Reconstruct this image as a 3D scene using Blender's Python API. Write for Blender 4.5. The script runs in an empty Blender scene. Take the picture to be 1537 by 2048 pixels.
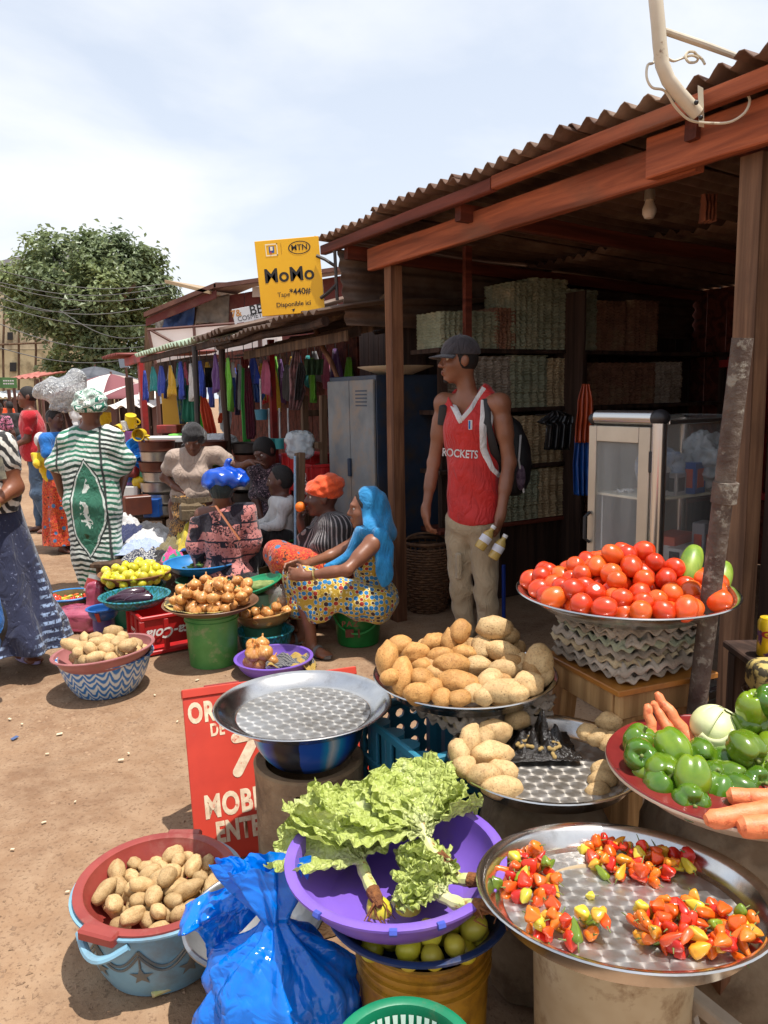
import bpy,bmesh,math,random
import numpy as np
from mathutils import Vector,Matrix,noise as mnoise
from mathutils.bvhtree import BVHTree
rnd=random.Random(11)
SC=bpy.context.scene
COL=SC.collection
# ---------------------------------------------------------------- camera
PITCH=math.radians(8.7);ROLL=math.radians(1.1);CAMH=1.5;FPX=1540.0
cam_data=bpy.data.cameras.new('camera');cam=bpy.data.objects.new('camera',cam_data);COL.objects.link(cam)
cam_data.sensor_fit='VERTICAL';cam_data.sensor_height=24.0;cam_data.lens=24.0*FPX/2048
cam_data.clip_start=0.05;cam_data.clip_end=2000
cam.location=(0,0,CAMH)
cam.rotation_mode='QUATERNION'
cam.rotation_quaternion=(Matrix.Rotation(math.radians(90)-PITCH,4,'X') @ Matrix.Rotation(-ROLL,4,'Z')).to_quaternion()
SC.camera=cam
# ---------------------------------------------------------------- world, sun, exposure
SUN_TO=Vector((0.23,-0.15,1.0)).normalized()
sun_el=math.asin(SUN_TO.z);sun_rot=math.atan2(SUN_TO.x,SUN_TO.y)
world=bpy.data.worlds.new('World');SC.world=world;world.use_nodes=True
def N(nt,typ,props=None,**inp):
 n=nt.nodes.new(typ)
 for k,v in (props or {}).items():setattr(n,k,v)
 for k,v in inp.items():
  key=int(k[1:]) if k[0]=='i' and k[1:].isdigit() else k.replace('_',' ')
  s=n.inputs[key]
  if isinstance(v,bpy.types.NodeSocket):nt.links.new(v,s)
  elif isinstance(v,bpy.types.Node):nt.links.new(v.outputs[0],s)
  else:s.default_value=v
 return n
def ramp(nt,fac,stops,interp='LINEAR'):
 n=nt.nodes.new('ShaderNodeValToRGB');r=n.color_ramp;r.interpolation=interp
 while len(r.elements)<len(stops):r.elements.new(0.5)
 for e,(p,c) in zip(r.elements,stops):
  e.position=p;e.color=(c[0],c[1],c[2],1) if hasattr(c,'__len__') else (c,c,c,1)
 nt.links.new(fac.outputs[0] if isinstance(fac,bpy.types.Node) else fac,n.inputs[0])
 return n.outputs[0]
def mixc(nt,fac,a,b,mode='MIX'):
 n=nt.nodes.new('ShaderNodeMix');n.data_type='RGBA';n.blend_type=mode
 for s,v in ((n.inputs[0],fac),(n.inputs[6],a),(n.inputs[7],b)):
  if isinstance(v,bpy.types.Node):v=v.outputs[0]
  if isinstance(v,bpy.types.NodeSocket):nt.links.new(v,s)
  elif hasattr(v,'__len__'):s.default_value=(v[0],v[1],v[2],1)
  else:s.default_value=v
 return n.outputs[2]
def math_(nt,op,a,b=0.0,c=None):
 n=nt.nodes.new('ShaderNodeMath');n.operation=op
 for i,v in enumerate((a,b,c)):
  if v is None:continue
  if isinstance(v,bpy.types.Node):v=v.outputs[0]
  if isinstance(v,bpy.types.NodeSocket):nt.links.new(v,n.inputs[i])
  else:n.inputs[i].default_value=v
 return n.outputs[0]
wt=world.node_tree;wt.nodes.clear()
sky=N(wt,'ShaderNodeTexSky',{'sky_type':'NISHITA','sun_disc':False,'sun_elevation':sun_el,'sun_rotation':sun_rot,
  'air_density':1.0,'dust_density':2.2,'ozone_density':1.0,'altitude':10})
tc=N(wt,'ShaderNodeTexCoord')
sxyz=N(wt,'ShaderNodeSeparateXYZ',i0=tc.outputs['Generated'])
zc=math_(wt,'MAXIMUM',sxyz.outputs[2],0.0)
den=math_(wt,'ADD',zc,0.25)
cx=math_(wt,'DIVIDE',sxyz.outputs[0],den);cy=math_(wt,'DIVIDE',sxyz.outputs[1],den)
cv=N(wt,'ShaderNodeCombineXYZ',i0=cx,i1=cy,i2=0.37)
cn=N(wt,'ShaderNodeTexNoise',{'noise_dimensions':'3D'},Vector=cv,Scale=1.35,Detail=7.0,Roughness=0.52,Distortion=0.35)
cmask=ramp(wt,cn,[(0.42,0.0),(0.66,1.0)])
haze_f=ramp(wt,zc,[(0.0,1.0),(0.10,0.86),(0.32,0.72),(0.70,0.55)])
hz=mixc(wt,haze_f,sky,(4.75,5.1,5.65))
cl=mixc(wt,math_(wt,'MULTIPLY',cmask,0.78),hz,(5.7,5.8,5.95))
bg=N(wt,'ShaderNodeBackground',Color=cl,Strength=0.117)
wo=N(wt,'ShaderNodeOutputWorld',Surface=bg)
sun_data=bpy.data.lights.new('sun','SUN');sun_data.energy=3.6;sun_data.angle=math.radians(0.6);sun_data.color=(1.0,0.955,0.89)
sun=bpy.data.objects.new('sun',sun_data);COL.objects.link(sun);sun.location=(3,-2,12)
sun.rotation_mode='QUATERNION';sun.rotation_quaternion=SUN_TO.to_track_quat('Z','Y')
SC.view_settings.view_transform='Standard';SC.view_settings.look='None'
SC.view_settings.exposure=0.7;SC.view_settings.gamma=1.0;SC.view_settings.use_curve_mapping=False
SC.render.engine='CYCLES'
try:
 SC.cycles.max_bounces=7;SC.cycles.diffuse_bounces=4;SC.cycles.transparent_max_bounces=12;SC.cycles.use_denoising=True
except Exception:pass
# ---------------------------------------------------------------- survey helpers: photo pixel (1537x2048) -> place
_c,_s=math.cos(ROLL),math.sin(ROLL);_cp,_sp=math.cos(PITCH),math.sin(PITCH)
def ray(px,py):
 x=(px-768.5)/FPX;y=-(py-1024)/FPX
 X=x*_c+y*_s;Z=-x*_s+y*_c
 return Vector((X,_cp+Z*_sp,-_sp+Z*_cp))
def at(px,py,Y):
 d=ray(px,py);return Vector((0,0,CAMH))+d*(Y/d.y)
def gnd(px,py,z=0.0):
 d=ray(px,py);return Vector((0,0,CAMH))+d*((z-CAMH)/d.z)
# ---------------------------------------------------------------- objects
def tag(o,label=None,cat=None,group=None,kind=None):
 if label:o['label']=label
 if cat:o['category']=cat
 if group:o['group']=group
 if kind:o['kind']=kind
 return o
def thing(name,label,cat,loc=(0,0,0),rz=0.0,group=None):
 o=bpy.data.objects.new(name,None);COL.objects.link(o);o.location=loc;o.rotation_euler=(0,0,rz);o.empty_display_size=.05
 return tag(o,label,cat,group)
def mesh_obj(name,me,m=None,parent=None):
 if m is not None and not me.materials:me.materials.append(m)
 o=bpy.data.objects.new(name,me);COL.objects.link(o)
 if parent is not None:o.parent=parent
 return o
def copy_tree(o,parent=None):
 c=o.copy();COL.objects.link(c);c.parent=parent
 for ch in list(o.children):copy_tree(ch,c)
 return c
V=Vector
class MB:
 def __init__(s):s.v=[];s.f=[];s.uvs={};s.mi=[];s.cur=0
 def add(s,vs,fs):
  b=len(s.v);s.v.extend([tuple(v) for v in vs]);s.f.extend([tuple(i+b for i in f) for f in fs]);s.mi.extend([s.cur]*len(fs));return b
 def box(s,c,size,R=None,ch=0.0):
  hx,hy,hz=size[0]/2,size[1]/2,size[2]/2;c=V(c)
  if ch <= 0:
   vs=[V((x*hx,y*hy,z*hz)) for x in (-1,1) for y in (-1,1) for z in (-1,1)]
   fs=[(0,1,3,2),(4,6,7,5),(0,4,5,1),(2,3,7,6),(0,2,6,4),(1,5,7,3)]
  else:
   ch=min(ch,hx*.6,hy*.6,hz*.6);vs=[];fs=[]
   idx={}
   for x in (-1,1):
    for y in (-1,1):
     for z in (-1,1):
      for a in range(3):
       p=[x*hx,y*hy,z*hz];q=[x,y,z]
       for b in range(3):
        if b != a:p[b] -= q[b]*ch
       idx[(x,y,z,a)]=len(vs);vs.append(V(p))
   for a in range(3):
    b,c2=(a+1) % 3,(a+2) % 3
    for sg in (-1,1):
     f=[]
     for (sb,sc) in ((-1,-1),(1,-1),(1,1),(-1,1)):
      k=[0,0,0];k[a]=sg;k[b]=sb;k[c2]=sc;f.append(idx[(k[0],k[1],k[2],a)])
     fs.append(f if sg>0 else f[::-1])
    for sb in (-1,1):
     for sc in (-1,1):
      e=[]
      for sg in (-1,1):
       k=[0,0,0];k[a]=sg;k[b]=sb;k[c2]=sc;e.append((idx[(k[0],k[1],k[2],b)],idx[(k[0],k[1],k[2],c2)]))
      f=[e[0][0],e[1][0],e[1][1],e[0][1]];fs.append(f if sb*sc>0 else f[::-1])
   for x in (-1,1):
    for y in (-1,1):
     for z in (-1,1):
      f=[idx[(x,y,z,a)] for a in range(3)];fs.append(f if x*y*z>0 else f[::-1])
  if R is not None:vs=[R @ v for v in vs]
  s.add([v+c for v in vs],fs);return s
 def bar(s,p0,p1,w,h,up=(0,0,1),ch=0.004):
  p0,p1=V(p0),V(p1);d=p1-p0;L=d.length;d.normalize();up=V(up)
  side=up.cross(d)
  if side.length<1e-4:side=V((1,0,0)).cross(d)
  side.normalize();u=d.cross(side)
  R=Matrix((side,d,u)).transposed()
  return s.box((p0+p1)/2,(w,L,h),R,ch)
 def tube(s,pts,r,n=8,cap=True,flat=1.0):
  pts=[V(p) for p in pts];m=len(pts)
  rr=r if hasattr(r,'__len__') else [r]*m
  t0=(pts[1]-pts[0]).normalized();up=V((0,0,1)) if abs(t0.z)<.9 else V((0,1,0))
  a=t0.cross(up).normalized();vs=[];fs=[]
  for i,p in enumerate(pts):
   t=(pts[min(i+1,m-1)]-pts[max(i-1,0)]).normalized()
   a=(a-t*a.dot(t)).normalized();b=t.cross(a)
   for k in range(n):
    th=2*math.pi*k/n;vs.append(p+(a*math.cos(th)+b*math.sin(th)*flat)*rr[i])
  for i in range(m-1):
   for k in range(n):
    k2=(k+1) % n;fs.append((i*n+k,i*n+k2,(i+1)*n+k2,(i+1)*n+k))
  if cap:fs.append(tuple(range(n))[::-1]);fs.append(tuple((m-1)*n+k for k in range(n)))
  s.add(vs,fs);return s
 def lathe(s,prof,n=32,c=(0,0,0),mod=None,R=None,closed=False):
  c=V(c);vs=[];fs=[];m=len(prof)
  for i,(r,z) in enumerate(prof):
   for k in range(n):
    th=2*math.pi*k/n;rr,zz=(r,z) if mod is None else mod(r,z,th,i)
    vs.append(V((rr*math.cos(th),rr*math.sin(th),zz)))
  for i in range(m-1 if not closed else m):
   i2=(i+1) % m
   for k in range(n):
    k2=(k+1) % n;fs.append((i*n+k,i*n+k2,i2*n+k2,i2*n+k))
  if not closed:
   if prof[0][0]>1e-6:fs.append(tuple(range(n))[::-1])
   if prof[-1][0]>1e-6:fs.append(tuple((m-1)*n+k for k in range(n)))
  if R is not None:vs=[R @ v for v in vs]
  s.add([v+c for v in vs],fs);return s
 def grid(s,fn,nu,nv,closeu=False,thick=0.0,uv=False):
  P=[[V(fn(i/(nu if closeu else nu-1),j/(nv-1))) for i in range(nu)] for j in range(nv)]
  def ix(i,j):return j*nu+(i % nu)
  vs=[p for row in P for p in row];fs=[]
  e=nu if closeu else nu-1
  for j in range(nv-1):
   for i in range(e):fs.append((ix(i,j),ix(i+1,j),ix(i+1,j+1),ix(i,j+1)))
  b=s.add(vs,fs)
  if uv:
   for j in range(nv):
    for i in range(nu):s.uvs[b+j*nu+i]=(i/(nu-1),j/(nv-1))
  return s
 def ball(s,c,r,nu=12,nv=8,R=None,fn=None):
  r=V(r) if hasattr(r,'__len__') else V((r,r,r));c=V(c);vs=[];fs=[]
  for j in range(1,nv):
   ph=math.pi*j/nv
   for i in range(nu):
    th=2*math.pi*i/nu;vs.append(V((math.sin(ph)*math.cos(th),math.sin(ph)*math.sin(th),math.cos(ph))))
  vs.append(V((0,0,1)));vs.append(V((0,0,-1)));nt=len(vs)
  for j in range(nv-2):
   for i in range(nu):
    i2=(i+1) % nu;fs.append((j*nu+i,(j+1)*nu+i,(j+1)*nu+i2,j*nu+i2))
  for i in range(nu):
   i2=(i+1) % nu;fs.append((nt-2,i,i2));fs.append((nt-1,(nv-2)*nu+i2,(nv-2)*nu+i))
  if fn:vs=[fn(v) for v in vs]
  else:vs=[V((v.x*r.x,v.y*r.y,v.z*r.z)) for v in vs]
  if R is not None:vs=[R @ v for v in vs]
  s.add([v+c for v in vs],fs);return s
 def mesh(s,name,mats,smooth=True,angle=None):
  me=bpy.data.meshes.new(name);me.from_pydata(s.v,[],s.f)
  for m in (mats if isinstance(mats,(list,tuple)) else [mats]):me.materials.append(m)
  if any(s.mi):me.polygons.foreach_set('material_index',s.mi)
  if s.uvs:
   ul=me.uv_layers.new(name='UVMap')
   for lp in me.loops:ul.data[lp.index].uv=s.uvs.get(lp.vertex_index,(0,0))
  if smooth:
   me.polygons.foreach_set('use_smooth',[True]*len(me.polygons))
   if angle is not None:
    try:me.set_sharp_from_angle(angle=math.radians(angle))
    except Exception:pass
  me.update();return me
 def build(s,name,m,parent=None,smooth=True,angle=35,solid=0.0):
  o=mesh_obj(name,s.mesh(name,m,smooth,angle),None,parent)
  if solid:
   md=o.modifiers.new('thickness','SOLIDIFY');md.thickness=solid;md.offset=0
  return o
def smooth_pts(pts,k=5):
 pts=[V(p) for p in pts];out=[]
 for i in range(len(pts)-1):
  a,b,c,d=pts[max(i-1,0)],pts[i],pts[i+1],pts[min(i+2,len(pts)-1)]
  for q in range(k):
   t=q/k;out.append(.5*((2*b)+(c-a)*t+(2*a-5*b+4*c-d)*t*t+(3*b-a-3*c+d)*t**3))
 return out+[pts[-1]]
def fbm(x,y,z,o=3):
 a=0;w=.5;
 for i in range(o):a += w*mnoise.noise(V((x,y,z)));x *= 2.03;y *= 2.03;z *= 2.03;w *= .5
 return a
def eul(x,y,z):return (Matrix.Rotation(z,3,'Z') @ Matrix.Rotation(y,3,'Y') @ Matrix.Rotation(x,3,'X'))
def rrot():
 q=Vector((rnd.gauss(0,1),rnd.gauss(0,1),rnd.gauss(0,1),rnd.gauss(0,1))).normalized()
 from mathutils import Quaternion
 return Quaternion(q).to_matrix()
# ---------------------------------------------------------------- materials
MATS={}
def newmat(name):
 m=bpy.data.materials.new(name);m.use_nodes=True;nt=m.node_tree;nt.nodes.clear()
 b=nt.nodes.new('ShaderNodeBsdfPrincipled');o=nt.nodes.new('ShaderNodeOutputMaterial');nt.links.new(b.outputs[0],o.inputs[0])
 return m,nt,b
def setin(nt,b,key,v):
 s=b.inputs[key]
 if isinstance(v,bpy.types.Node):v=v.outputs[0]
 if isinstance(v,bpy.types.NodeSocket):nt.links.new(v,s)
 elif hasattr(v,'__len__') and len(v)==3 and s.type=='RGBA':s.default_value=(v[0],v[1],v[2],1)
 else:s.default_value=v
def S(r,g,b):   # 8-bit display colour to linear
 f=lambda c:(c/255/12.92) if c/255 <= .04045 else ((c/255+.055)/1.055)**2.4
 return (f(r),f(g),f(b))
def mat(name,col,rough=.55,metal=0.0,col2=None,vs=6.0,vlo=.35,vhi=.65,bump=0.0,bs=60.0,rand=0.0,spec=.5,coat=0.0,sss=0.0,trans=0.0,alpha=1.0,
  dirt=None,ds=3.0,dlo=.5,dhi=.7,stretch=None,detail=4.0,coord='Object',sheen=0.0,rvar=0.0):
 """Principled colour with noise variation (col -> col2), optional dirt blotches, per-object tint and bump."""
 if name in MATS:return MATS[name]
 m,nt,b=newmat(name);MATS[name]=m
 t=N(nt,'ShaderNodeTexCoord');vec=t.outputs[coord]
 if stretch:vec=N(nt,'ShaderNodeMapping',Vector=vec,Scale=stretch).outputs[0]
 c=None
 if col2 is not None:
  n=N(nt,'ShaderNodeTexNoise',Vector=vec,Scale=vs,Detail=detail,Roughness=.6)
  c=mixc(nt,ramp(nt,n,[(vlo,0.),(vhi,1.)]),col,col2)
 if dirt is not None:
  n2=N(nt,'ShaderNodeTexNoise',Vector=t.outputs[coord],Scale=ds,Detail=8.0,Roughness=.68)
  c=mixc(nt,ramp(nt,n2,[(dlo,0.),(dhi,1.)]),c if c is not None else col,dirt)
 if rand:
  oi=N(nt,'ShaderNodeObjectInfo')
  hv=N(nt,'ShaderNodeHueSaturation',Color=c if c is not None else (col[0],col[1],col[2],1),
               Hue=math_(nt,'MULTIPLY_ADD',oi.outputs['Random'],rand*.16,.5-rand*.08),
               Value=math_(nt,'MULTIPLY_ADD',math_(nt,'FRACT',math_(nt,'MULTIPLY',oi.outputs['Random'],7.31)),rand*1.1,1-rand*.55))
  c=hv.outputs[0]
 setin(nt,b,'Base Color',c if c is not None else col)
 if rvar:
  nr=N(nt,'ShaderNodeTexNoise',Vector=t.outputs[coord],Scale=vs*1.7+3,Detail=5.0)
  setin(nt,b,'Roughness',math_(nt,'MULTIPLY_ADD',nr,rvar*2,rough-rvar))
 else:setin(nt,b,'Roughness',rough)
 setin(nt,b,'Metallic',metal);setin(nt,b,'Specular IOR Level',spec)
 if coat:setin(nt,b,'Coat Weight',coat);setin(nt,b,'Coat Roughness',.08)
 if sss:setin(nt,b,'Subsurface Weight',sss);setin(nt,b,'Subsurface Radius',(.02,.012,.006));setin(nt,b,'Subsurface Scale',.5)
 if trans:setin(nt,b,'Transmission Weight',trans)
 if alpha<1:setin(nt,b,'Alpha',alpha)
 if sheen:setin(nt,b,'Sheen Weight',sheen)
 if bump:
  nb=N(nt,'ShaderNodeTexNoise',Vector=vec,Scale=bs,Detail=5.0,Roughness=.6)
  bp=N(nt,'ShaderNodeBump',Height=nb,Strength=bump,Distance=.01);nt.links.new(bp.outputs[0],b.inputs['Normal'])
 return m
def woodmat(name,col,col2,axis='Z',scale=14.,rough=.75,dirt=None,bump=.7):
 if name in MATS:return MATS[name]
 m,nt,b=newmat(name);MATS[name]=m
 t=N(nt,'ShaderNodeTexCoord');sc={'X':(.06,1,1),'Y':(1,.06,1),'Z':(1,1,.06)}[axis]
 mp=N(nt,'ShaderNodeMapping',Vector=t.outputs['Object'],Scale=sc)
 n=N(nt,'ShaderNodeTexNoise',Vector=mp,Scale=scale*3,Detail=6.0,Roughness=.65,Distortion=.6)
 n2=N(nt,'ShaderNodeTexNoise',Vector=mp,Scale=scale*.8,Detail=3.0,Distortion=1.5)
 c=mixc(nt,ramp(nt,n,[(.3,0.),(.7,1.)]),col,col2)
 c=mixc(nt,ramp(nt,n2,[(.42,0.),(.58,.8)]),c,(col2[0]*.5,col2[1]*.46,col2[2]*.42))
 if dirt:
  n3=N(nt,'ShaderNodeTexNoise',Vector=t.outputs['Object'],Scale=2.6,Detail=6.0)
  c=mixc(nt,ramp(nt,n3,[(.5,0.),(.68,.8)]),c,dirt)
 setin(nt,b,'Base Color',c);setin(nt,b,'Roughness',rough);setin(nt,b,'Specular IOR Level',.3)
 bp=N(nt,'ShaderNodeBump',Height=n,Strength=bump,Distance=.006);nt.links.new(bp.outputs[0],b.inputs['Normal'])
 return m
# ---------------------------------------------------------------- lettering
def text_mesh(s,size,off=0.0,shear=0.0,align='CENTER',spacing=1.0):
 cu=bpy.data.curves.new('lettering','FONT');cu.body=s;cu.size=size;cu.offset=off;cu.shear=shear;cu.align_x=align;cu.align_y='CENTER'
 cu.space_character=spacing;cu.resolution_u=4;cu.fill_mode='FRONT'
 o=bpy.data.objects.new('lettering_source',cu);COL.objects.link(o)
 dg=bpy.context.evaluated_depsgraph_get();dg.update()
 me=bpy.data.meshes.new_from_object(o.evaluated_get(dg));bpy.data.objects.remove(o);bpy.data.curves.remove(cu)
 return me
def lettering(name,s,size,m,parent,loc,R,off=0.0,wrap=None,sx=1.0,**kw):
 """flat print standing 1.5 mm proud; with wrap=(bvh, dir, lift) each vertex is laid onto a surface"""
 me=text_mesh(s,size,off,**kw);bm=bmesh.new();bm.from_mesh(me)
 for v in bm.verts:v.co.x *= sx
 if wrap:
  for it in range(2):
   es=[e for e in bm.edges if e.calc_length()>size*.22]
   if es:bmesh.ops.subdivide_edges(bm,edges=es,cuts=1);bmesh.ops.triangulate(bm,faces=bm.faces[:])
 for v in bm.verts:v.co=R @ v.co+V(loc)
 if wrap:
  bvh,d,lift=wrap;d=V(d).normalized()
  for v in bm.verts:
   h=bvh.ray_cast(v.co-d*.6,d)
   if h[0] is not None:v.co=h[0]-d*lift
 bm.to_mesh(me);bm.free();me.materials.clear()
 return mesh_obj(name,me,m,parent)
# ---------------------------------------------------------------- smooth solids (distance fields) for bodies, clothes, bags
def cap_(a,b,ra,rb=None,k=.03):return ('c',np.array(a,float),np.array(b,float),ra,ra if rb is None else rb,k)
def ell_(c,r,R=None,k=.03):return ('e',np.array(c,float),np.array(r,float) if hasattr(r,'__len__') else np.array([r]*3,float),np.eye(3) if R is None else np.array(R,float),k)
def solid_mesh(prims,vox=.01,disp=None,cut=None):
 lo=np.full(3,1e9);hi=-lo
 bbs=[]
 for p in prims:
  if p[0]=='c':r=max(p[3],p[4]);l=np.minimum(p[1],p[2])-r;h=np.maximum(p[1],p[2])+r
  else:r=p[2].max();l=p[1]-r;h=p[1]+r
  bbs.append((l,h));lo=np.minimum(lo,l);hi=np.maximum(hi,h)
 lo -= 4*vox;hi += 4*vox
 n=np.ceil((hi-lo)/vox).astype(int)+1
 ax=[lo[i]+vox*np.arange(n[i]) for i in range(3)]
 D=np.full(n,.5,np.float32)
 for p,(l,h) in zip(prims,bbs):
  k=p[-1];m=k+3*vox
  i0=np.maximum(np.floor((l-m-lo)/vox).astype(int),0);i1=np.minimum(np.ceil((h+m-lo)/vox).astype(int)+1,n)
  X=ax[0][i0[0]:i1[0]][:,None,None];Y=ax[1][i0[1]:i1[1]][None,:,None];Z=ax[2][i0[2]:i1[2]][None,None,:]
  if p[0]=='c':
   a,b,ra,rb=p[1],p[2],p[3],p[4];ba=b-a;L=max(ba.dot(ba),1e-9)
   t=np.clip(((X-a[0])*ba[0]+(Y-a[1])*ba[1]+(Z-a[2])*ba[2])/L,0,1)
   d=np.sqrt((X-a[0]-t*ba[0])**2+(Y-a[1]-t*ba[1])**2+(Z-a[2]-t*ba[2])**2)-(ra+t*(rb-ra))
  else:
   c,r,R=p[1],p[2],p[3]
   q=[R[i][0]*(X-c[0])+R[i][1]*(Y-c[1])+R[i][2]*(Z-c[2]) for i in range(3)]
   k0=np.sqrt((q[0]/r[0])**2+(q[1]/r[1])**2+(q[2]/r[2])**2);k1=np.sqrt((q[0]/r[0]**2)**2+(q[1]/r[1]**2)**2+(q[2]/r[2]**2)**2)+1e-9
   d=k0*(k0-1)/k1
  sl=D[i0[0]:i1[0],i0[1]:i1[1],i0[2]:i1[2]]
  hh=np.maximum(k-np.abs(sl-d),0)/k
  D[i0[0]:i1[0],i0[1]:i1[1],i0[2]:i1[2]]=np.minimum(sl,d)-hh*hh*k*.25
 G=(ax[0][:,None,None],ax[1][None,:,None],ax[2][None,None,:])
 if disp is not None:D=D+disp(*G)
 if cut is not None:D=np.maximum(D,cut(*G))
 s=D<0
 C=[(i,j,k) for i in (0,1) for j in (0,1) for k in (0,1)]
 nx,ny,nz=n
 cs=sum(s[i:nx-1+i,j:ny-1+j,k:nz-1+k].astype(np.int8) for i,j,k in C)
 idx=np.argwhere((cs>0) & (cs<8))
 acc=np.zeros((len(idx),3));cnt=np.zeros(len(idx))
 vals={c:D[idx[:,0]+c[0],idx[:,1]+c[1],idx[:,2]+c[2]] for c in C}
 for a in C:
  for axn in range(3):
   if a[axn]==0:
    b=list(a);b[axn]=1;b=tuple(b);da,db=vals[a],vals[b];mk=(da<0) != (db<0)
    t=np.where(mk,da/np.where(mk,da-db,1),0)
    for q in range(3):acc[:,q] += np.where(mk,a[q]+(t if q==axn else 0),0)
    cnt += mk
 P=(idx+acc/cnt[:,None])*vox+lo
 vid=np.full((nx-1,ny-1,nz-1),-1,int);vid[idx[:,0],idx[:,1],idx[:,2]]=np.arange(len(idx))
 quads=[]
 for axn in range(3):
  o1,o2=(axn+1) % 3,(axn+2) % 3
  sa=[slice(1,-1)]*3;sb=[slice(1,-1)]*3;sa[axn]=slice(0,-1);sb[axn]=slice(1,None)
  e=np.argwhere(s[tuple(sa)] != s[tuple(sb)])
  off=np.array([1,1,1]);off[axn]=0;e=e+off
  first=s[e[:,0],e[:,1],e[:,2]]
  def cell(d1,d2):
   q=e.copy();q[:,o1] += d1;q[:,o2] += d2;return vid[q[:,0],q[:,1],q[:,2]]
  f=np.stack([cell(-1,-1),cell(0,-1),cell(0,0),cell(-1,0)],1)
  f[~first]=f[~first][:,::-1]
  quads.append(f)
 Q=np.concatenate(quads);Q=Q[(Q >= 0).all(1)]
 return P,Q
def np_mesh(name,P,Q,m,parent=None,off=(0,0,0)):
 me=bpy.data.meshes.new(name);P=np.asarray(P)-np.array(off)
 me.vertices.add(len(P));me.vertices.foreach_set('co',P.astype(np.float32).ravel())
 nq=len(Q);w=Q.shape[1];me.loops.add(nq*w);me.loops.foreach_set('vertex_index',Q.astype(np.int32).ravel())
 me.polygons.add(nq);me.polygons.foreach_set('loop_start',np.arange(0,nq*w,w,dtype=np.int32))
 me.update(calc_edges=True);me.validate();me.polygons.foreach_set('use_smooth',[True]*len(me.polygons));me.materials.append(m)
 return mesh_obj(name,me,None,parent)
def sines(scale,amp,seed=0):
 r=np.random.RandomState(seed);ks=r.normal(0,1,(6,3))*scale;ph=r.uniform(0,6.28,6)
 return lambda X,Y,Z:amp*sum(np.sin(k[0]*X+k[1]*Y+k[2]*Z+p) for k,p in zip(ks,ph))/3
# ================================================================ ground
def make_ground():
 m,nt,b=newmat('dirt_ground');MATS['dirt']=m
 t=N(nt,'ShaderNodeTexCoord');v=t.outputs['Object']
 n1=N(nt,'ShaderNodeTexNoise',Vector=v,Scale=.9,Detail=6.0,Roughness=.6)
 n2=N(nt,'ShaderNodeTexNoise',Vector=v,Scale=9.0,Detail=8.0,Roughness=.65)
 n3=N(nt,'ShaderNodeTexNoise',Vector=v,Scale=70.0,Detail=4.0,Roughness=.7)
 vo=N(nt,'ShaderNodeTexVoronoi',Vector=v,Scale=55.0)
 c=mixc(nt,ramp(nt,n1,[(.38,0.),(.62,1.)]),S(154,124,96),S(128,99,76))
 c=mixc(nt,ramp(nt,n2,[(.38,0.),(.72,.8)]),c,S(162,136,110))
 c=mixc(nt,ramp(nt,n3,[(.54,0.),(.64,.6)]),c,S(100,76,59))
 c=mixc(nt,ramp(nt,vo.outputs['Distance'],[(.05,.35),(.12,0.)]),c,S(130,104,82))
 n5=N(nt,'ShaderNodeTexNoise',Vector=v,Scale=2.1,Detail=7.0,Roughness=.7,Distortion=.6);c=mixc(nt,ramp(nt,n5,[(.55,0.),(.7,.55)]),c,S(112,86,66));setin(nt,b,'Base Color',c);setin(nt,b,'Roughness',.93);setin(nt,b,'Specular IOR Level',.2)
 n4=N(nt,'ShaderNodeTexNoise',Vector=v,Scale=3.2,Detail=3.0);h=math_(nt,'ADD',math_(nt,'ADD',math_(nt,'MULTIPLY',n2,.8),math_(nt,'MULTIPLY',n3,.3)),math_(nt,'MULTIPLY',n4,1.2))
 bp=N(nt,'ShaderNodeBump',Height=h,Strength=.8,Distance=.014);nt.links.new(bp.outputs[0],b.inputs['Normal'])
 mb=MB()
 xs=sorted(set([-400,-150,-60,-25,-12,12,25,60,150,400]+[round(-8+i*.16,3) for i in range(101)]))
 ys=sorted(set([-60,-20,-6,60,120,250,600,900]+[round(-1+i*.16,3) for i in range(100)]+[17,22,30]))
 vs=[]
 for y in ys:
  for x in xs:
   z=0.0
   if abs(x)<9 and -2<y<16:z=.012*fbm(x*1.3,y*1.3,3.1)+.008*fbm(x*4,y*4,1.7)-.004
   vs.append((x,y,z))
 nx=len(xs);fs=[(j*nx+i,j*nx+i+1,(j+1)*nx+i+1,(j+1)*nx+i) for j in range(len(ys)-1) for i in range(nx-1)]
 mb.add(vs,fs);g=mb.build('ground',m,angle=None);tag(g,kind='structure')
make_ground()
# ================================================================ shop frame: u along the front (towards the viewer), n inwards
UO=V((.085,5.0,0));UU=V((.5025,-.8646,0));UN=V((.8646,.5025,0))
def sh(u,n,z):return UO+UU*u+UN*n+V((0,0,z))
def shn(px,u):      # n of the pixel column px on the plane u
 d=ray(px,900);d=V((d.x,d.y,0));p=UO+UU*u   # p+UN*n = s*d
 det=UN.x*(-d.y)-(-d.x)*UN.y
 return ((-p.x)*(-d.y)-(-d.x)*(-p.y))/det
def shu(px,n):
 d=ray(px,900);p=UO+UN*n;det=UU.x*(-d.y)-(-d.x)*UU.y
 return ((-p.x)*(-d.y)-(-d.x)*(-p.y))/det
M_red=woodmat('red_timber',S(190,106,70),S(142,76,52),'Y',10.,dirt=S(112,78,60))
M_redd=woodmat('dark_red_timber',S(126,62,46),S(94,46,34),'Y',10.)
M_wood=woodmat('grey_timber',S(122,96,72),S(82,60,44),'Z',12.,dirt=S(70,54,42))
M_woodb=woodmat('brown_post_timber',S(144,100,70),S(102,66,46),'Z',12.,dirt=S(86,56,40))
M_dark=woodmat('dark_old_timber',S(84,62,50),S(56,40,34),'Z',10.)
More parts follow.
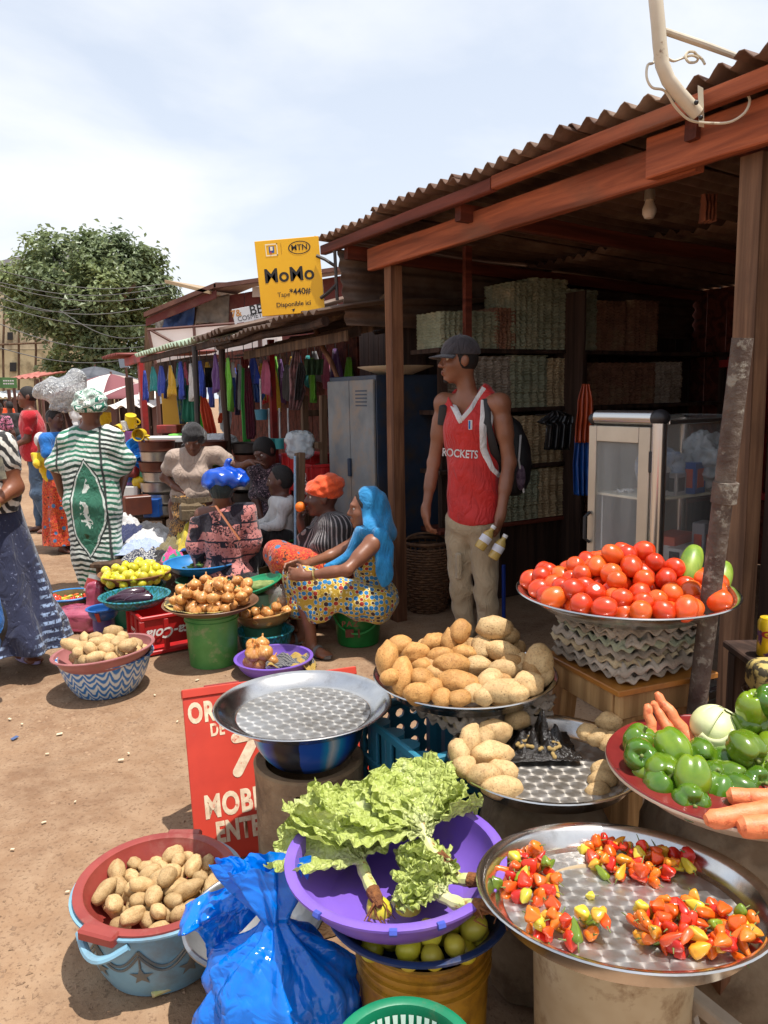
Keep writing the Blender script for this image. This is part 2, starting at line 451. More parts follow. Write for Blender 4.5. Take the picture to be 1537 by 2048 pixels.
M_pale=woodmat('pale_timber',S(206,168,116),S(170,128,80),'Z',9.,dirt=S(136,104,70))
M_rust=mat('rusty_corrugated_iron',S(118,88,70),.7,.25,S(86,60,48),vs=3.5,bump=.2,bs=30,dirt=S(140,116,96),ds=2.2,rvar=.1)
M_rust2=mat('grey_brown_iron',S(112,96,84),.65,.3,S(92,66,52),vs=2.5,bump=.2,bs=30,dirt=S(70,50,42),ds=3.)
def beam(name,p0,p1,w,h,m,parent,up=(0,0,1)):
 """a timber with its own axes so the grain runs along it"""
 p0,p1=V(p0),V(p1);d=p1-p0;L=d.length;mb=MB();ox=rnd.random()*70;ns=max(2,min(14,int(L/.14)));vs=[];fs=[];c_=min(.005,w*.2,h*.2)
 ring=[(-w/2+c_,-h/2),(w/2-c_,-h/2),(w/2,-h/2+c_),(w/2,h/2-c_),(w/2-c_,h/2),(-w/2+c_,h/2),(-w/2,h/2-c_),(-w/2,-h/2+c_)]
 for i in range(ns+1):
  y=-L/2+L*i/ns;bx_,bz_=.010*mnoise.noise(V((ox,y*.9,0)))*min(1,L),.008*mnoise.noise(V((ox,y*.9,9)))*min(1,L)
  for k,(x,z) in enumerate(ring):e=1+.05*mnoise.noise(V((ox+k*3,y*3.1,5)));vs.append((x*e+bx_,y,z*e+bz_))
 for i in range(ns):
  for k in range(8):fs.append((i*8+k,(i+1)*8+k,(i+1)*8+(k+1) % 8,i*8+(k+1) % 8))
 fs.append(tuple(range(8)));fs.append(tuple(range(ns*8+7,ns*8-1,-1)));mb.add(vs,fs)
 # slight bow and rough-sawn edges
 o=mb.build(name,m,parent,smooth=False)
 d.normalize();side=V(up).cross(d)
 if side.length<1e-4:side=V((1,0,0)).cross(d)
 side.normalize();u=d.cross(side)
 M=Matrix((side,d,u)).transposed().to_4x4();M.translation=(p0+p1)/2
 if parent is not None:M=Matrix.Translation(parent.location).inverted() @ M
 o.matrix_local=M
 return o
def rotz_of(d):return math.atan2(d.y,d.x)
def post(name,p0,p1,w,d,m,parent,rz=rotz_of(UU)):
 p0,p1=V(p0),V(p1);mb=MB();L=(p1-p0).length
 def f(a,b):
  pass
 segs=7;ring=[(-w/2,-d/2),(w/2,-d/2),(w/2,d/2),(-w/2,d/2)];vs=[];fs=[]
 ox=rnd.random()*50
 for i in range(segs+1):
  z=L*i/segs
  for (x,y) in ring:vs.append((x*(1+.05*mnoise.noise(V((ox,z*2,x*9))))+.006*mnoise.noise(V((ox+5,z*1.3,0))),y*(1+.05*mnoise.noise(V((ox,z*2,y*9+3)))),z))
 for i in range(segs):
  for k in range(4):fs.append((i*4+k,i*4+(k+1) % 4,(i+1)*4+(k+1) % 4,(i+1)*4+k))
 fs.append((3,2,1,0));fs.append(tuple(segs*4+k for k in range(4)))
 mb.add(vs,fs);o=mb.build(name,m,parent,smooth=False)
 ax=(p1-p0).normalized();q=V((0,0,1)).rotation_difference(ax).to_matrix() @ Matrix.Rotation(rz,3,'Z')
 M=q.to_4x4();M.translation=p0-(parent.location if parent is not None else V((0,0,0)));o.matrix_local=M
 return o
def corr(name,c00,c10,c01,pitch,amp,m,parent,ny=8,sag=0.0,ragged=0.0,res=6,thick=.004):
 """corrugated sheet: c00->c10 crosses the corrugations, c00->c01 runs along them"""
 c00,c10,c01=V(c00),V(c10),V(c01);U=c10-c00;W=c01-c00;L=U.length;nn=U.cross(W).normalized()
 if nn.z<0:nn=-nn
 nw=max(2,int(L/pitch*res));base=parent.location if parent is not None else V((0,0,0));ox=rnd.random()*99
 def fn(a,b):
  w=math.sin(2*math.pi*a*L/pitch)
  h=amp*w+sag*mnoise.noise(V((a*L*1.4+ox,b*W.length*1.2,0)))
  e=ragged*mnoise.noise(V((a*L*3+ox,7,b)))*(1 if b<.5 else -1)
  return c00+U*a+W*b+W.normalized()*e+nn*h-base
 mb=MB();mb.grid(fn,nw,ny);return mb.build(name,m,parent,angle=None,solid=thick)
shop=thing('timber_shop','open timber shop with rusty corrugated roof and red timber beams on the right','shop',sh(0,0,0))
for i in range(5):
 u0=-.64+i*.8;dz=.012*(i % 2)+rnd.uniform(0,.012)
 corr('roof_sheet',sh(u0,-.24+rnd.uniform(-.015,.015),2.54+dz),sh(u0+.84,-.24+rnd.uniform(-.03,.03),2.54+dz),sh(u0,1.6,2.46+dz),.098,.019,M_rust,shop,sag=.024,ragged=.03)
 corr('roof_sheet',sh(u0,1.5,2.445+dz),sh(u0+.84,1.5,2.445+dz),sh(u0,3.5,2.36+dz),.098,.019,M_rust,shop,sag=.01)
beam('front_beam',sh(-.2,-.045,2.355),sh(2.28,-.045,2.36),.05,.135,M_red,shop)
beam('front_beam',sh(2.1,-.1,2.375),sh(4.2,-.1,2.385),.055,.15,M_red,shop)
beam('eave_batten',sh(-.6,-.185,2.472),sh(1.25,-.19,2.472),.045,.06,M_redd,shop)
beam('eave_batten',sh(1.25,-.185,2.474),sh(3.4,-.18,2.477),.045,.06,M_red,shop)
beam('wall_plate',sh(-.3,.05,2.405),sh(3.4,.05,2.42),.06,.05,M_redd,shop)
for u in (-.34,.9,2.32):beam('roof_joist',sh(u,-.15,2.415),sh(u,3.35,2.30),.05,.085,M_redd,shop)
post('front_post',sh(0,0,0),sh(0,0,2.29),.085,.08,M_woodb,shop)
post('front_post',sh(2.5,0,0),sh(2.49,0,2.30),.085,.085,woodmat('weathered_post_timber',S(136,104,78),S(98,70,52),'Z',12.,dirt=S(84,62,48)),shop)
post('stud',sh(.06,shn(936,.06),0),sh(.06,shn(936,.06),2.44),.035,.05,M_redd,shop)
post('stud',sh(-.12,shn(886,-.12),0),sh(-.12,shn(886,-.12),2.0),.05,.05,M_dark,shop)
corr('side_sheet',sh(-.42,-.16,2.45),sh(-.42,-.13,1.96),sh(-.42,1.7,2.43),.085,.014,M_rust2,shop,ny=14,sag=.03,ragged=.05)
corr('side_sheet',sh(-.43,1.6,2.40),sh(-.43,1.6,1.95),sh(-.43,3.4,2.38),.085,.014,M_rust2,shop,ny=10,sag=.02)
for i in range(18):   # far side wall and back wall boards
 n0=.35+i*.19;post('wall_board',sh(-.46,n0+.095,0),sh(-.46,n0+.095,2.02),.02,.185,M_dark,shop)
for i in range(21):
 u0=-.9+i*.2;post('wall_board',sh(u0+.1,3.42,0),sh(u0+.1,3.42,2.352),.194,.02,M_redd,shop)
for i in range(17):
 post('wall_board',sh(3.3,.12+i*.195,0),sh(3.3,.12+i*.195,2.38),.02,.19,M_dark,shop)  # near side wall, mostly out of view, put in to stop sun leaking inside
for i in range(3):post('wall_board',sh(2.60+i*.16,.10,0),sh(2.60+i*.16,.10,2.33),.155,.022,M_dark,shop)
# ---- egg-tray shelves along the far side wall
rack=thing('shelf_rack','dark timber shelf rack full of stacked egg trays inside the shop','shelf',sh(-.2,.4,0))
LV=[.57,.98,1.39,1.80]
for z in LV:beam('shelf_board',sh(-.2,.36,z-.02),sh(-.2,3.36,z-.02),.36,.03,M_redd if z<.6 else M_dark,rack)
for n in (1.66,3.3):post('upright',sh(-.03,n,0),sh(-.03,n,1.78),.05,.05,M_dark,rack)
for i in range(6):post('front_board',sh(-.06,.95+i*.42,0),sh(-.06,.95+i*.42,.53),.02,.41,M_dark,rack)
EGG=[mat('egg_tray_'+k,c,.95,0,c2,vs=9,bump=.5,bs=160,dirt=d,ds=5) for k,c,c2,d in (
 ('tan',S(196,174,138),S(164,140,106),S(140,130,104)),('green',S(160,162,136),S(130,134,110),S(182,168,136)),
 ('brown',S(150,108,84),S(116,80,62),S(168,142,110)),('grey',S(178,164,148),S(146,132,116),S(120,104,86)))]
def egg_stack_mesh(h,m,seed):
 layers=max(3,int(h/.021));prof=[];mb=MB();r=random.Random(seed);offs=[r.uniform(-.004,.004) for _ in range(layers+1)];offy=[r.uniform(-.004,.004) for _ in range(layers+1)]
 nper=72;half=.145;sag=[r.uniform(0,1) for _ in range(layers+1)]
 def fn(a,b):
  L=b*layers;l=int(L);f=L-l
  t=a*4;sd=int(t) % 4;q=(t-int(t))*2-1;q=max(-1,min(1,q*1.0))
  bump=math.cos(q*math.pi*5.0)
  out=half+.007*bump*(.6+.4*f)+.010*(abs(f-.5)*2)+offs[min(l,layers)]*.7
  z=h*b+.0075*bump*(1 if f>.3 else .4)+.003*mnoise.noise(V((a*40,l*1.7,seed)))
  x,y=[(q*half,-out),(out,q*half),(-q*half,out),(-out,-q*half)][sd]
  l2=min(l,layers);return (x+offs[l2],y+offy[l2],max(z,0.0))
 nv=layers*3+1
 mb.grid(fn,nper,nv,closeu=True)
 mb.f.append(tuple(range((nv-1)*nper,nv*nper)));mb.mi.append(0)
 return mb.mesh('egg_tray_stack',m,True,30)
EGGC={}
def egg_stack(n,z,h,ci,label,u=-.19,w=1.0,rz=0.0):
 key=(round(h,2),ci)
 if key not in EGGC:EGGC[key]=egg_stack_mesh(h,EGG[ci],len(EGGC)+3)
 o=mesh_obj('egg_tray_stack',EGGC[key]);o.location=sh(u,n,z-.004);o.rotation_euler=(0,0,rotz_of(UN)+rz);o.scale=(w,1,1)
 tag(o,label,'egg trays','stacked egg trays on the shop shelves');return o
rows=[
 (1.80,[(912,.24,1,.62),(966,.25,1,.9),(1012,.28,2,.55),(1050,.46,1,.75),(1100,.50,1,.95),(1160,.44,1,.95),(1220,.37,2,.9),(1284,.39,2,.9)]),
 (1.39,[(985,.36,3,1),(1059,.37,1,1),(1132,.35,0,1),(1216,.32,2,1),(1279,.32,2,1),(1336,.33,3,.9)]),
 (.98,[(985,.36,0,1),(1050,.35,0,1),(1122,.35,0,1),(1216,.33,2,1),(1276,.33,2,1)]),
 (.57,[(985,.36,1,1),(1050,.37,1,.9),(1114,.37,0,1),(1216,.33,2,1)])]
rn=['top shelf','second shelf','third shelf','lowest shelf'];cn_=['tan','mossy green','brown','greyish']
ordn=['first','second','third','fourth','fifth','sixth','seventh','eighth']
for ri,(z,lst) in enumerate(rows):
 for ci,(px,h,c,w) in enumerate(lst):
  egg_stack(shn(px,-.03)+.0,z,h,c,'%s egg tray stack on the %s of the shop, %s from the left' % (cn_[c],rn[ri],ordn[ci]),w=w*1.2)
# ================================================================ locker, lean-to, stall with pale green awning
M_lock=mat('grey_locker_paint',S(126,128,128),.6,.05,S(104,108,110),vs=4,dirt=S(142,122,102),ds=3.5,dlo=.48,dhi=.68,bump=.08,bs=25)
M_lockb=mat('blue_locker_paint',S(46,62,84),.5,.1,S(34,48,66),vs=4,dirt=S(70,60,54),ds=5,bump=.08,bs=25)
def shbox(name,u0,u1,n0,n1,z0,z1,m,parent,ch=.004):
 mb=MB();c=sh((u0+u1)/2,(n0+n1)/2,(z0+z1)/2)-parent.location
 mb.box(c,(abs(u1-u0),abs(n1-n0),abs(z1-z0)),Matrix.Rotation(rotz_of(UU),3,'Z'),ch);return mb.build(name,m,parent,smooth=False)
lk=thing('steel_locker','scuffed grey steel locker with a blue side behind the front post','locker',sh(-.6,.25,0))
shbox('carcass',-.97,-.27,.015,.52,.06,1.63,M_lockb,lk)
for u0,u1 in ((-.965,-.625),(-.615,-.275)):shbox('door',u0,u1,-.008,.012,.09,1.60,M_lock,lk)
for i in range(4):shbox('leg',-.95+.64*(i % 2),-.91+.64*(i % 2),.04+.42*(i//2),.08+.42*(i//2),0,.06,M_lockb,lk)
shbox('latch',-.632,-.600,-.03,-.009,.92,1.05,M_lockb,lk)
for k in range(5):shbox('vent_slot',-.52,-.36,-.0105,-.0085,1.42+k*.025,1.43+k*.025,M_lockb,lk,0)
bw=MB();bw.lathe([(.12,0),(.2,.03),(.26,.05),(.265,.055),(.255,.055),(.19,.035),(.0,.012)],32)
o=bw.build('enamel_basin',mat('cream_enamel',S(214,204,180),.35,0,S(190,176,148),vs=6));o.location=sh(-.35,.22,1.632)
tag(o,'wide cream basin lying on top of the grey locker','basin')
# ---- dark lean-to next to the shop
lean=thing('lean_to_stall','dark rough-pole lean-to stall with rusty sheet roof behind the yellow sign','stall',sh(-1.5,.2,0))
for i in range(3):
 u0=-2.5+i*.72
 corr('roof_sheet',sh(u0,-.42,1.98+.02*i),sh(u0+.76,-.40,2.0+.02*i),sh(u0,1.5,2.22),.09,.016,M_rust2,lean,sag=.05,ragged=.05)
def log(name,p0,p1,r0,r1,m,parent,wob=.02,n=9):
 p0,p1=V(p0),V(p1);ox=rnd.random()*60;pts=[];rr=[]
 for i in range(n):
  t=i/(n-1);w=V((mnoise.noise(V((ox,t*3,0))),mnoise.noise(V((ox+9,t*3,0))),mnoise.noise(V((ox+19,t*3,0)))))*wob
  pts.append(p0.lerp(p1,t)+w-parent.location);rr.append((r0+(r1-r0)*t)*(1+.15*mnoise.noise(V((ox,t*8,4)))))
 mb=MB();mb.tube(pts,rr,9);return mb.build(name,m,parent)
log('pole',at(628,652,6.0),at(684,775,5.75),.022,.018,M_woodb,lean)
log('pole',sh(-.95,.55,0),sh(-.95,.55,2.08),.05,.045,M_wood,lean)
log('pole',at(655,642,5.9),at(780,590,5.35),.03,.035,M_wood,lean,.05)
log('pole',sh(-2.45,-.3,0),sh(-2.45,-.3,2.0),.03,.03,M_dark,lean)
log('rafter',sh(-2.5,-.3,1.93),sh(-.4,-.28,1.99),.03,.03,M_dark,lean,.04)
log('rafter',sh(-2.5,.4,2.02),sh(-.5,.4,2.06),.03,.03,M_dark,lean,.04)
log('rafter',sh(-2.5,1.3,2.12),sh(-.5,1.3,2.14),.03,.03,M_dark,lean,.04)
for i in range(26):post('back_board',sh(-5.2+i*.21,1.5,0),sh(-5.2+i*.21,1.5,2.2),.2,.02,M_dark,lean)
for i in range(4):beam('old_board',sh(-2.3,-.15+.1*i,1.86+.03*i),sh(-.45,-.1+.1*i,1.9+.03*i),.015,.07,M_dark if i % 2 else M_wood,lean)
# wooden frames/shelf + red crates beside the locker
rk=thing('wooden_stool_frame','rough wooden frame stool stacked upside down beside the grey locker','stool',sh(-1.25,.15,0))
for u in (-1.42,-1.08):
 for n in (.0,.3):post('leg',sh(u,n,.98),sh(u+.02,n,1.5),.045,.045,M_wood,rk)
 beam('rail',sh(u+.01,-.02,1.36),sh(u+.01,.32,1.36),.03,.05,M_wood,rk)
beam('rail',sh(-1.44,-.03,1.12),sh(-1.06,-.03,1.12),.05,.05,M_wood,rk)
beam('seat',sh(-1.45,.15,.96),sh(-1.05,.15,.96),.34,.025,M_wood,rk)
# timber bearing shelf under it
tb=thing('timber_bench','plain brown timber counter under the red crate beside the locker','counter',sh(-1.3,.2,0))
for i in range(3):beam('top_board',sh(-2.0,-.05+i*.17,.62),sh(-1.0,-.05+i*.17,.62),.16,.03,M_wood,tb)
for u in (-1.95,-1.05):
 for n in (-.08,.35):post('leg',sh(u,n,0),sh(u,n,.605),.05,.05,M_wood,tb)
for i in range(4):post('front_board',sh(-1.88+i*.25,-.14,.02),sh(-1.88+i*.25,-.14,.6),.24,.015,M_wood,tb)
M_crate=mat('red_crate_plastic',S(190,34,34),.42,0,S(160,26,28),vs=5,dirt=S(120,44,38),ds=4,dlo=.58,dhi=.75)
M_white=mat('white_print',S(232,226,220),.6)
def crate(name,label,loc,rz,L=.40,W=.30,H=.24,m=None,text=None,flip=False,group=None,tsize=.075,script=.25):
 t=thing(name,label,'crate',loc,rz,group);m=m or M_crate
 w=.012
 for (c,s,nm) in (((0,-W/2+w/2,H*.62),(L,w,H*.72),'side_panel'),((0,W/2-w/2,H*.62),(L,w,H*.72),'side_panel'),
                   ((-L/2+w/2,0,H*.62),(w,W-2*w-.002,H*.72),'end_panel'),((L/2-w/2,0,H*.62),(w,W-2*w-.002,H*.72),'end_panel')):
  MB().box(c,s,None,.004).build(nm,m,t,smooth=False)
 rm=MB()
 for z in (H-.012,.02):
  rm.box((0,-W/2,z),(L+.02,.022,.024),None,.004);rm.box((0,W/2,z),(L+.02,.022,.024),None,.004)
  rm.box((-L/2,0,z),(.022,W-.024,.024),None,.004);rm.box((L/2,0,z),(.022,W-.024,.024),None,.004)
 for x in (-L/2,-L/6,L/6,L/2):
  for y in (-W/2,W/2):rm.box((x,y,H*.5),(.03,.02,H-.05),None,.004)
 for y in (-W/6,W/6):
  for x in (-L/2,L/2):rm.box((x,y,H*.5),(.02,.03,H-.05),None,.004)
 rm.build('rim_and_ribs',m,t,smooth=False)
 fl=MB();fl.box((0,0,.016),(L-.03,W-.03,.012));fl.build('floor_grid',m,t,smooth=False)
 if text:
  rot=Matrix.Rotation(math.radians(90),3,'X')
  if flip:rot=rot @ Matrix.Rotation(math.pi,3,'Z')
  lettering('lettering',text,tsize,M_white,t,(0,-W/2-.0135,H*.56),rot,off=.002,shear=script)
  lettering('lettering',text.split('-')[0] if '-' in text else text,tsize*.5,M_white,t,(-L/2-.0135,0,H*.56),Matrix.Rotation(math.radians(-90),3,'Z') @ rot,off=.001,shear=script)
 return t
crate('bottle_crate','red plastic bottle crate on its end beside the grey locker with white lettering',sh(-1.42,.02,.64),rotz_of(UU),.36,.28,.40,None,None)
t_=crate('bottle_crate','dark red crate lettered SLBC wedged between the stool frame and locker',sh(-1.12,-.0,.64),rotz_of(UU),.2,.26,.34)
lettering('lettering','SLBC',.075,M_white,t_,(0,-.145,.19),Matrix.Rotation(math.radians(90),3,'X') @ Matrix.Rotation(math.radians(90),3,'Z'),off=.002)
# plank with pale cloth strip, leaning (px 590-610, y 905-1090)
pl=thing('leaning_plank','weathered plank with a pale blue strip standing behind the orange turban','plank',sh(-1.0,-.42,0))
pa_,pb_=V((*at(594,1100,5.55).to_2d(),0)),at(600,906,5.75);post('board',pa_,pb_,.10,.045,M_wood,pl)
beam('cloth_strip',pa_+V((-.02,-.045,.1)),pb_+V((-.035,-.04,-.02)),.03,.008,mat('pale_blue_cloth',S(150,178,200),.9,0,S(120,150,176),vs=30),pl,up=UN)
# ---- stall with pale green awning
M_gr=mat('pale_green_sheet',S(190,206,180),.55,.1,S(160,180,152),vs=2.5,dirt=S(150,136,112),ds=2,dlo=.55,dhi=.72)
st=thing('awning_stall','market stall with pale green corrugated awning and hanging household goods','stall',sh(-3.8,.3,0))
for i in range(4):
 u0=-5.2+i*.8
 corr('awning_sheet',sh(u0,-.45,2.0+.012*i),sh(u0+.84,-.45,2.01+.012*i),sh(u0,.75,2.30+.012*i),.12,.024,M_gr if i<3 else M_rust2,st,sag=.03,ragged=.02)
beam('eave_beam',sh(-5.2,-.36,1.95),sh(-2.0,-.36,1.98),.04,.06,M_dark,st)
M_blk=mat('black_pole_paint',S(40,36,36),.5,0,S(62,50,44),vs=10)
log('pole',sh(-3.05,-.40,0),sh(-3.0,-.38,1.98),.027,.027,M_blk,st,.006)
M_redp=mat('red_paint',S(168,40,36),.55,0,S(120,30,28),vs=4,dirt=S(96,44,36),ds=4)
post('pole',sh(-5.9,-.2,0),sh(-5.95,-.2,2.0),.10,.07,M_redp,st)
post('pole',sh(-2.3,.1,0),sh(-2.3,.1,2.0),.05,.05,M_redp,st)
for i in range(18):post('back_board',sh(-5.9+i*.21,.95,0),sh(-5.9+i*.21,.95,2.1),.2,.02,M_redd,st)
beam('cross_beam',sh(-6.3,-.3,1.98),sh(-5.0,-.3,2.0),.05,.1,M_redp,st)
corr('roof_sheet',sh(-6.9,-.5,2.06),sh(-5.9,-.5,2.06),sh(-6.9,.8,2.12),.1,.02,mat('red_iron',S(128,62,54),.6,.1,S(104,50,42),vs=3),st,sag=.02)
# red sign boards inside, with illegible pale lettering strokes
bd=thing('shop_board','small red board with cream lettering hanging at the back of the awning stall','sign',sh(-2.6,.9,1.55))
MB().box((0,0,0),(.5,.02,.17),Matrix.Rotation(rotz_of(UU),3,'Z'),.003).build('panel',M_redp,bd,smooth=False)
# ================================================================ red-brown upper building, white panel, signs
M_sid=mat('red_brown_siding',S(112,52,48),.7,0,S(92,42,40),vs=3,dirt=S(128,84,70),ds=3)
M_tin=mat('tan_tin_roof',S(176,152,118),.6,.1,S(150,126,96),vs=3)
M_tarp=mat('blue_tarp',S(38,70,128),.6,0,S(60,92,150),vs=6,bump=.3,bs=14)
M_tarpg=mat('grey_tarp',S(142,136,128),.8,0,S(112,106,98),vs=6,bump=.3,bs=14)
hb=thing('red_brown_house','red-brown boarded upper storey with overhanging roof and tarpaulins behind the stalls','building',at(450,800,13.0).to_2d().to_3d())
YB=13.0
def pt(px,py,dy=0.0):return at(px,py,YB+dy)-hb.location
def slab(name,pts,depth,m,parent,d=V((.15,1,0))):
 """polygon (already local) given thickness along d"""
 d=d.normalized()*depth;n=len(pts);mb=MB();vs=[V(p) for p in pts]+[V(p)+d for p in pts]
 fs=[tuple(range(n)),tuple(range(2*n-1,n-1,-1))]+[(i,n+i,n+(i+1) % n,(i+1) % n) for i in range(n)]
 mb.add(vs,fs);return mb.build(name,m,parent,smooth=False)
for i in range(9):
 x0=428+i*31;x1=x0+29.5;f=lambda x:590-(x-428)*.175
 slab('wall_board',[pt(x0,760),pt(x1,760),pt(x1,f(x1)+6),pt(x0,f(x0)+6)],.05,M_sid,hb)
slab('wall_dark',[pt(312,760,.6),pt(440,760,.6),pt(440,598,.6),pt(312,640,.6)],.05,M_dark,hb)
def roofslab(name,a,b,over,th,m,dpt=2.5):
 pa,pb=pt(*a,-.7),pt(*b,-.7);back=V((.25,dpt,.35));mb=MB();up=V((0,0,th))
 vs=[pa,pb,pb+back,pa+back];vs=vs+[v+up for v in vs]
 mb.add(vs,[(0,1,2,3)[::-1],(4,5,6,7),(0,1,5,4),(1,2,6,5),(2,3,7,6),(3,0,4,7)]);return mb.build(name,m,hb,smooth=False)
roofslab('roof',(288,634),(432,574),0,.07,mat('brown_iron_roof',S(112,74,60),.7,.1,S(84,52,44),vs=4))
roofslab('roof',(428,576),(716,536),0,.06,MATS['brown_iron_roof'])
slab('fascia',[pt(292,652,-.6),pt(432,596,-.6),pt(432,580,-.6),pt(292,637,-.6)],.04,M_sid,hb)
roofslab('roof',(330,566),(420,588),0,.05,M_tin,4.0)
def drape(name,quad,m,parent,amp=.06,nu=14,nv=10,seed=0.0):
 a,b,c,d=[V(q) for q in quad]   # tl, tr, br, bl
 def fn(u,v):
  p=a.lerp(b,u).lerp(d.lerp(c,u),v);w=amp*fbm(u*4+seed,v*1.5,seed)*(0.3+v)
  return p+V((0,-abs(w)-.01,.4*w))
 mb=MB();mb.grid(fn,nu,nv);return mb.build(name,m,parent,angle=None,solid=.006)
drape('tarpaulin',[pt(338,628,-.1),pt(392,606,-.1),pt(388,652,-.1),pt(322,662,-.1)],M_tarp,hb,.25,seed=2)
drape('tarpaulin',[pt(394,602,-.05),pt(460,588,-.05),pt(458,645,-.05),pt(392,652,-.05)],M_tarpg,hb,.2,seed=5)
drape('tarpaulin',[pt(312,642,.2),pt(342,628,.2),pt(340,664,.2),pt(312,668,.2)],M_tarpg,hb,.15,seed=8)
slab('wall_board',[pt(286,800),pt(306,800),pt(306,655),pt(290,655)],.06,M_wood,hb)
slab('window_frame',[pt(505,594,-.12),pt(524,593,-.12),pt(524,572,-.12),pt(505,574,-.12)],.04,mat('white_frame',S(216,210,206),.6),hb)
# white signboard panel, seen from its blank side
wp=thing('blank_billboard','blank whitish billboard panel in a dark frame below the red-brown house','billboard',at(430,900,11.6).to_2d().to_3d())
def p2(px,py,dy=0.0):return at(px,py,11.6+dy)-wp.location
M_bb=mat('off_white_panel',S(236,228,222),.6,0,S(226,214,206),vs=2)
slab('panel',[p2(311,726),p2(388,712),p2(386,651),p2(297,661)],.02,M_bb,wp)
slab('panel',[p2(391,712),p2(566,700),p2(560,641),p2(389,650.5)],.02,M_bb,wp)
M_fr=mat('brown_frame',S(96,62,52),.6)
wpl=MB()
for a,b in (((296,660),(561,640)),((297,661),(312,728)),((388,650),(393,712)),((302,660),(356,690))):wpl.tube([p2(*a,-.06),p2(*b,-.06)],.022,6)
for a in ((312,728),(393,712),(560,705)):wpl.tube([p2(*a,.06),V((p2(*a,.06).x,p2(*a,.06).y,0))],.03,6)
wpl.build('frame',M_fr,wp)
def sign_board(name,label,corners,Y,m,th=.025,dys=(0,0,0,0)):
 """flat board through four photo corners tl,tr,br,bl; returns thing, face frame (origin at tl, ex, ey per metre)"""
 w=[at(p[0],p[1],Y+d) for p,d in zip(corners,dys)];c=sum(w,V())/4
 t=thing(name,label,'sign',c);ex=(w[1]-w[0]+w[2]-w[3])/2;ey=(w[0]-w[3]+w[1]-w[2])/2
 W=ex.length;Hh=ey.length;ex=ex.normalized();nz=ex.cross(ey).normalized();ey=nz.cross(ex)
 R=Matrix((ex,ey,nz)).transposed()
 MB().box((0,0,0),(W,Hh,th),R,.002).build('panel',m,t,smooth=False)
 return t,R,W,Hh,th
M_mtn=mat('yellow_sign_paint',S(238,182,10),.45,0,S(228,168,6),vs=2)
M_ink=mat('black_print',S(32,26,24),.6)
t,R,W,Hh,th=sign_board('yellow_sign','yellow hanging sign lettered MoMo bracketed to the shop eave',[(504,483),(636,474),(652,621),(531,634)],5.25,M_mtn)
def on(x,y,lift=.0015):return R @ V((x*W/2,y*Hh/2,th/2+lift))
lettering('lettering','MoMo',.125,M_ink,t,on(-.02,.04),R,off=.0025)
lettering('lettering','Tape',.042,M_ink,t,on(-.25,-.47),R,off=.0)
lettering('lettering','*440#',.055,M_ink,t,on(.27,-.42),R,off=.001)
lettering('lettering','Disponible ici',.042,M_ink,t,on(.03,-.74),R,off=.0006)
lettering('lettering','MTN',.05,M_ink,t,on(.38,.74),R,off=.001)
mb=MB();mb.add([on(-.05,-.88),on(.07,-.86),on(.01,-.95)],[(0,2,1)]);mb.build('arrow',M_ink,t)
mb=MB();
for k in range(40):
 a0,a1=2*math.pi*k/40,2*math.pi*(k+1)/40;q=[]
 for a,s in ((a0,1),(a1,1),(a1,.9),(a0,.9)):q.append(on(.38+.35*s*math.cos(a),.74+.175*s*math.sin(a)*(1 if s==1 else .97)))
 mb.add(q,[(0,1,2,3)])
mb.build('oval',M_ink,t)
M_wpr=mat('sign_white_print',S(240,226,190),.6);M_blp=mat('sign_blue_print',S(40,84,150),.6)
def quad(mb,x0,y0,x1,y1,lift=.0015):mb.add([on(x0,y0,lift),on(x1,y0,lift),on(x1,y1,lift),on(x0,y1,lift)],[(0,1,2,3)])
mb=MB()
for q in ((-.68,.58,-.65,.90),(-.33,.58,-.30,.90),(-.68,.87,-.3,.9),(-.68,.58,-.3,.61)):quad(mb,*q,.0015 if q[0]==-.68 and q[2]==-.65 else .0018)
mb.build('logo_frame',M_wpr,t)
mb=MB();quad(mb,-.57,.66,-.41,.83);mb.build('logo',M_blp,t);mb=MB();quad(mb,-.53,.72,-.45,.82,.0025);mb.build('logo',M_wpr,t)
mb=MB();quad(mb,-.535,.62,-.50,.70,.003);mb.build('logo',mat('sign_red_print',S(190,60,40),.6),t)
mb=MB();quad(mb,-.19,.60,-.18,.90);mb.build('divider',mat('sign_line',S(160,116,6),.6),t)
mb=MB()
for yy in (.47,-.66):
 mb.tube([on(.9,yy,.02),on(1.15,yy-.12*(1 if yy>0 else -1),.03),on(1.45,yy-.32*(1 if yy>0 else -1),.03)],.012,6)
mb.tube([on(1.48,.55,.03),on(1.42,-.75,.03)],.011,6)
mb.build('bracket',M_blk,t)
M_bbs=mat('white_sign_face',S(204,200,200),.5,0,S(190,186,188),vs=3)
t,R,W,Hh,th=sign_board('cosmetics_sign','white sign lettered BB Cosmetique with small product pictures behind the yellow sign',[(467,622),(556,598),(565,655),(472,667)],10.4,M_bbs)
lettering('lettering','BB',.17,M_ink,t,on(.05,.62),R,off=.002)
lettering('lettering','COSMETIQUE',.085,M_ink,t,on(.02,.16),R)
lettering('lettering','7&',.12,mat('sign_gold_print',S(180,120,50),.6),t,on(-.84,.62),R,off=.003)
for i,c in enumerate((S(120,60,70),S(110,130,60),S(60,90,110),S(40,46,60),S(110,150,120))):
 mb=MB();quad(mb,-.9+i*.38,-.88,-.9+i*.38+.3,-.12-.1*(i % 2));mb.build('product_picture',mat('picture_%d' % i,c,.6,0,(c[0]*.4,c[1]*.5,c[2]*.6),vs=9),t)
mb=MB();mb.tube([R @ V((0,-Hh*.3,-.05)),V((0,.05,-t.location.z))],.03,6);mb.build('post',M_fr,t)
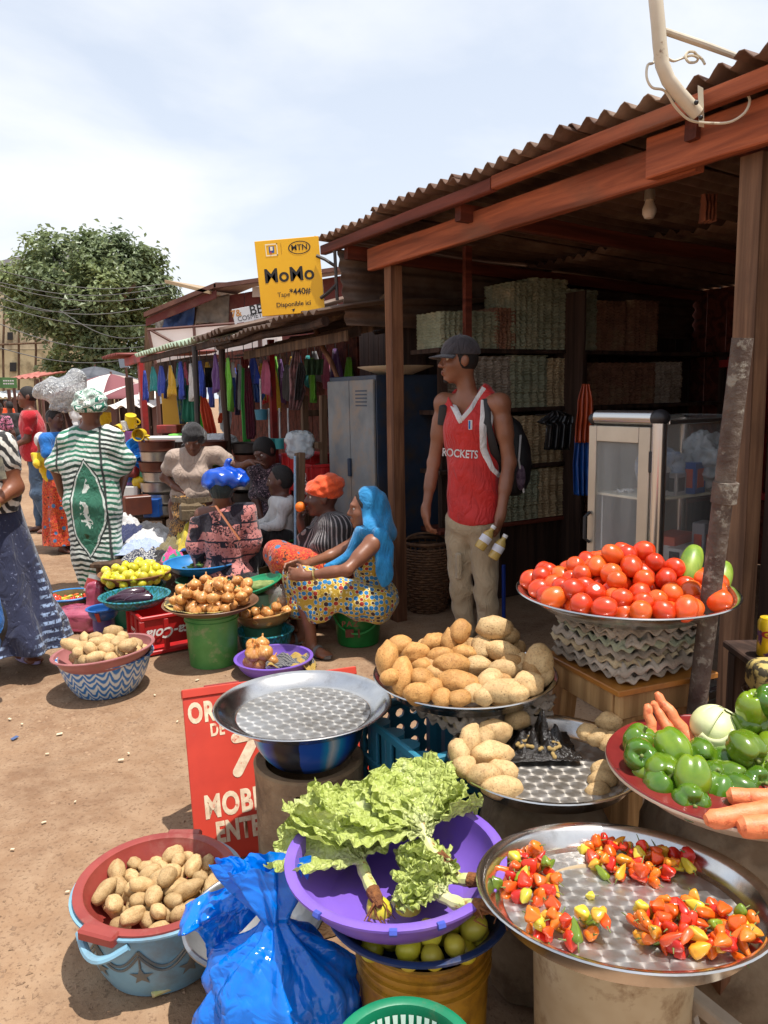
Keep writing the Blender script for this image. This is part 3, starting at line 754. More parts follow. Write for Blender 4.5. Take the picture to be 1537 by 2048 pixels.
# ================================================================ far buildings, tree, umbrellas
M_conc=mat('stained_concrete',S(196,182,152),.9,0,S(174,160,132),vs=.5,dirt=S(100,90,74),ds=.6,dlo=.5,dhi=.7)
M_concd=mat('ochre_concrete',S(186,172,138),.9,0,S(166,150,116),vs=.6,dirt=S(86,74,52),ds=.8)
M_void=mat('dark_opening',S(34,32,32),.8)
fb=thing('unfinished_building','unfinished concrete building with scaffold poles behind the big tree','building',V((-24,42,0)))
def fp(px,py,dy=0.0):return at(px,py,42+dy)-fb.location
slab('wall',[fp(-60,830),fp(150,830),fp(150,700),fp(-60,700)],6,M_concd,fb)
slab('wall',[fp(-60,699),fp(148,699),fp(148,540),fp(-60,528)],6,M_conc,fb)
slab('roof',[fp(-60,527),fp(150,539),fp(140,488),fp(-60,536)],6,mat('grey_roof',S(140,140,142),.7),fb)
for (px,py,w,h) in ((10,550,12,9),(44,546,9,9),(20,672,10,15),(52,664,8,8),(26,734,12,18)):
 slab('window',[fp(px-w/2,py+h/2,-.08),fp(px+w/2,py+h/2,-.08),fp(px+w/2,py-h/2,-.08),fp(px-w/2,py-h/2,-.08)],.06,M_void,fb)
for i,x in enumerate((8,38,70)):
 mb=MB();mb.tube([fp(x,790,-1.2),fp(x+rnd.uniform(-3,3),700,-1.2),fp(x+rnd.uniform(-3,3),620,-1.2)],.06,5);mb.build('scaffold_pole',M_wood,fb)
for y in (690,):mb=MB();mb.tube([fp(-20,y,-1.3),fp(100,y+rnd.uniform(-5,5),-1.3)],.05,5);mb.build('scaffold_pole',M_wood,fb)
# tree
def make_tree():
 Y=32.0;base=at(200,800,Y).to_2d().to_3d();t=thing('broad_leaved_tree','large dark green broad-leaved tree rising behind the market stalls','tree',base)
 def q(px,py,dy=0.0):return at(px,py,Y+dy)-base
 tr=MB();M_bark=mat('tree_bark',S(110,90,70),.9,0,S(80,66,52),vs=4,bump=.4,bs=10)
 tr.tube([V((0,0,0)),q(205,760),q(190,700),q(180,640)],[.45,.4,.34,.28],8)
 for a,b,c in (((190,700),(120,655),(70,630)),((185,670),(230,610),(270,570)),((180,640),(150,570),(130,520)),((195,690),(260,660),(300,640)),((182,640),(205,560),(215,510)),((150,600),(90,560),(40,540))):
  tr.tube([q(*a),q(*b,rnd.uniform(-1.5,1.5)),q(*c,rnd.uniform(-2,2))],[.22,.14,.06],6)
 tr.build('trunk',M_bark,t)
 m,nt,b=newmat('tree_leaf');
 tcn=N(nt,'ShaderNodeTexCoord');n1=N(nt,'ShaderNodeTexNoise',Vector=tcn.outputs['Object'],Scale=.55,Detail=3.0);n2=N(nt,'ShaderNodeTexNoise',Vector=tcn.outputs['Object'],Scale=6.0,Detail=2.0)
 c=mixc(nt,ramp(nt,n1,[(.4,0.),(.66,1.)]),S(108,124,88),S(148,160,100));c=mixc(nt,ramp(nt,n2,[(.4,0.),(.7,.7)]),c,S(126,138,110))
 setin(nt,b,'Base Color',c);setin(nt,b,'Roughness',.42)
 trn=N(nt,'ShaderNodeBsdfTranslucent',Color=c);mxs=N(nt,'ShaderNodeMixShader',i0=.3);nt.links.new(b.outputs[0],mxs.inputs[1]);nt.links.new(trn.outputs[0],mxs.inputs[2]);nt.links.new(mxs.outputs[0],[x for x in nt.nodes if x.type=='OUTPUT_MATERIAL'][0].inputs[0])
 r=np.random.RandomState(4);clumps=[]
 lobes=[(215,545,90,58),(165,505,48,30),(268,520,30,26),(120,560,90,70),(255,585,75,75),(70,580,55,34),(190,620,120,70),(250,660,70,80),(120,640,60,40),(185,700,75,55),(240,740,60,40),(150,500,60,28),(290,540,35,35),(160,745,55,30),(15,560,40,20),(45,628,34,22),(100,690,26,22),(225,500,36,22),(312,585,22,30),(85,520,30,16)]
 for (px,py,rx,ry) in lobes:
  cc=q(px,py);ax=rx/FPX*Y;az=ry/FPX*Y
  for i in range(int(rx*ry/46)):
   d=r.normal(0,1,3);d /= np.linalg.norm(d);rr=.5+.75*r.rand()**.7
   p=cc+V((d[0]*ax*rr,d[1]*max(ax,az)*.9*rr,d[2]*az*rr))
   if fbm(p.x*.45,p.y*.45,p.z*.45,2)>-.10:clumps.append((p,V(d)))
 vs=[];fs=[]
 for (p,d) in clumps:
  k=int(r.randint(26,42));cs=r.uniform(.2,.5)
  for i in range(k):
   o=V(r.normal(0,1,3))*cs*.55;l=r.uniform(.08,.16);a=V(r.normal(0,1,3));nrm=(V((0,0,1))*.9+d*.7+V(r.normal(0,.5,3))).normalized()
   a=(a-nrm*a.dot(nrm)).normalized();bb=nrm.cross(a);c0=p+o;i0=len(vs)
   vs += [c0-a*l,c0-bb*l*.55+nrm*.03,c0+a*l-nrm*.03,c0+bb*l*.55+nrm*.03];fs.append((i0,i0+1,i0+2,i0+3))
 mb=MB();mb.add(vs,fs);mb.build('crown',m,t,smooth=False)
make_tree()
# wires
wc=[((-20,560),(330,575),24,26),((-20,566),(335,590),24,26),((-20,535),(340,566),22,25),((-20,590),(300,615),22,24),((-20,640),(320,690),20,20),((-20,690),(330,705),20,20),((-20,605),(380,640),20,20),((120,620),(320,668),20,19),((-20,570),(160,618),24,22)]
M_wire=mat('wire_black',S(70,68,66),.6)
for i,(a,b,ya,yb) in enumerate(wc):
 p,q=at(*a,ya),at(*b,yb);pts=[p.lerp(q,k/12)+V((0,0,-.35*math.sin(math.pi*k/12))) for k in range(13)]
 mb=MB();mb.tube(pts,.012,4);o=mb.build('overhead_wire',M_wire)
 tag(o,'thin sagging overhead wire strung across the big tree','wire','overhead wires across the tree')
# far stalls, umbrellas
def umbrella(label,px,py,Y,R_,H_,cols,post_h):
 c=at(px,py,Y);t=thing('market_umbrella',label,'umbrella',V((c.x,c.y,0)),0,'market umbrellas in the background')
 n=8
 for k in range(n):
  a0,a1=2*math.pi*k/n+.2,2*math.pi*(k+1)/n+.2
  def fn(u,v,a0=a0,a1=a1):
   a=a0+(a1-a0)*u;r=R_*v*(1-.06*math.sin(math.pi*u)*v);return (r*math.cos(a),r*math.sin(a),c.z-H_*v**1.35)
  mb=MB();mb.grid(fn,5,6);mb.build('canopy_panel',cols[k % len(cols)],t,angle=None,solid=.01)
 mb=MB();mb.tube([(0,0,0),(0,0,c.z+.05)],.025,6);mb.build('pole',M_fr,t)
M_uw=mat('umbrella_white',S(214,206,200),.8);M_um=mat('umbrella_maroon',S(120,66,70),.8);M_ub=mat('umbrella_beige',S(170,150,140),.8);M_uk=mat('umbrella_dark',S(64,66,72),.8,0,S(84,86,92),vs=3)
umbrella('faded white and maroon market umbrella behind the woman in green',222,748,17,1.45,.5,[M_um,M_uw,M_um,M_ub],2)
umbrella('dark grey market umbrella further back under the tree',190,733,21,1.2,.4,[M_uk],2)
umbrella('cream and maroon umbrella beside the red post stall',285,765,15,1.0,.3,[M_uw,M_um],2)
def bgstall(label,px0,px1,ytop,Y,mroof,mwall,over=.6):
 a,b=at(px0,ytop,Y),at(px1,ytop,Y);z=a.z;L=(b-a).length;c=(a+b)/2;t=thing('market_booth',label,'stall',V((c.x,c.y,0)))
 corr('roof_sheet',V((-L/2,-over,z-.12)),V((L/2,-over,z-.1)),V((-L/2,1.6,z+.12)),.2,.03,mroof,None,sag=.05).parent=t
 for x in (-L/2+.06,L/2-.06):
  for y in (-.4,1.4):MB().box((x,y,(z-.1)/2),(.07,.07,z-.12)).build('post',M_fr,t,smooth=False)
 for i in range(5):MB().box((-L/2+.1+(L-.2)*(i+.5)/5,1.45,z*.45),((L-.24)/5,.03,z*.9)).build('back_board',mwall,t,smooth=False)
 MB().box((0,.3,.75),(L-.2,.8,.05),None,.005).build('counter',M_wood,t,smooth=False)
 MB().box((0,-.08,.37),(L-.24,.03,.70)).build('counter_front',mwall,t,smooth=False)
 return t
M_rr=mat('faded_red_iron',S(178,112,100),.7,.05,S(150,86,76),vs=2)
bgstall('low booth with faded red roof at the far left',34,96,750,26,M_rr,M_dark)
bgstall('dark booth with cream roof behind the mugs',236,330,800,13,M_uw,M_dark)
bgstall('shadowed booth with brown roof left of the red post',190,300,772,20,M_rust,M_dark)
bgstall('grey-roofed booth in the far street left of the red polo',-60,40,790,30,mat('grey_iron',S(200,200,198),.6),M_dark)
t,R,W,Hh,th=sign_board('green_signboard','green signboard on a booth at the far left edge',[(-6,755),(35,755),(33,776),(-8,776)],24,mat('green_sign_paint',S(70,110,60),.6))
mb=MB()
for r_ in range(2):
 for k in range(5):quad(mb,-.3+k*.22,.25-.55*r_,-.3+k*.22+.16,.5-.55*r_)
mb.build('lettering',M_bbs,t)
MB().box((0,.1,-t.location.z/2-.1),(.08,.08,t.location.z-.2)).build('post',M_fr,t,smooth=False)
# solar panel on the far stall roof
t,R,W,Hh,th=sign_board('roof_panel','small tilted grey panel standing on the red stall roof',[(239,711),(257,708),(255,734),(238,736)],12.5,mat('panel_grey',S(120,130,142),.4))
MB().tube([V((0,.1,-.1)),V((0,.15,-.45))],.02,6).build('strut',M_fr,t)
# ================================================================ produce shapes
def lump(v,rx,ry,rz,amp,fr,seed):
 k=1+amp*fbm(v.x*fr+seed,v.y*fr,v.z*fr+seed*2,2)*2;return V((v.x*rx*k,v.y*ry*k,v.z*rz*k))
def M_potato(name,c1,c2,c3):
 if name in MATS:return MATS[name]
 m,nt,b=newmat(name);MATS[name]=m;t=N(nt,'ShaderNodeTexCoord');oi=N(nt,'ShaderNodeObjectInfo')
 off=N(nt,'ShaderNodeVectorMath',{'operation':'MULTIPLY_ADD'},i0=oi.outputs['Location'],i1=(31.0,31.0,31.0),i2=t.outputs['Object'])
 n1=N(nt,'ShaderNodeTexNoise',Vector=off,Scale=1.5,Detail=6.0,Roughness=.65);n2=N(nt,'ShaderNodeTexNoise',Vector=off,Scale=7.0,Detail=5.0,Roughness=.7);v=N(nt,'ShaderNodeTexVoronoi',Vector=off,Scale=2.6)
 c=mixc(nt,ramp(nt,n1,[(.35,0.),(.65,1.)]),c1,c2);c=mixc(nt,ramp(nt,v.outputs['Distance'],[(.06,.8),(.16,0.)]),c,c3);c=mixc(nt,ramp(nt,n2,[(.5,0.),(.68,.7)]),c,c3)
 hv=N(nt,'ShaderNodeHueSaturation',Color=c,Value=math_(nt,'MULTIPLY_ADD',oi.outputs['Random'],.35,.82));setin(nt,b,'Base Color',hv.outputs[0]);setin(nt,b,'Roughness',.6);setin(nt,b,'Specular IOR Level',.3)
 bp=N(nt,'ShaderNodeBump',Height=math_(nt,'ADD',n2,math_(nt,'MULTIPLY',ramp(nt,v.outputs['Distance'],[(.0,0.),(.2,1.)]),.8)),Strength=.45,Distance=.004);nt.links.new(bp.outputs[0],b.inputs['Normal']);return m
MP1=M_potato('potato_skin',S(194,152,98),S(170,128,78),S(118,86,54));MP2=M_potato('potato_skin_pale',S(200,170,122),S(180,146,100),S(128,100,68));MP3=M_potato('potato_skin_gold',S(196,148,88),S(172,122,66),S(120,82,46))
def potato_meshes(m):
 out=[]
 for i in range(6):
  mb=MB();l=[1.45,1.25,1.6,1.15,1.35,1.8][i]
  mb.ball((0,0,0),1,18,12,fn=lambda v:lump(v,l,1.0,.86,.15,1.5,i*3.3+.5));out.append(mb.mesh('potato',m))
 return out
PO1,PO2,PO3=potato_meshes(MP1),potato_meshes(MP2),potato_meshes(MP3)
def gloss(name,c1,c2,pole=None,rough=.26,rand=.3,vs=1.6,coat=.2,spots=None):
 if name in MATS:return MATS[name]
 m,nt,b=newmat(name);MATS[name]=m;t=N(nt,'ShaderNodeTexCoord');oi=N(nt,'ShaderNodeObjectInfo')
 n=N(nt,'ShaderNodeTexNoise',Vector=t.outputs['Object'],Scale=vs,Detail=3.0)
 c=mixc(nt,ramp(nt,math_(nt,'ADD',math_(nt,'MULTIPLY',n,.5),math_(nt,'MULTIPLY_ADD',oi.outputs['Random'],.55,.0)),[(.35,0.),(.7,1.)]),c1,c2)
 if pole:
  sx=N(nt,'ShaderNodeSeparateXYZ',i0=t.outputs['Generated']);c=mixc(nt,ramp(nt,math_(nt,'ADD',sx.outputs[2],math_(nt,'MULTIPLY',math_(nt,'FRACT',math_(nt,'MULTIPLY',oi.outputs['Random'],9.7)),.22)),[(1.02,0.),(1.2,.8)]),c,pole)
 hv=N(nt,'ShaderNodeHueSaturation',Color=c,Value=math_(nt,'MULTIPLY_ADD',math_(nt,'FRACT',math_(nt,'MULTIPLY',oi.outputs['Random'],5.3)),rand,1-rand*.6));setin(nt,b,'Base Color',hv.outputs[0])
 setin(nt,b,'Roughness',rough);setin(nt,b,'Coat Weight',coat);setin(nt,b,'Coat Roughness',.06)
 setin(nt,b,'Subsurface Weight',.08);setin(nt,b,'Subsurface Radius',(.01,.004,.002));setin(nt,b,'Subsurface Scale',.3)
 return m
MT=gloss('tomato_skin',S(212,58,22),S(226,96,30),S(226,150,46),.3,.35)
def tomato_meshes():
 out=[]
 for i in range(4):
  l=[1.12,1.3,1.0,1.2][i];mb=MB()
  def fn(v):
   k=1+.04*fbm(v.x*1.3+i*4,v.y*1.3,v.z*1.3)*2;d=math.hypot(v.x,v.y);z=v.z*l*(1-(.13*math.exp(-(d/.25)**2) if v.z>0 else 0));return V((v.x*k,v.y*k,z*k))
  mb.ball((0,0,0),1,20,14,fn=fn);out.append(mb.mesh('tomato',MT))
 return out
TOM=tomato_meshes()
def onion_mat():
 m,nt,b=newmat('onion_skin');t=N(nt,'ShaderNodeTexCoord');oi=N(nt,'ShaderNodeObjectInfo')
 g=N(nt,'ShaderNodeTexGradient',{'gradient_type':'RADIAL'},Vector=t.outputs['Object']);sx=N(nt,'ShaderNodeSeparateXYZ',i0=t.outputs['Object'])
 cv_=N(nt,'ShaderNodeCombineXYZ',i0=math_(nt,'MULTIPLY',g,26.0),i1=math_(nt,'MULTIPLY',sx.outputs[2],1.2),i2=oi.outputs['Random'])
 n=N(nt,'ShaderNodeTexNoise',Vector=cv_,Scale=1.6,Detail=4.0);c=mixc(nt,ramp(nt,n,[(.32,0.),(.66,1.)]),S(214,160,92),S(178,108,52))
 n2=N(nt,'ShaderNodeTexNoise',Vector=t.outputs['Object'],Scale=2.2,Detail=3.0);c=mixc(nt,ramp(nt,n2,[(.55,0.),(.7,.6)]),c,S(228,192,140))
 hv=N(nt,'ShaderNodeHueSaturation',Color=c,Value=math_(nt,'MULTIPLY_ADD',oi.outputs['Random'],.35,.8));setin(nt,b,'Base Color',hv.outputs[0]);setin(nt,b,'Roughness',.33);return m
MO=onion_mat()
def onion_mesh(i):
 mb=MB();f=[.85,.95,.8][i];pr=[(0,-.92*f),(.25,-.9*f),(.62,-.72*f),(.9,-.35*f),(1,.0),(.93,.32*f),(.7,.62*f),(.38,.84*f),(.17,.98*f),(.1,1.2*f),(.12,1.45*f),(.03,1.55*f)]
 mb.lathe(pr,18,mod=lambda r,z,th,k:(r*(1+.03*math.sin(3*th+i)),z));return mb.mesh('onion',MO)
ONI=[onion_mesh(i) for i in range(3)]
ML=gloss('lemon_skin',S(206,198,44),S(222,206,72),None,.38,.3,6.,.1)
def lemon_mesh():
 mb=MB();mb.ball((0,0,0),1,14,12,fn=lambda v:V((v.x*(1+.015*math.sin(9*v.z)),v.y,v.z*1.08+(.12*max(0,v.z-.85)/.15 if v.z>0 else 0))));return [mb.mesh('lime',ML)]
LEM=lemon_mesh()
# packing: drop each piece where it comes to lie lowest
def pack(n,R,r,seed,shape=None,dome=None,tries=26,squash=.86,jit=.12):
 rg=random.Random(seed);P=[]
 for _ in range(n):
  best=None;ri=r*(1+rg.uniform(-jit,jit))
  for k in range(tries):
   a=rg.uniform(0,2*math.pi);q=R*math.sqrt(rg.random());x,y=q*math.cos(a),q*math.sin(a)
   if shape and not shape(x,y):continue
   z=ri*.86
   for (X,Y,Z,rr) in P:
    d2=(X-x)**2+(Y-y)**2;s=(rr+ri)*.93
    if d2<s*s:z=max(z,Z+math.sqrt(s*s-d2)*squash)
   cost=z+(0 if dome is None else dome*math.hypot(x,y))
   if best is None or cost<best[0]:best=(cost,x,y,z,ri)
  if best:P.append(best[1:])
 return P
def put(name,me,loc,R,s,label,cat,group):
 o=bpy.data.objects.new(name,me);COL.objects.link(o);M=R.to_4x4() @ Matrix.Diagonal((s,s,s,1)) if not hasattr(s,'__len__') else R.to_4x4() @ Matrix.Diagonal((*s,1))
 M.translation=loc;o.matrix_world=M
 return tag(o,label,cat,group)
def heap(name,meshes,c,n,R,r,seed,label,cat,group,tilt=.5,upright=False,shape=None,dome=None,plane=None,jit=.12):
 rg=random.Random(seed*7+1)
 for (x,y,z,ri) in pack(n,R,r,seed,shape,dome,jit=jit):
  if upright:Rm=eul(rg.gauss(0,tilt),rg.gauss(0,tilt),rg.uniform(0,6.28))
  else:Rm=Matrix.Rotation(rg.uniform(0,6.28),3,'Z') @ Matrix.Rotation(rg.gauss(0,tilt),3,'Y') @ Matrix.Rotation(rg.uniform(0,6.28),3,'X')
  p=V((x,y,z));
  if plane is not None:p=plane @ p
  put(name,rg.choice(meshes),V(c)+p,Rm,ri,label,cat,group)
# ================================================================ vessels
def metal_tray_mat(name,tint=(.56,.55,.53),r=.30,perl=.04,dirtamt=.0):
 m,nt,b=newmat(name);t=N(nt,'ShaderNodeTexCoord');sp=N(nt,'ShaderNodeSeparateXYZ',i0=t.outputs['Object'])
 gy=math_(nt,'DIVIDE',sp.outputs[1],perl*.86);row=math_(nt,'FLOOR',gy);fy=math_(nt,'SUBTRACT',math_(nt,'SUBTRACT',gy,row),.5)
 gx=math_(nt,'ADD',math_(nt,'DIVIDE',sp.outputs[0],perl),math_(nt,'MULTIPLY',math_(nt,'MODULO',math_(nt,'ABSOLUTE',row),2.0),.5));fx=math_(nt,'SUBTRACT',math_(nt,'SUBTRACT',gx,math_(nt,'FLOOR',gx)),.5)
 tv=N(nt,'ShaderNodeCombineXYZ',i0=fx,i1=fy,i2=0.0);tw=N(nt,'ShaderNodeVectorTransform',{'vector_type':'VECTOR','convert_from':'OBJECT','convert_to':'WORLD'},i0=tv)
 nt.links.new(tw.outputs[0],b.inputs['Tangent'])
 n=N(nt,'ShaderNodeTexNoise',Vector=t.outputs['Object'],Scale=14.0,Detail=6.0,Roughness=.65);n2=N(nt,'ShaderNodeTexNoise',Vector=t.outputs['Object'],Scale=5.0,Detail=7.0,Roughness=.7)
 c=mixc(nt,ramp(nt,n2,[(.42,0.),(.66,.85)]),tint,(tint[0]*.55,tint[1]*.52,tint[2]*.47));setin(nt,b,'Base Color',c)
 setin(nt,b,'Metallic',0.86);setin(nt,b,'Anisotropic',.7);setin(nt,b,'Roughness',math_(nt,'MULTIPLY_ADD',n,.22,r));return m
M_steel=mat('polished_steel_rim',(.72,.71,.69),.2,1.0,(.55,.53,.50),vs=9,dirt=(.32,.30,.28),ds=6,dlo=.55,dhi=.75,rvar=.08)
M_trayA=metal_tray_mat('engraved_steel_floor');M_trayB=metal_tray_mat('dusty_steel_floor',(.55,.52,.48),.36,.04)
M_dull=mat('dull_aluminium',(.42,.42,.42),.42,.85,(.3,.3,.3),vs=10,dirt=(.2,.19,.18),ds=6)
def tray(label,c,R,h=.045,floor=.72,tilt=(0,0),mats=None,name='steel_tray',cat='tray',n=72,rz=0.):
 t=thing(name,label,cat,c);t.rotation_euler=(tilt[0],tilt[1],rz)
 mr,mf=mats or (M_steel,M_trayA);mb=MB()
 mb.lathe([(R*floor,.0035),(R*(floor+.05),.006),(R*.93,h*.82),(R*.96,h),(R,h*1.04),(R*1.008,h*.98),(R*.995,h*.92),(R*.965,h*.93),(R*.935,h*.76),(R*(floor+.05),.001),(R*floor,.0)],n,closed=True);mb.build('rim',mr,t,angle=50)
 mb=MB();mb.lathe([(0,.0045),(R*floor*.5,.0045),(R*floor-.001,.0038),(R*floor-.001,.0002),(0,0)],n);mb.build('floor',mf,t,angle=40);return t
def bowl(name,label,cat,c,prof,m,tilt=(0,0,0),n=56,part='shell',mod=None,group=None):
 t=thing(name,label,cat,c,0,group);t.rotation_euler=tilt;mb=MB();mb.lathe(prof,n,mod=mod,closed=True);mb.build(part,m,t,angle=50);return t
def bprof(rb,rt,h,lip=.018,th=.005,bulge=0.0):
 o=[(rb+(rt-rb)*(k/6)**.8+bulge*math.sin(math.pi*k/6),h*k/6) for k in range(7)]
 up=[(rb*.98,0.0)]+o[0:];
 inner=[(r-th,z+.0 if k else th) for k,(r,z) in list(enumerate(o))[::-1]]
 return [(0.0,0.0)]+o+[(rt+lip*.6,h+.001),(rt+lip,h+.004),(rt+lip,h+.009),(rt+lip*.4,h+.012),(rt-th*.5,h+.008)]+inner+[(rb-th-.001,th),(0.0,th)]
def plastic(name,c,c2=None,rough=.38,**k):
 return mat(name,c,rough,0,c2 or (c[0]*.8,c[1]*.8,c[2]*.8),vs=7,dirt=k.pop('dirt',S(120,104,84)),ds=k.pop('ds',6),dlo=k.pop('dlo',.58),dhi=k.pop('dhi',.8),bump=.05,bs=40,**k)
def marble_mat(name,c1,c2,fr=9.,c3=None):
 """feathered swirl pattern of marbled enamel: nested scallops round the bowl"""
 m,nt,b=newmat(name);t=N(nt,'ShaderNodeTexCoord');g=N(nt,'ShaderNodeTexGradient',{'gradient_type':'RADIAL'},Vector=t.outputs['Object']);sp=N(nt,'ShaderNodeSeparateXYZ',i0=t.outputs['Object'])
 n=N(nt,'ShaderNodeTexNoise',Vector=t.outputs['Object'],Scale=9.0,Detail=3.0)
 sc=math_(nt,'ABSOLUTE',math_(nt,'SINE',math_(nt,'MULTIPLY',g,2*math.pi*fr)))
 f=math_(nt,'ADD',math_(nt,'ADD',math_(nt,'MULTIPLY',sp.outputs[2],26.0),math_(nt,'MULTIPLY',sc,.9)),math_(nt,'MULTIPLY',n,2.6));w=math_(nt,'FRACT',f)
 c=ramp(nt,w,[(0.,c1),(.35,c1),(.5,c2),(.8,c2),(1.,c1)]);setin(nt,b,'Base Color',c);setin(nt,b,'Roughness',.3);return m
# --- A: light blue tub with maroon basin of potatoes
cA=gnd(318,1757,.225);cA.z=0
M_lb=plastic('light_blue_plastic',S(128,170,190),S(112,156,178),dirt=S(112,104,92),dlo=.5)
tub=thing('laundry_tub','light blue plastic tub with moulded swags and stars standing on the dirt at lower left','tub',cA)
mb=MB();mb.lathe(bprof(.150,.200,.205,.026,.005,.012),64,closed=True);mb.build('shell',M_lb,tub,angle=50)
M_rel=mat('worn_relief',S(96,100,98),.6,0,S(116,112,100),vs=20)
def onwall(th,z,lift=.0015):
 k=max(0,min(1,z/.205));r=.150+.05*k**.8+.012*math.sin(math.pi*k)+lift;return V((r*math.cos(th),r*math.sin(th),z))
for k in range(10):
 a0=k*2*math.pi/10-.3;a1=a0+2*math.pi/10
 for dz in (0,.014):
  mb=MB();mb.tube([onwall(a0+(a1-a0)*i/14,.165-dz-.05*math.sin(math.pi*i/14)) for i in range(15)],.0035,5);mb.build('swag_relief',M_rel,tub)
 mb=MB();mb.tube([onwall(a0,.163),onwall(a0,.115)],.003,5);mb.build('cord_relief',M_rel,tub)
 pts=[]
 for j in range(10):
  rr=.030 if j % 2==0 else .012;a=math.pi/2+j*math.pi/5;pts.append(onwall(a0+rr*math.cos(a)/.18,.088+rr*math.sin(a),.0025))
 mb=MB();mb.add([onwall(a0,.088,.004)]+pts,[(0,1+j,1+(j+1) % 10) for j in range(10)]);mb.build('star_relief',M_rel,tub)
for a in (math.radians(-112),math.radians(68)):
 mb=MB();u=V((math.cos(a),math.sin(a),0));w=V((-math.sin(a),math.cos(a),0))
 mb.tube([u*(.212+.035*math.sin(math.pi*i/12))+w*(-.075+.15*i/12)+V((0,0,.198-.03*math.sin(math.pi*i/12))) for i in range(13)],.011,8,flat=.8);mb.build('handle',M_lb,tub)
M_mar=plastic('maroon_plastic',S(150,64,56),S(132,52,46),dirt=S(158,110,96),dlo=.56)
mbn=bowl('maroon_basin','maroon plastic basin of potatoes sitting in the light blue tub','basin',cA+V((-.004,-.004,.128)),bprof(.135,.188,.092,.024,.004),M_mar,(math.radians(2),math.radians(1),0))
mb=MB();mb.box((-.02,-.214,.092),(.105,.035,.03),Matrix.Rotation(.0,3,'Z'),.006);o=mb.build('grip',M_mar,mbn,smooth=False);o.rotation_euler=(0,0,math.radians(-18))
mb=MB();mb.box((.02,.212,.094),(.10,.03,.02),None,.006);mb.build('grip',M_mar,mbn,smooth=False)
heap('potato',PO2,cA+V((.0,.02,.150)),60,.150,.0225,5,'small pale potato in the maroon basin in the blue tub','potato','potatoes in the maroon basin',.3,dome=.22)
# --- red board
MS=mat('red_board_paint',S(196,60,40),.5,0,S(178,50,34),vs=5,dirt=S(168,88,66),ds=5,dlo=.6,dhi=.78)
zb=.50
bl,br_=gnd(366,1735,0),gnd(752,1660,0);tl=at(364,1392,bl.y+.20);tr_=at(712,1343,br_.y+.22)
brd=thing('sandwich_board','red painted folding board with cream stencilled letters standing behind the empty steel tray','signboard',(bl+br_)/2)
ex=(tr_-tl);ey=((tl+tr_)/2-(bl+br_)/2);Wb=ex.length;ex.normalize();ey=(ey-ex*ey.dot(ex));Hb=ey.length;ey.normalize();nz=ex.cross(ey)
Rb=Matrix((ex,ey,nz)).transposed();cb=(tl+tr_)/2-ey*Hb/2-brd.location
for dx in (-.25,.25):MB().box(cb+Rb @ V((dx*Wb*1.0,0,0)),(Wb*.5-.002,Hb,.014),Rb,.002).build('panel',MS,brd,smooth=False)
MB().box(cb+Rb @ V((0,Hb/2+.004,-.012)),(Wb*1.0,.03,.05),Rb,.003).build('top_rail',MS,brd,smooth=False)
MB().box(cb+Rb @ V((-.28*Wb,Hb/2+.021,-.01)),(.12,.008,.02),Rb,.002).build('hinge',M_mar,brd,smooth=False)
for dx in (-.5,.5):MB().box(cb+Rb @ V((dx*(Wb-.03),0,-.022)),(.022,Hb*.98,.028),Rb,.003).build('side_rail',M_redd,brd,smooth=False)
bk=V((0,.22,-Hb));p_top=cb+Rb @ V((0,Hb/2-.01,-.04));p_bot=p_top+V((.0,.14,0));p_bot.z=.0
for dx in (-.45,.45):MB().bar(p_top+ex*dx*Wb,p_bot+ex*dx*Wb+V((0,.08,.012)),.03,.02).build('back_leg',M_redd,brd,smooth=False)
M_sten=mat('cream_stencil',S(222,206,176),.65,0,S(200,170,140),vs=40,dirt=S(190,84,60),ds=30,dlo=.6,dhi=.68)
def bt(s,x,y,sz,**k):lettering('lettering',s,sz,M_sten,brd,cb+Rb @ V((-Wb/2+x,Hb/2-y,.0085)),Rb,align='LEFT',**k)
bt('OR',.014,.066,.09,off=.004,sx=.66,spacing=1.12);bt('DE',.082,.128,.056,off=.002,sx=.66,spacing=1.1);bt('MOBI',.04,.372,.098,off=.004,sx=.72,spacing=1.08);bt('ENTE',.07,.456,.088,off=.004,sx=.68,spacing=1.05)
mb=MB()
for (a,b,w) in (((.165,.165),(.23,.162),.034),((.16,.275),(.235,.165),.034)):
 p,q=V((a[0]-Wb/2,Hb/2-a[1],.009)),V((b[0]-Wb/2,Hb/2-b[1],.009));d=(q-p).normalized();s=V((-d.y,d.x,0))*w/2
 rim=[p+s*math.cos(t_)-d*abs(math.sin(t_))*w/2 if i<9 else q+s*math.cos(t_)+d*abs(math.sin(t_))*w/2 for i,t_ in enumerate([math.pi*k/8 for k in range(8,-1,-1)]+[math.pi*k/8 for k in range(9)])]
 mb.add([cb+Rb @ v for v in rim],[tuple(range(len(rim)))])
mb.build('arrow_mark',M_sten,brd,smooth=False)
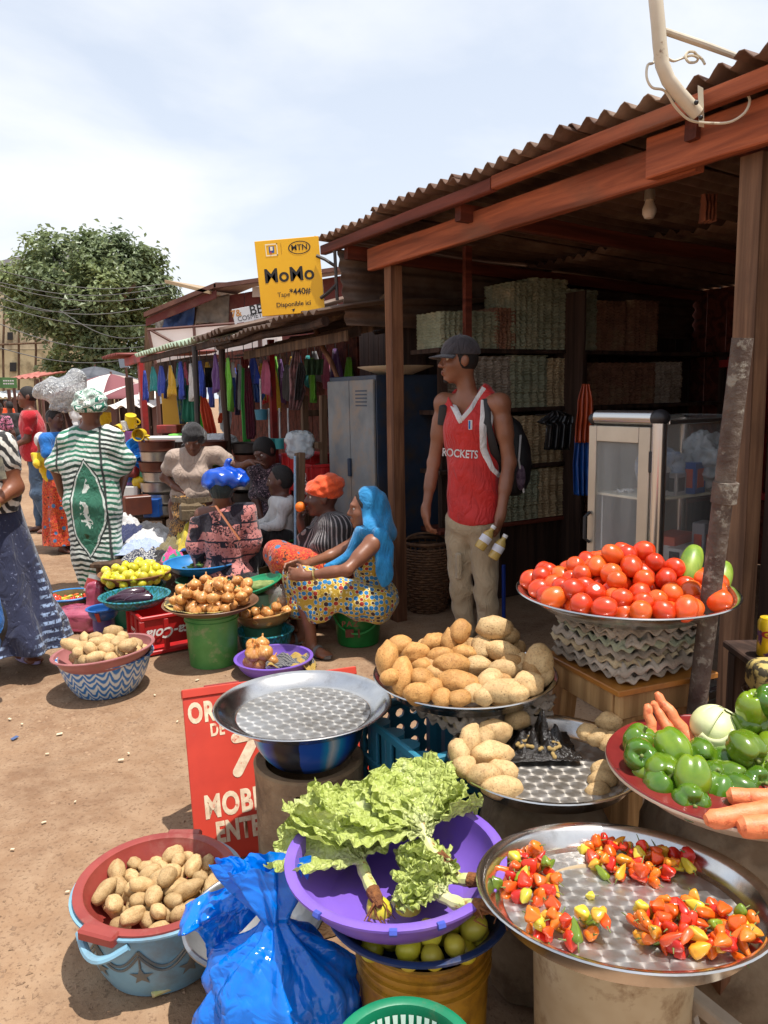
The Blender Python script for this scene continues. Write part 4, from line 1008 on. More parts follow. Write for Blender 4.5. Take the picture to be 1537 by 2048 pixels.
# --- C: clay pipe, patterned basin, empty steel tray
cC=gnd(607,1410,.625)
M_clay=mat('weathered_concrete_pipe',S(166,138,104),.95,0,S(136,108,80),vs=7,bump=.6,bs=40,dirt=S(84,66,48),ds=5,dlo=.52,dhi=.7)
pp=thing('concrete_pipe','cracked brown concrete pipe section carrying the patterned basin and tray','pipe',V((cC.x+.01,cC.y,0)))
def pipe_part(a0,a1,z0,z1,jag):
 def f(u,v,r):
  a=a0+(a1-a0)*u;z=z0+(z1-z0)*v
  if v>.98:z += jag*(mnoise.noise(V((u*5,3.3,0)))-.2)*2
  rr=r*(1+.015*fbm(math.cos(a)*3,math.sin(a)*3,z*6));return (rr*math.cos(a),rr*math.sin(a),max(z,0))
 mb=MB();mb.grid(lambda u,v:f(u,v,.155),40,14);mb.grid(lambda u,v:f(1-u,v,.125),40,14);nu=40
 b0=0;b1=nu*14
 for i in range(nu-1):mb.f.append((13*nu+i,13*nu+i+1,b1+13*nu+nu-2-i,b1+13*nu+nu-1-i));mb.mi.append(0)
 for j in range(13):
  mb.f.append((j*nu,(j+1)*nu,b1+(j+1)*nu+nu-1,b1+j*nu+nu-1));mb.mi.append(0);mb.f.append((j*nu+nu-1,b1+j*nu,b1+(j+1)*nu,(j+1)*nu+nu-1));mb.mi.append(0)
 return mb
pipe_part(math.radians(-95),math.radians(-47),0,.375,.02).build('broken_piece',M_clay,pp)
pipe_part(math.radians(-44),math.radians(160),0,.445,0).build('wall',M_clay,pp)
pipe_part(math.radians(162),math.radians(262),0,.445,.01).build('wall',M_clay,pp)
mb=MB();mb.lathe([(.127,.43),(.157,.43),(.159,.462),(.152,.468),(.125,.462)],48,closed=True,mod=lambda r,z,th,k:(r*(1+.01*math.sin(3*th)),z));mb.build('collar',M_clay,pp)
m,nt,b=newmat('streaked_blue_plastic');t=N(nt,'ShaderNodeTexCoord');g=N(nt,'ShaderNodeTexGradient',{'gradient_type':'RADIAL'},Vector=t.outputs['Object']);n=N(nt,'ShaderNodeTexNoise',Vector=t.outputs['Object'],Scale=10.0,Detail=4.0)
f=math_(nt,'FRACT',math_(nt,'ADD',math_(nt,'MULTIPLY_ADD',g,4.0,.72),math_(nt,'MULTIPLY',n,.16)))
setin(nt,b,'Base Color',ramp(nt,f,[(0.,S(30,70,150)),(.22,S(26,84,170)),(.3,S(34,140,180)),(.36,S(196,196,190)),(.46,S(40,150,190)),(.55,S(26,80,168)),(.7,S(20,24,34)),(.9,S(24,28,36))]));setin(nt,b,'Roughness',.3)
bowl('patterned_basin','blue black and white streaked plastic basin under the empty steel tray','basin',V((cC.x+.012,cC.y,.472)),bprof(.112,.160,.118,.012,.004,.014),m,(0,0,math.radians(-20)))
tray('empty engraved steel tray catching the sun on top of the patterned basin',V((cC.x,cC.y,.5985)),.252,.036,.76,rz=.15)
# --- D: yellow bucket, dark blue bowl with limes, purple basin with lettuce
cD=gnd(793,1716,.535)
M_yb=plastic('yellow_bucket_plastic',S(186,140,40),S(160,112,30),dirt=S(110,72,30),dlo=.48,dhi=.68,ds=9)
yb=bowl('yellow_bucket','dirty yellow plastic bucket under the purple basin','bucket',V((cD.x+.055,cD.y+.01,0)),bprof(.128,.142,.365,.006,.004),M_yb)
for z in (.30,.325,.345):mb=MB();mb.lathe([(.1405,z-.004),(.147,z-.002),(.147,z+.003),(.1405,z+.005)],48,closed=True);mb.build('rib',M_yb,yb)
M_db=plastic('dark_blue_plastic',S(38,62,104),S(30,50,88))
bowl('dark_blue_bowl','dark blue bowl holding limes between the yellow bucket and purple basin','bowl',V((cD.x+.045,cD.y-.005,.372)),bprof(.11,.182,.062,.014,.004),M_db)
heap('lime',LEM,V((cD.x+.05,cD.y-.02,.376)),24,.128,.024,14,'yellow lime in the dark blue bowl under the purple basin','lime','limes in the dark blue bowl',.8,upright=True,shape=lambda x,y:y<-.02 or x>.1)
M_pu=mat('purple_plastic',S(124,92,190),.36,0,S(112,80,176),vs=5,dirt=S(128,100,160),ds=5)
def pu_mod(r,z,th,i):return r,z
pb=bowl('purple_basin','wide purple plastic basin filled with lettuce heads','basin',V((cD.x,cD.y,.452)),bprof(.145,.212,.085,.02,.004,.012),M_pu,(math.radians(1),math.radians(-1),0))
for a in (-130,-92,-70):
 mb=MB();a_=math.radians(a);mb.tube([V((.2325*math.cos(a_+k),.2325*math.sin(a_+k),.0925)) for k in (-.03,0,.03)],.0075,6);mb.build('blue_streak',plastic('blue_streak_plastic',S(66,84,180)),pb)
def leaf_mat():
 m,nt,b=newmat('lettuce_leaf');t=N(nt,'ShaderNodeTexCoord');uv=N(nt,'ShaderNodeSeparateXYZ',i0=t.outputs['UV']);n=N(nt,'ShaderNodeTexNoise',Vector=t.outputs['Object'],Scale=30.0,Detail=5.0);v=N(nt,'ShaderNodeTexVoronoi',{'feature':'DISTANCE_TO_EDGE'},Vector=t.outputs['Object'],Scale=70.0)
 mid=math_(nt,'ABSOLUTE',math_(nt,'SUBTRACT',uv.outputs[0],.5));c=mixc(nt,ramp(nt,n,[(.35,0.),(.65,1.)]),S(178,192,92),S(200,210,122));c=mixc(nt,ramp(nt,mid,[(.02,1.),(.12,0.)]),c,S(206,212,150));c=mixc(nt,ramp(nt,uv.outputs[1],[(.0,.85),(.3,0.)]),c,S(214,216,164))
 c=mixc(nt,ramp(nt,v.outputs['Distance'],[(.0,.5),(.06,0.)]),c,S(190,204,120));setin(nt,b,'Base Color',c);setin(nt,b,'Roughness',.42);setin(nt,b,'Subsurface Weight',.0)
 bp=N(nt,'ShaderNodeBump',Height=math_(nt,'ADD',n,math_(nt,'MULTIPLY',v.outputs['Distance'],1.5)),Strength=1.0,Distance=.008);nt.links.new(bp.outputs[0],b.inputs['Normal'])
 tr=N(nt,'ShaderNodeBsdfTranslucent',Color=c);mx=N(nt,'ShaderNodeMixShader',i0=.28);nt.links.new(b.outputs[0],mx.inputs[1]);nt.links.new(tr.outputs[0],mx.inputs[2])
 out=[x for x in nt.nodes if x.type=='OUTPUT_MATERIAL'][0];nt.links.new(mx.outputs[0],out.inputs[0]);return m
M_leaf=leaf_mat()
M_stalk=mat('lettuce_stalk',S(214,204,156),.5,0,S(176,190,110),vs=30,dirt=S(150,96,50),ds=25,dlo=.56,dhi=.64);M_root=mat('root_end',S(140,88,44),.9,0,S(100,58,30),vs=60,bump=.8,bs=120)
def lettuce(label,root,head,length,width,n,seed,up=.5,fan=1.2):
 """stalk from root end to where leaves start; leaves fan on from there"""
 rg=random.Random(seed);root,head=V(root),V(head);d=(head-root).normalized();t=thing('lettuce',label,'lettuce',root)
 L=(head-root).length;pts=[root+d*L*k/7-V((0,0,.012*math.sin(math.pi*k/7)))-root for k in range(8)]
 mb=MB();mb.tube(pts[1:],[.013*(1+.12*math.sin(9*k)) for k in range(7)],10);mb.build('stalk',M_stalk,t)
 mb=MB();mb.tube([pts[0]-d*.025,pts[0]-d*.005,pts[1],pts[1]+d*.004],[.006,.014,.0155,.013],9)
 for k in range(7):
  q=pts[0]+V((rg.gauss(0,.008),rg.gauss(0,.008),rg.gauss(0,.008)));mb.tube([q,q-d*.02+V((rg.gauss(0,.012),rg.gauss(0,.012),-.008)),q-d*.035+V((rg.gauss(0,.02),rg.gauss(0,.02),-.015))],[.003,.002,.001],4)
 mb.build('root',M_root,t)
 side0=d.cross(V((0,0,1))).normalized();up0=side0.cross(d)
 for i in range(n):
  f=(i+.5)/n*2-1;a=f*fan+rg.gauss(0,.1);el=up*(1-abs(f)*.6)*rg.uniform(.2,1.1)
  ld=(d*math.cos(a)+side0*math.sin(a));ld=(ld+V((0,0,1))*el*.5).normalized();ls=ld.cross(V((0,0,1))).normalized();lu=ls.cross(ld)
  Ln=length*rg.uniform(.75,1.1);Wd=width*rg.uniform(.8,1.15);st=head-d*rg.uniform(0,L*.35)-root;sd=rg.random()*90;roll=rg.gauss(0,.35)
  ls2=ls*math.cos(roll)+lu*math.sin(roll);lu2=lu*math.cos(roll)-ls*math.sin(roll);droop=rg.uniform(.1,.55);curl=rg.uniform(.15,.6)
  def fn(u,v):
   x=(u-.5)*2;wprof=(.10+.9*math.sin(math.pi*min(1,.08+v*.80))**.8*(v**.55)) if v<.92 else .95*(1-((v-.92)/.08)*.35)*math.sin(math.pi*.80)**.8+.1
   w=Wd*wprof;edge=abs(x)**1.5;fr=(.22+.78*max(edge,v**6))
   ruf=.0062*fr*(math.sin(v*21+sd+x*3)+.7*math.sin(v*43+x*7+sd*2)+.9*math.sin(x*13+sd+v*6)*v**2)+.016*fbm(x*2.2+sd,v*4,sd,3)+.004*fbm(x*9,v*16,sd,2)
   y=Ln*v+.006*fr*math.sin(x*14+sd);z=curl*w*.55*(abs(x)**1.6)-droop*Ln*v*v*.55+ruf
   p=st+ld*y+ls2*(x*w*.5+.004*fr*math.sin(v*40+sd))+lu2*z
   zz=p.z+root.z;lim=.462
   if zz<lim:p.z=lim-root.z+.004*math.sin(v*40+x*9)
   return p
  mb=MB();mb.grid(fn,25,40,uv=True);mb.build('leaf',M_leaf,t,angle=None)
lp=lambda px,py,z=.545:gnd(px,py,z)
lettuce('lettuce head at the left of the purple basin with brown root',lp(752,1792,.49),lp(712,1690,.53),.185,.19,11,3,.3,1.0)
lettuce('largest lettuce head at the back of the purple basin',lp(880,1722,.535),lp(842,1650,.57),.175,.19,12,8,.4,1.25)
lettuce('lettuce head at the right of the purple basin lying crosswise',lp(948,1758,.525),lp(885,1735,.53),.11,.13,7,21,.25,.9)
lettuce('front lettuce head whose stalk hangs over the purple rim',lp(966,1812,.545),lp(872,1782,.53),.10,.11,7,33,.25,.9)
# --- E: white bucket with the pepper tray
cE=gnd(1244,1772,.585)
M_wb=mat('scratched_white_bucket',S(186,168,136),.5,0,S(164,142,108),vs=5,dirt=S(126,98,66),ds=12,dlo=.53,dhi=.66)
wbk=bowl('white_bucket','scratched off-white bucket carrying the pepper tray','bucket',V((cE.x-.015,cE.y-.0,0)),bprof(.135,.148,.52,.006,.004),M_wb)
tray('large steel tray with four heaps of small hot peppers on a white bucket',V((cE.x,cE.y,.540)),.268,.044,.82,tilt=(math.radians(-7),math.radians(1)),mats=(M_steel,M_trayA))
PC=[gloss('chili_'+k,a,b_,None,.32,.3,40.,.2) for k,a,b_ in (('red',S(196,32,20),S(216,52,24)),('orange',S(222,92,18),S(228,120,28)),('amber',S(224,142,30),S(214,160,50)),('yellow',S(216,190,56),S(200,186,60)),('green',S(120,140,36),S(90,116,30)),('scarlet',S(214,60,24),S(226,86,26)))]
M_stem=mat('green_stem',S(122,132,66),.6,0,S(92,104,48),vs=80)
def chili_mesh(i,m):
 rg=random.Random(i*5+2);kind=i % 4;mb=MB();L=[1.75,1.3,2.3,1.5][kind];w=[.56,.74,.44,.64][kind];bend=rg.uniform(-.35,.35);lob=rg.choice((2,3,3,4));ph=rg.random()*6;wr=rg.uniform(.14,.3)
 nz,nu=12,14
 def fn(u,v):
  th=2*math.pi*u;z=v*2-1;prof=(1-max(0,(v-.25)/.75)**1.8)**.8*min(1,(v+.02)/.14)**.5
  if v>.999:prof=.04
  r=w*prof*(1+wr*math.sin(lob*th+ph+2*v)+.35*fbm(math.cos(th)*1.8+i,math.sin(th)*1.8,v*4));
  return V((r*math.cos(th)+bend*(v**2)*.6,r*math.sin(th),-z*L*.5))
 mb.grid(fn,nu,nz,closeu=True);mb.f.append(tuple(range(nu))[::-1]);mb.mi.append(0)
 mb.cur=1;top=L*.5-.02;mb.tube([(0,0,top-.05),(.02,.02,top+.12),(.10*rg.choice((-1,1)),.08,top+.55+.3*rg.random())],[.16,.07,.045],5);mb.cur=0
 return mb.mesh('hot_pepper',[m,M_stem])
CHI=[[chili_mesh(i+7*c,PC[c]) for i in range(4)] for c in range(6)]
def chilis(c,n,R,r,seed,label,group,shape,wts=(3,5,2.2,1.2,1.4,4),name='hot_pepper'):
 rg=random.Random(seed)
 for (x,y,z,ri) in pack(n,R,r*.80,seed,shape,None,40,.5,.22):
  Rm=Matrix.Rotation(rg.uniform(0,6.28),3,'Z') @ Matrix.Rotation(math.pi/2+rg.gauss(0,.4),3,'Y') @ Matrix.Rotation(rg.uniform(0,6.28),3,'Z')
  k=rg.choices(range(6),wts)[0];put(name,rg.choice(CHI[k]),V(c)+Matrix.Rotation(math.radians(-7),3,'X') @ V((x,y,z-r*.22)),Rm,ri*1.34,label,'pepper',group)
def blob(px,py,rx,ry,rot=0.0,c=cE,z=.545):
 p=gnd(px,py,z)-c;a=gnd(px+rx,py,z)-gnd(px,py,z);b=gnd(px,py+ry,z)-gnd(px,py,z);ra,rb=a.length,b.length
 return lambda x,y:((x-p.x)/ra)**2+((y-p.y)/rb)**2<1
zE=V((cE.x,cE.y,.545))
for nm,shp,n,sd in (('right front',blob(1388,1886,118,64),84,3),('back',blob(1275,1706,108,54),62,4),('left',blob(1044,1738,66,78),44,6),('front left',blob(1136,1884,84,34),30,9)):
 chilis(zE,n,.235,.0165,sd,'small hot pepper in the %s heap on the large steel tray' % nm,'hot peppers on the large steel tray',shp)
p=gnd(1180,1798,.542);put('hot_pepper',CHI[3][2],p+V((0,0,.006)),Matrix.Rotation(1.5,3,'Y'),.012,'single pale yellow pepper alone in the middle of the large steel tray','pepper','hot peppers on the large steel tray')
# --- F: enamel basin of green peppers, carrots, cabbage
cF=gnd(1478,1538,.665)
M_en=mat('chipped_enamel',S(206,190,170),.35,0,S(190,170,146),vs=7,dirt=S(70,54,44),ds=26,dlo=.66,dhi=.7);M_enr=mat('red_enamel',S(128,40,38),.3,0,S(104,30,30),vs=8,dirt=S(60,30,28),ds=20,dlo=.62,dhi=.7)
eb=thing('enamel_basin','shallow white enamel basin with red inside holding bell peppers carrots and a cabbage','basin',V((cF.x,cF.y,.618)));eb.rotation_euler=(math.radians(-1),math.radians(1),0)
RF=.284
mb=MB();mb.lathe([(0,0),(RF*.70,0),(RF*.78,.006),(RF*.97,.048),(RF,.054),(RF*1.004,.050),(RF,.047)]+[(RF*.965,.0435),(RF*.775,.003)],72,closed=False);mb.build('shell',M_en,eb,angle=60)
mb=MB();mb.lathe([(0,.004),(RF*.70,.004),(RF*.77,.0095),(RF*.955,.0485),(RF*.975,.0555),(RF*.992,.0572),(RF*1.0,.055)],72);mb.build('lining',M_enr,eb,angle=60)
MBP=gloss('bell_pepper_skin',S(66,104,22),S(112,136,26),None,.22,.35,1.1,.4)
def bell_mesh(i):
 mb=MB();lob=[4,3,4,4][i];ln=[1.15,1.3,1.05,1.22][i];ph=i*1.3
 def fn(v):
  th=math.atan2(v.y,v.x);s=math.hypot(v.x,v.y);z=v.z;crease=abs(math.cos(lob*th/2+ph));k=.86+.14*crease**.6
  taper=1-.12*max(0,-z)-.04*math.sin(2*th+ph);r=s**.8*k*taper;zz=z*ln*(.88+.12*crease)
  zz -= ((.38 if z>0 else -.20)*math.exp(-(s/.34)**2));return V((r*math.cos(th),r*math.sin(th),zz))
 mb.ball((0,0,0),1,40,22,fn=fn);return mb.mesh('bell_pepper',MBP)
BEL=[bell_mesh(i) for i in range(4)]
mb=MB();mb.lathe([(0,.42),(.3,.52),(.26,.58),(.1,.66),(.085,.8),(.10,1.02),(.11,1.05),(0,1.06)],10,mod=lambda r,z,th,i:(r*(1+.2*math.cos(5*th)) if i<3 else r,z));STEM=mb.mesh('stem',M_stem)
def bell(px,py,Yo,r,R,label):
 p=gnd(px,py,Yo)
 for _ in range(6):
  d=math.hypot(p.x-cF.x,p.y-cF.y);fl=.622+max(0,min(1.2,(d-.74*RF)/(.22*RF)))*.05;need=fl+r*1.12
  if d>.78*RF:p=V((cF.x+(p.x-cF.x)*.78*RF/d,cF.y+(p.y-cF.y)*.78*RF/d,p.z))
  p.z=max(p.z,need)
 o=put('bell_pepper',rnd.choice(BEL),p,R,r,label,'bell pepper','green bell peppers in the enamel basin');s=mesh_obj('stem',STEM,None,o);return o
Eu=lambda x,y,z:eul(math.radians(x),math.radians(y),math.radians(z))
bells=[(1278,1482,0.693,0.0395,(10,20,0)),(1248,1532,0.683,0.0395,(60,-30,0)),(1346,1496,0.718,0.0395,(120,10,20)),(1325,1540,0.693,0.0395,(80,-70,0)),(1386,1552,0.708,0.0395,(150,10,0)),(1322,1582,0.663,0.0395,(30,20,40)),(1382,1610,0.663,0.0395,(75,0,-10)),(1436,1588,0.663,0.0395,(160,20,0)),(1400,1510,0.693,0.0395,(100,20,0)),(1450,1525,0.673,0.0395,(70,40,0)),(1492,1496,0.728,0.0395,(120,-40,0)),(1498,1448,0.733,0.0395,(40,10,0)),(1508,1418,0.773,0.0395,(10,0,0)),(1534,1450,0.733,0.0395,(90,20,0)),(1530,1545,0.663,0.0395,(30,-10,0)),(1290,1545,0.663,0.034,(140,30,0)),(1462,1560,0.663,0.0395,(50,60,0)),(1548,1500,0.703,0.0395,(120,20,0)),(1540,1405,0.793,0.0395,(30,0,0)),(1350,1570,0.663,0.034,(110,0,0)),(1430,1555,0.663,0.0395,(60,60,0)),(1300,1558,0.663,0.0395,(40,10,0)),(1372,1580,0.663,0.0395,(130,0,30)),(1408,1560,0.668,0.0395,(20,40,0)),(1475,1585,0.663,0.0395,(90,0,40)),(1510,1570,0.663,0.0395,(60,20,0)),(1555,1560,0.668,0.0395,(30,0,0)),(1500,1520,0.678,0.0395,(100,0,0))]
where=['at the far left with a smooth crown','tilted over the left rim','upturned beside the carrots','lying on its side, stem left','in the middle with a puckered base','at the left front','at the very front, stem facing forward','in front near the lying carrots','half hidden behind the front row','behind the front ones, bent stem','light green and shiny beside the cabbage','dark green at the right of the cabbage','near the top of the right pile with stem','at the right frame edge','low at the right edge','peeping out between the left ones','wedged deep in the middle','under the right pile','topmost on the right pile','yellowish, under the left front one','in the hollow in the middle','low behind the left front one','low between the front ones','squeezed behind the stem-forward one','low left of the lying carrots','low at the foot of the right pile','cut by the frame low on the right','inside the right pile below the shiny one']
for bq,w in zip(bells,where):bell(bq[0],bq[1],bq[2],bq[3],Eu(*bq[4]),'green bell pepper '+w+' of the enamel basin' if not w.startswith('at the right frame') else 'green bell pepper at the right frame edge in the enamel basin')
M_car=mat('carrot_skin',S(226,136,88),.5,0,S(216,118,72),vs=30,bump=.3,bs=60,dirt=S(186,92,52),ds=40,dlo=.58,dhi=.64)
def carrot(label,a,b,r0,r1):
 a,b=V(a),V(b);mb=MB();n=16;sd=rnd.random()*40;L=(b-a).length
 pts=[(b-a)*(k/(n-1))+V((.004*mnoise.noise(V((sd,k*.4,0))),.004*mnoise.noise(V((sd,9,k*.4))),.004*mnoise.noise(V((k*.4,sd,5))))) for k in range(n)]
 rr=[(r0+(r1-r0)*(k/(n-1))**.9)*(1+.05*mnoise.noise(V((k*1.7,sd,2))))*(1 if 0<k<n-1 else .55) for k in range(n)]
 mb.tube(pts,rr,14);o=mb.build('carrot',M_car);o.location=a;tag(o,label,'carrot','carrots in the enamel basin')
fa=lambda px,py,d:at(px,py,cF.y+d*1.08)
carrot('leftmost short carrot standing up behind the bell peppers',fa(1312,1500,.10),fa(1294,1408,.14),.015,.010)
carrot('middle carrot leaning up behind the bell peppers',fa(1352,1492,.10),fa(1306,1402,.16),.018,.010)
carrot('longest upright carrot rising highest beside the rusty pole',fa(1388,1490,.10),fa(1312,1386,.16),.018,.010)
carrot('lying carrot topmost at the front right of the enamel basin',gnd(1455,1594,.69),gnd(1610,1600,.695),.018,.022)
carrot('lying carrot lowest at the front right of the enamel basin',gnd(1412,1642,.685),gnd(1610,1612,.70),.018,.025)
carrot('lying carrot cut by the right frame edge under the others',gnd(1478,1654,.685),gnd(1630,1650,.69),.020,.025)
M_cab=mat('cabbage_leaf',S(222,222,176),.5,0,S(204,212,146),vs=9,bump=.15,bs=25)
cb_=thing('cabbage','pale round cabbage sitting behind the bell peppers','cabbage',fa(1432,1458,.10))
mb=MB();mb.ball((0,0,0),(.054,.054,.046),28,18);mb.build('heart',M_cab,cb_)
for k in range(5):
 a0=k*1.26+.3
 def fn(u,v,a0=a0,k=k):
  th=a0+(u-.5)*2.3;ph=.55+v*2.0;r=(.0565+.0022*(k % 3)+.0025*max(0,v-.0)*0)*(1+.02*fbm(u*4,v*4,k));edge=.004*(max(0,.18-v)/.18);return V(((r+edge)*math.sin(ph)*math.cos(th),(r+edge)*math.sin(ph)*math.sin(th),r*.86*math.cos(ph)))
 o=MB().grid(fn,16,14).build('leaf',M_cab,cb_,angle=None,solid=.0012);o.rotation_euler=(rnd.uniform(-.9,.9),rnd.uniform(-.9,.9),k)
# support under F: crumpled sack over crates
M_sack=mat('crumpled_pale_sack',S(150,132,108),.9,0,S(112,92,70),vs=8,bump=.4,bs=20,dirt=S(80,62,46),ds=6)
def lumpy(name,label,cat,c,dims,m,amp=.12,fr=5.,n=(48,30),kind=None,seed=0.0,ridge=True,power=.5):
 mb=MB()
 def fn(v):
  s=lambda a:math.copysign(abs(a)**power,a);p=V((s(v.x)*dims[0],s(v.y)*dims[1],s(v.z)*dims[2]))
  q=p*fr/.2;k=fbm(q.x*.5+seed,q.y*.5,q.z*.5+seed,4);k=(.35-abs(k)*1.6) if ridge else k
  return p*(1+amp*k)
 mb.ball((0,0,0),1,n[0],n[1],fn=fn);o=mb.build(name,m,None,angle=None);o.location=c;tag(o,label,cat);return o
lumpy('sack_bundle','crumpled pale sack bundle under the enamel basin','sack',V((cF.x+.04,cF.y+.03,.29)),(.21,.2,.295),M_sack,.12,5.,(64,44),seed=3)
# --- G: tray with potatoes and the black bag
cG=gnd(1092,1512,.60);tG=V((cG.x,cG.y,.562))
tray('steel tray with pale potatoes and a black bag of peanuts',tG,.243,.044,.80,mats=(M_steel,M_trayB))
lumpy('sack_bundle','dark rumpled bundle under the potato and peanut tray','sack',V((cG.x,cG.y,.25)),(.16,.15,.265),M_sack,.12,5.,(48,32),seed=9)
def potset(lst,meshes,label,group,Yc):
 for (px,py,dy,r,rz,ry,k) in lst:put('potato',meshes[k],at(px,py,Yc+dy),Matrix.Rotation(math.radians(rz),3,'Z') @ Matrix.Rotation(math.radians(ry),3,'Y') @ Matrix.Rotation(px*.7,3,'X'),r,label,'potato',group)
potset([(940,1482,-.02,.031,60,-55,0),(918,1505,-.06,.029,100,-40,1),(990,1465,.06,.034,10,10,0),(1036,1440,.14,.029,5,0,1),(985,1510,-.05,.034,15,5,2),(968,1550,-.12,.031,10,0,4),(930,1532,-.09,.029,60,10,1),(1005,1540,-.10,.029,-30,0,4),(1004,1576,-.155,.030,5,0,2),(968,1478,.03,.03,70,0,1)],PO2,'pale potato in the left heap of the peanut tray','potatoes on the peanut tray',cG.y)
potset([(1218,1444,.10,.026,-10,0,4),(1176,1464,.07,.025,40,0,1),(1198,1476,.05,.026,20,0,4),(1220,1484,.04,.028,60,0,1)],PO2,'pale potato in the far right group on the peanut tray','potatoes on the peanut tray',cG.y)
potset([(1208,1540,-.05,.026,10,0,1),(1206,1560,-.075,.027,0,0,4),(1196,1585,-.11,.026,15,0,1)],PO2,'pale potato in the near right row on the peanut tray','potatoes on the peanut tray',cG.y)
m,nt,b=newmat('black_film');MATS['black_film']=m;setin(nt,b,'Base Color',S(34,30,28));setin(nt,b,'Roughness',.22);lw=N(nt,'ShaderNodeTexNoise',Scale=30.0,Detail=4.0);bp=N(nt,'ShaderNodeBump',Height=lw,Strength=.5,Distance=.01);nt.links.new(bp.outputs[0],b.inputs['Normal'])
def bagfn(cx_,w,d,h,seed):
 def fn(u,v):
  x,y=(u-.5)*2,(v-.5)*2;r=math.hypot(x,y);k=.5+.5*math.cos(min(1,r)*math.pi)
  z=.012+h*k*(.4+abs(fbm(x*2.4+seed,y*2.4,seed,4))*2.2)+.012*abs(fbm(x*7+seed,y*7,3,2));hole=math.exp(-((x+.05)**2+(y+.05)**2)/.08);z -= hole*h*.55
  return V((x*w*(1+.15*fbm(x*2,y*2,seed+5)),y*d*(1+.18*fbm(y*2,x*2,seed+9)),max(z,.006)))
 return fn
mb=MB();mb.grid(bagfn(0,.092,.085,.085,4.2),48,48);o=mb.build('black_bag',MATS['black_film'],None,angle=None,solid=.0008);o.location=gnd(1078,1490,.585)+V((0,0,-.016));tag(o,'torn black plastic bag opened around peanuts on the potato tray','plastic bag')
M_nut=mat('peanut_shell',S(206,176,112),.8,0,S(180,146,84),vs=20,bump=.7,bs=200)
mb=MB();mb.lathe([(0,-1.5),(.5,-1.3),(.7,-.8),(.48,0),(.66,.7),(.5,1.2),(0,1.45)],10);NUT=mb.mesh('peanut',M_nut)
for i,(px,py) in enumerate([(1050,1484),(1058,1478),(1064,1490),(1044,1494),(1070,1482),(1092,1484),(1098,1494),(1112,1488),(1082,1499),(1104,1500),(1116,1496),(1108,1512),(1060,1494),(1036,1490)]):
 put('peanut',NUT,gnd(px,py,.60)+V((0,0,.002)),Matrix.Rotation(i*1.3,3,'Z') @ Matrix.Rotation(1.4,3,'Y'),.0082,'unshelled peanut lying in the torn black bag','peanut','peanuts in the black bag')
# --- H: potato tray on egg trays on the teal crates
cH=gnd(930,1352,.70);tH=V((cH.x,cH.y,.668))
tray('steel tray heaped with big potatoes in front of the man',tH,.260,.044,.78,mats=(M_steel,M_trayB))
def holed(mb,c,ex,ey,nx,ny,cell,r,th):
 nrm=ex.cross(ey).normalized();k=8
 for side in (0,1):
  for i in range(nx):
   for j in range(ny):
    o=c+ex*((i-nx/2+.5)*cell)+ey*((j-ny/2+.5)*cell)-nrm*th*side;sq=[];ci=[]
    for q in range(k):
     a=2*math.pi*q/k;cs,sn=math.cos(a),math.sin(a);m_=max(abs(cs),abs(sn));sq.append(o+(ex*cs+ey*sn)/m_*cell/2);ci.append(o+(ex*cs+ey*sn)*r)
    mb.add(sq+ci,[(q,(q+1) % k,k+(q+1) % k,k+q) if side==0 else (k+q,k+(q+1) % k,(q+1) % k,q) for q in range(k)])
    if side:mb.add([v+nrm*th for v in ci]+ci,[(q,(q+1) % k,k+(q+1) % k,k+q) for q in range(k)])
M_teal=mat('teal_crate_plastic',S(52,128,152),.45,0,S(36,104,130),vs=5,dirt=S(70,78,74),ds=5,dlo=.5,dhi=.72)
def teal_crate(label,loc,rz):
 t=thing('teal_crate',label,'crate',loc,rz,'teal crates under the big potato tray');L,W_,H_=.38,.27,.285
 for y in (-1,1):
  for z in (.02,.15,.272):MB().box((0,y*W_/2,z),(L,.016,.026),None,.004).build('side_rail',M_teal,t,smooth=False)
  for i in range(5):MB().box((-L/2+.02+i*(L-.04)/4,y*(W_/2-.002),.145),(.028,.012,.25),None,.003).build('side_rib',M_teal,t,smooth=False)
  for i in range(4):
   mb=MB();x=-L/2+.02+(i+.5)*(L-.04)/4;mb.tube([(x,y*(W_/2-.035),.02),(x,y*(W_/2-.035),.26)],.034,10);mb.build('bottle_cell',M_teal,t)
 for x in (-1,1):
  mb=MB();holed(mb,V((x*L/2,0,.145)),V((0,x,0)),V((0,0,1)),5,5,.05,.015,.01);mb.build('holed_end',M_teal,t,smooth=False)
  for z in (.01,.28):MB().box((x*L/2,0,z),(.022,W_+.014,.02),None,.004).build('end_rail',M_teal,t,smooth=False)
 return t
tc_=V((cH.x-.10,cH.y-.03,0))
teal_crate('upper teal plastic bottle crate under the big potato tray',tc_+V((0,0,.292)),math.radians(-62));teal_crate('lower teal plastic bottle crate standing on the ground',tc_,math.radians(-64))
def egg_tray_mesh(m):
 def fn(u,v):
  x,y=(u-.5)*.3,(v-.5)*.3;cx_,cy_=math.cos(u*12*math.pi),math.cos(v*12*math.pi);e=max(abs(u-.5),abs(v-.5))*2;z=.019*cx_*cy_*min(1,(1-e)*5+.4)+.02+.012*mnoise.noise(V((x*9,y*9,3)));e=max(abs(u-.5),abs(v-.5))*2
  if e>.97:z=.02+.007*math.cos((u if abs(v-.5)>abs(u-.5) else v)*12*math.pi)-.010
  return V((x+.006*mnoise.noise(V((x*30,y*30,1))),y+.006*mnoise.noise(V((x*30,y*30,5))),z+.003*mnoise.noise(V((x*25,y*25,9)))))
 mb=MB();mb.grid(fn,49,49);return mb.mesh('egg_tray',m,True)
ETM=[egg_tray_mesh(EGG[3]),egg_tray_mesh(EGG[0]),egg_tray_mesh(EGG[1])]
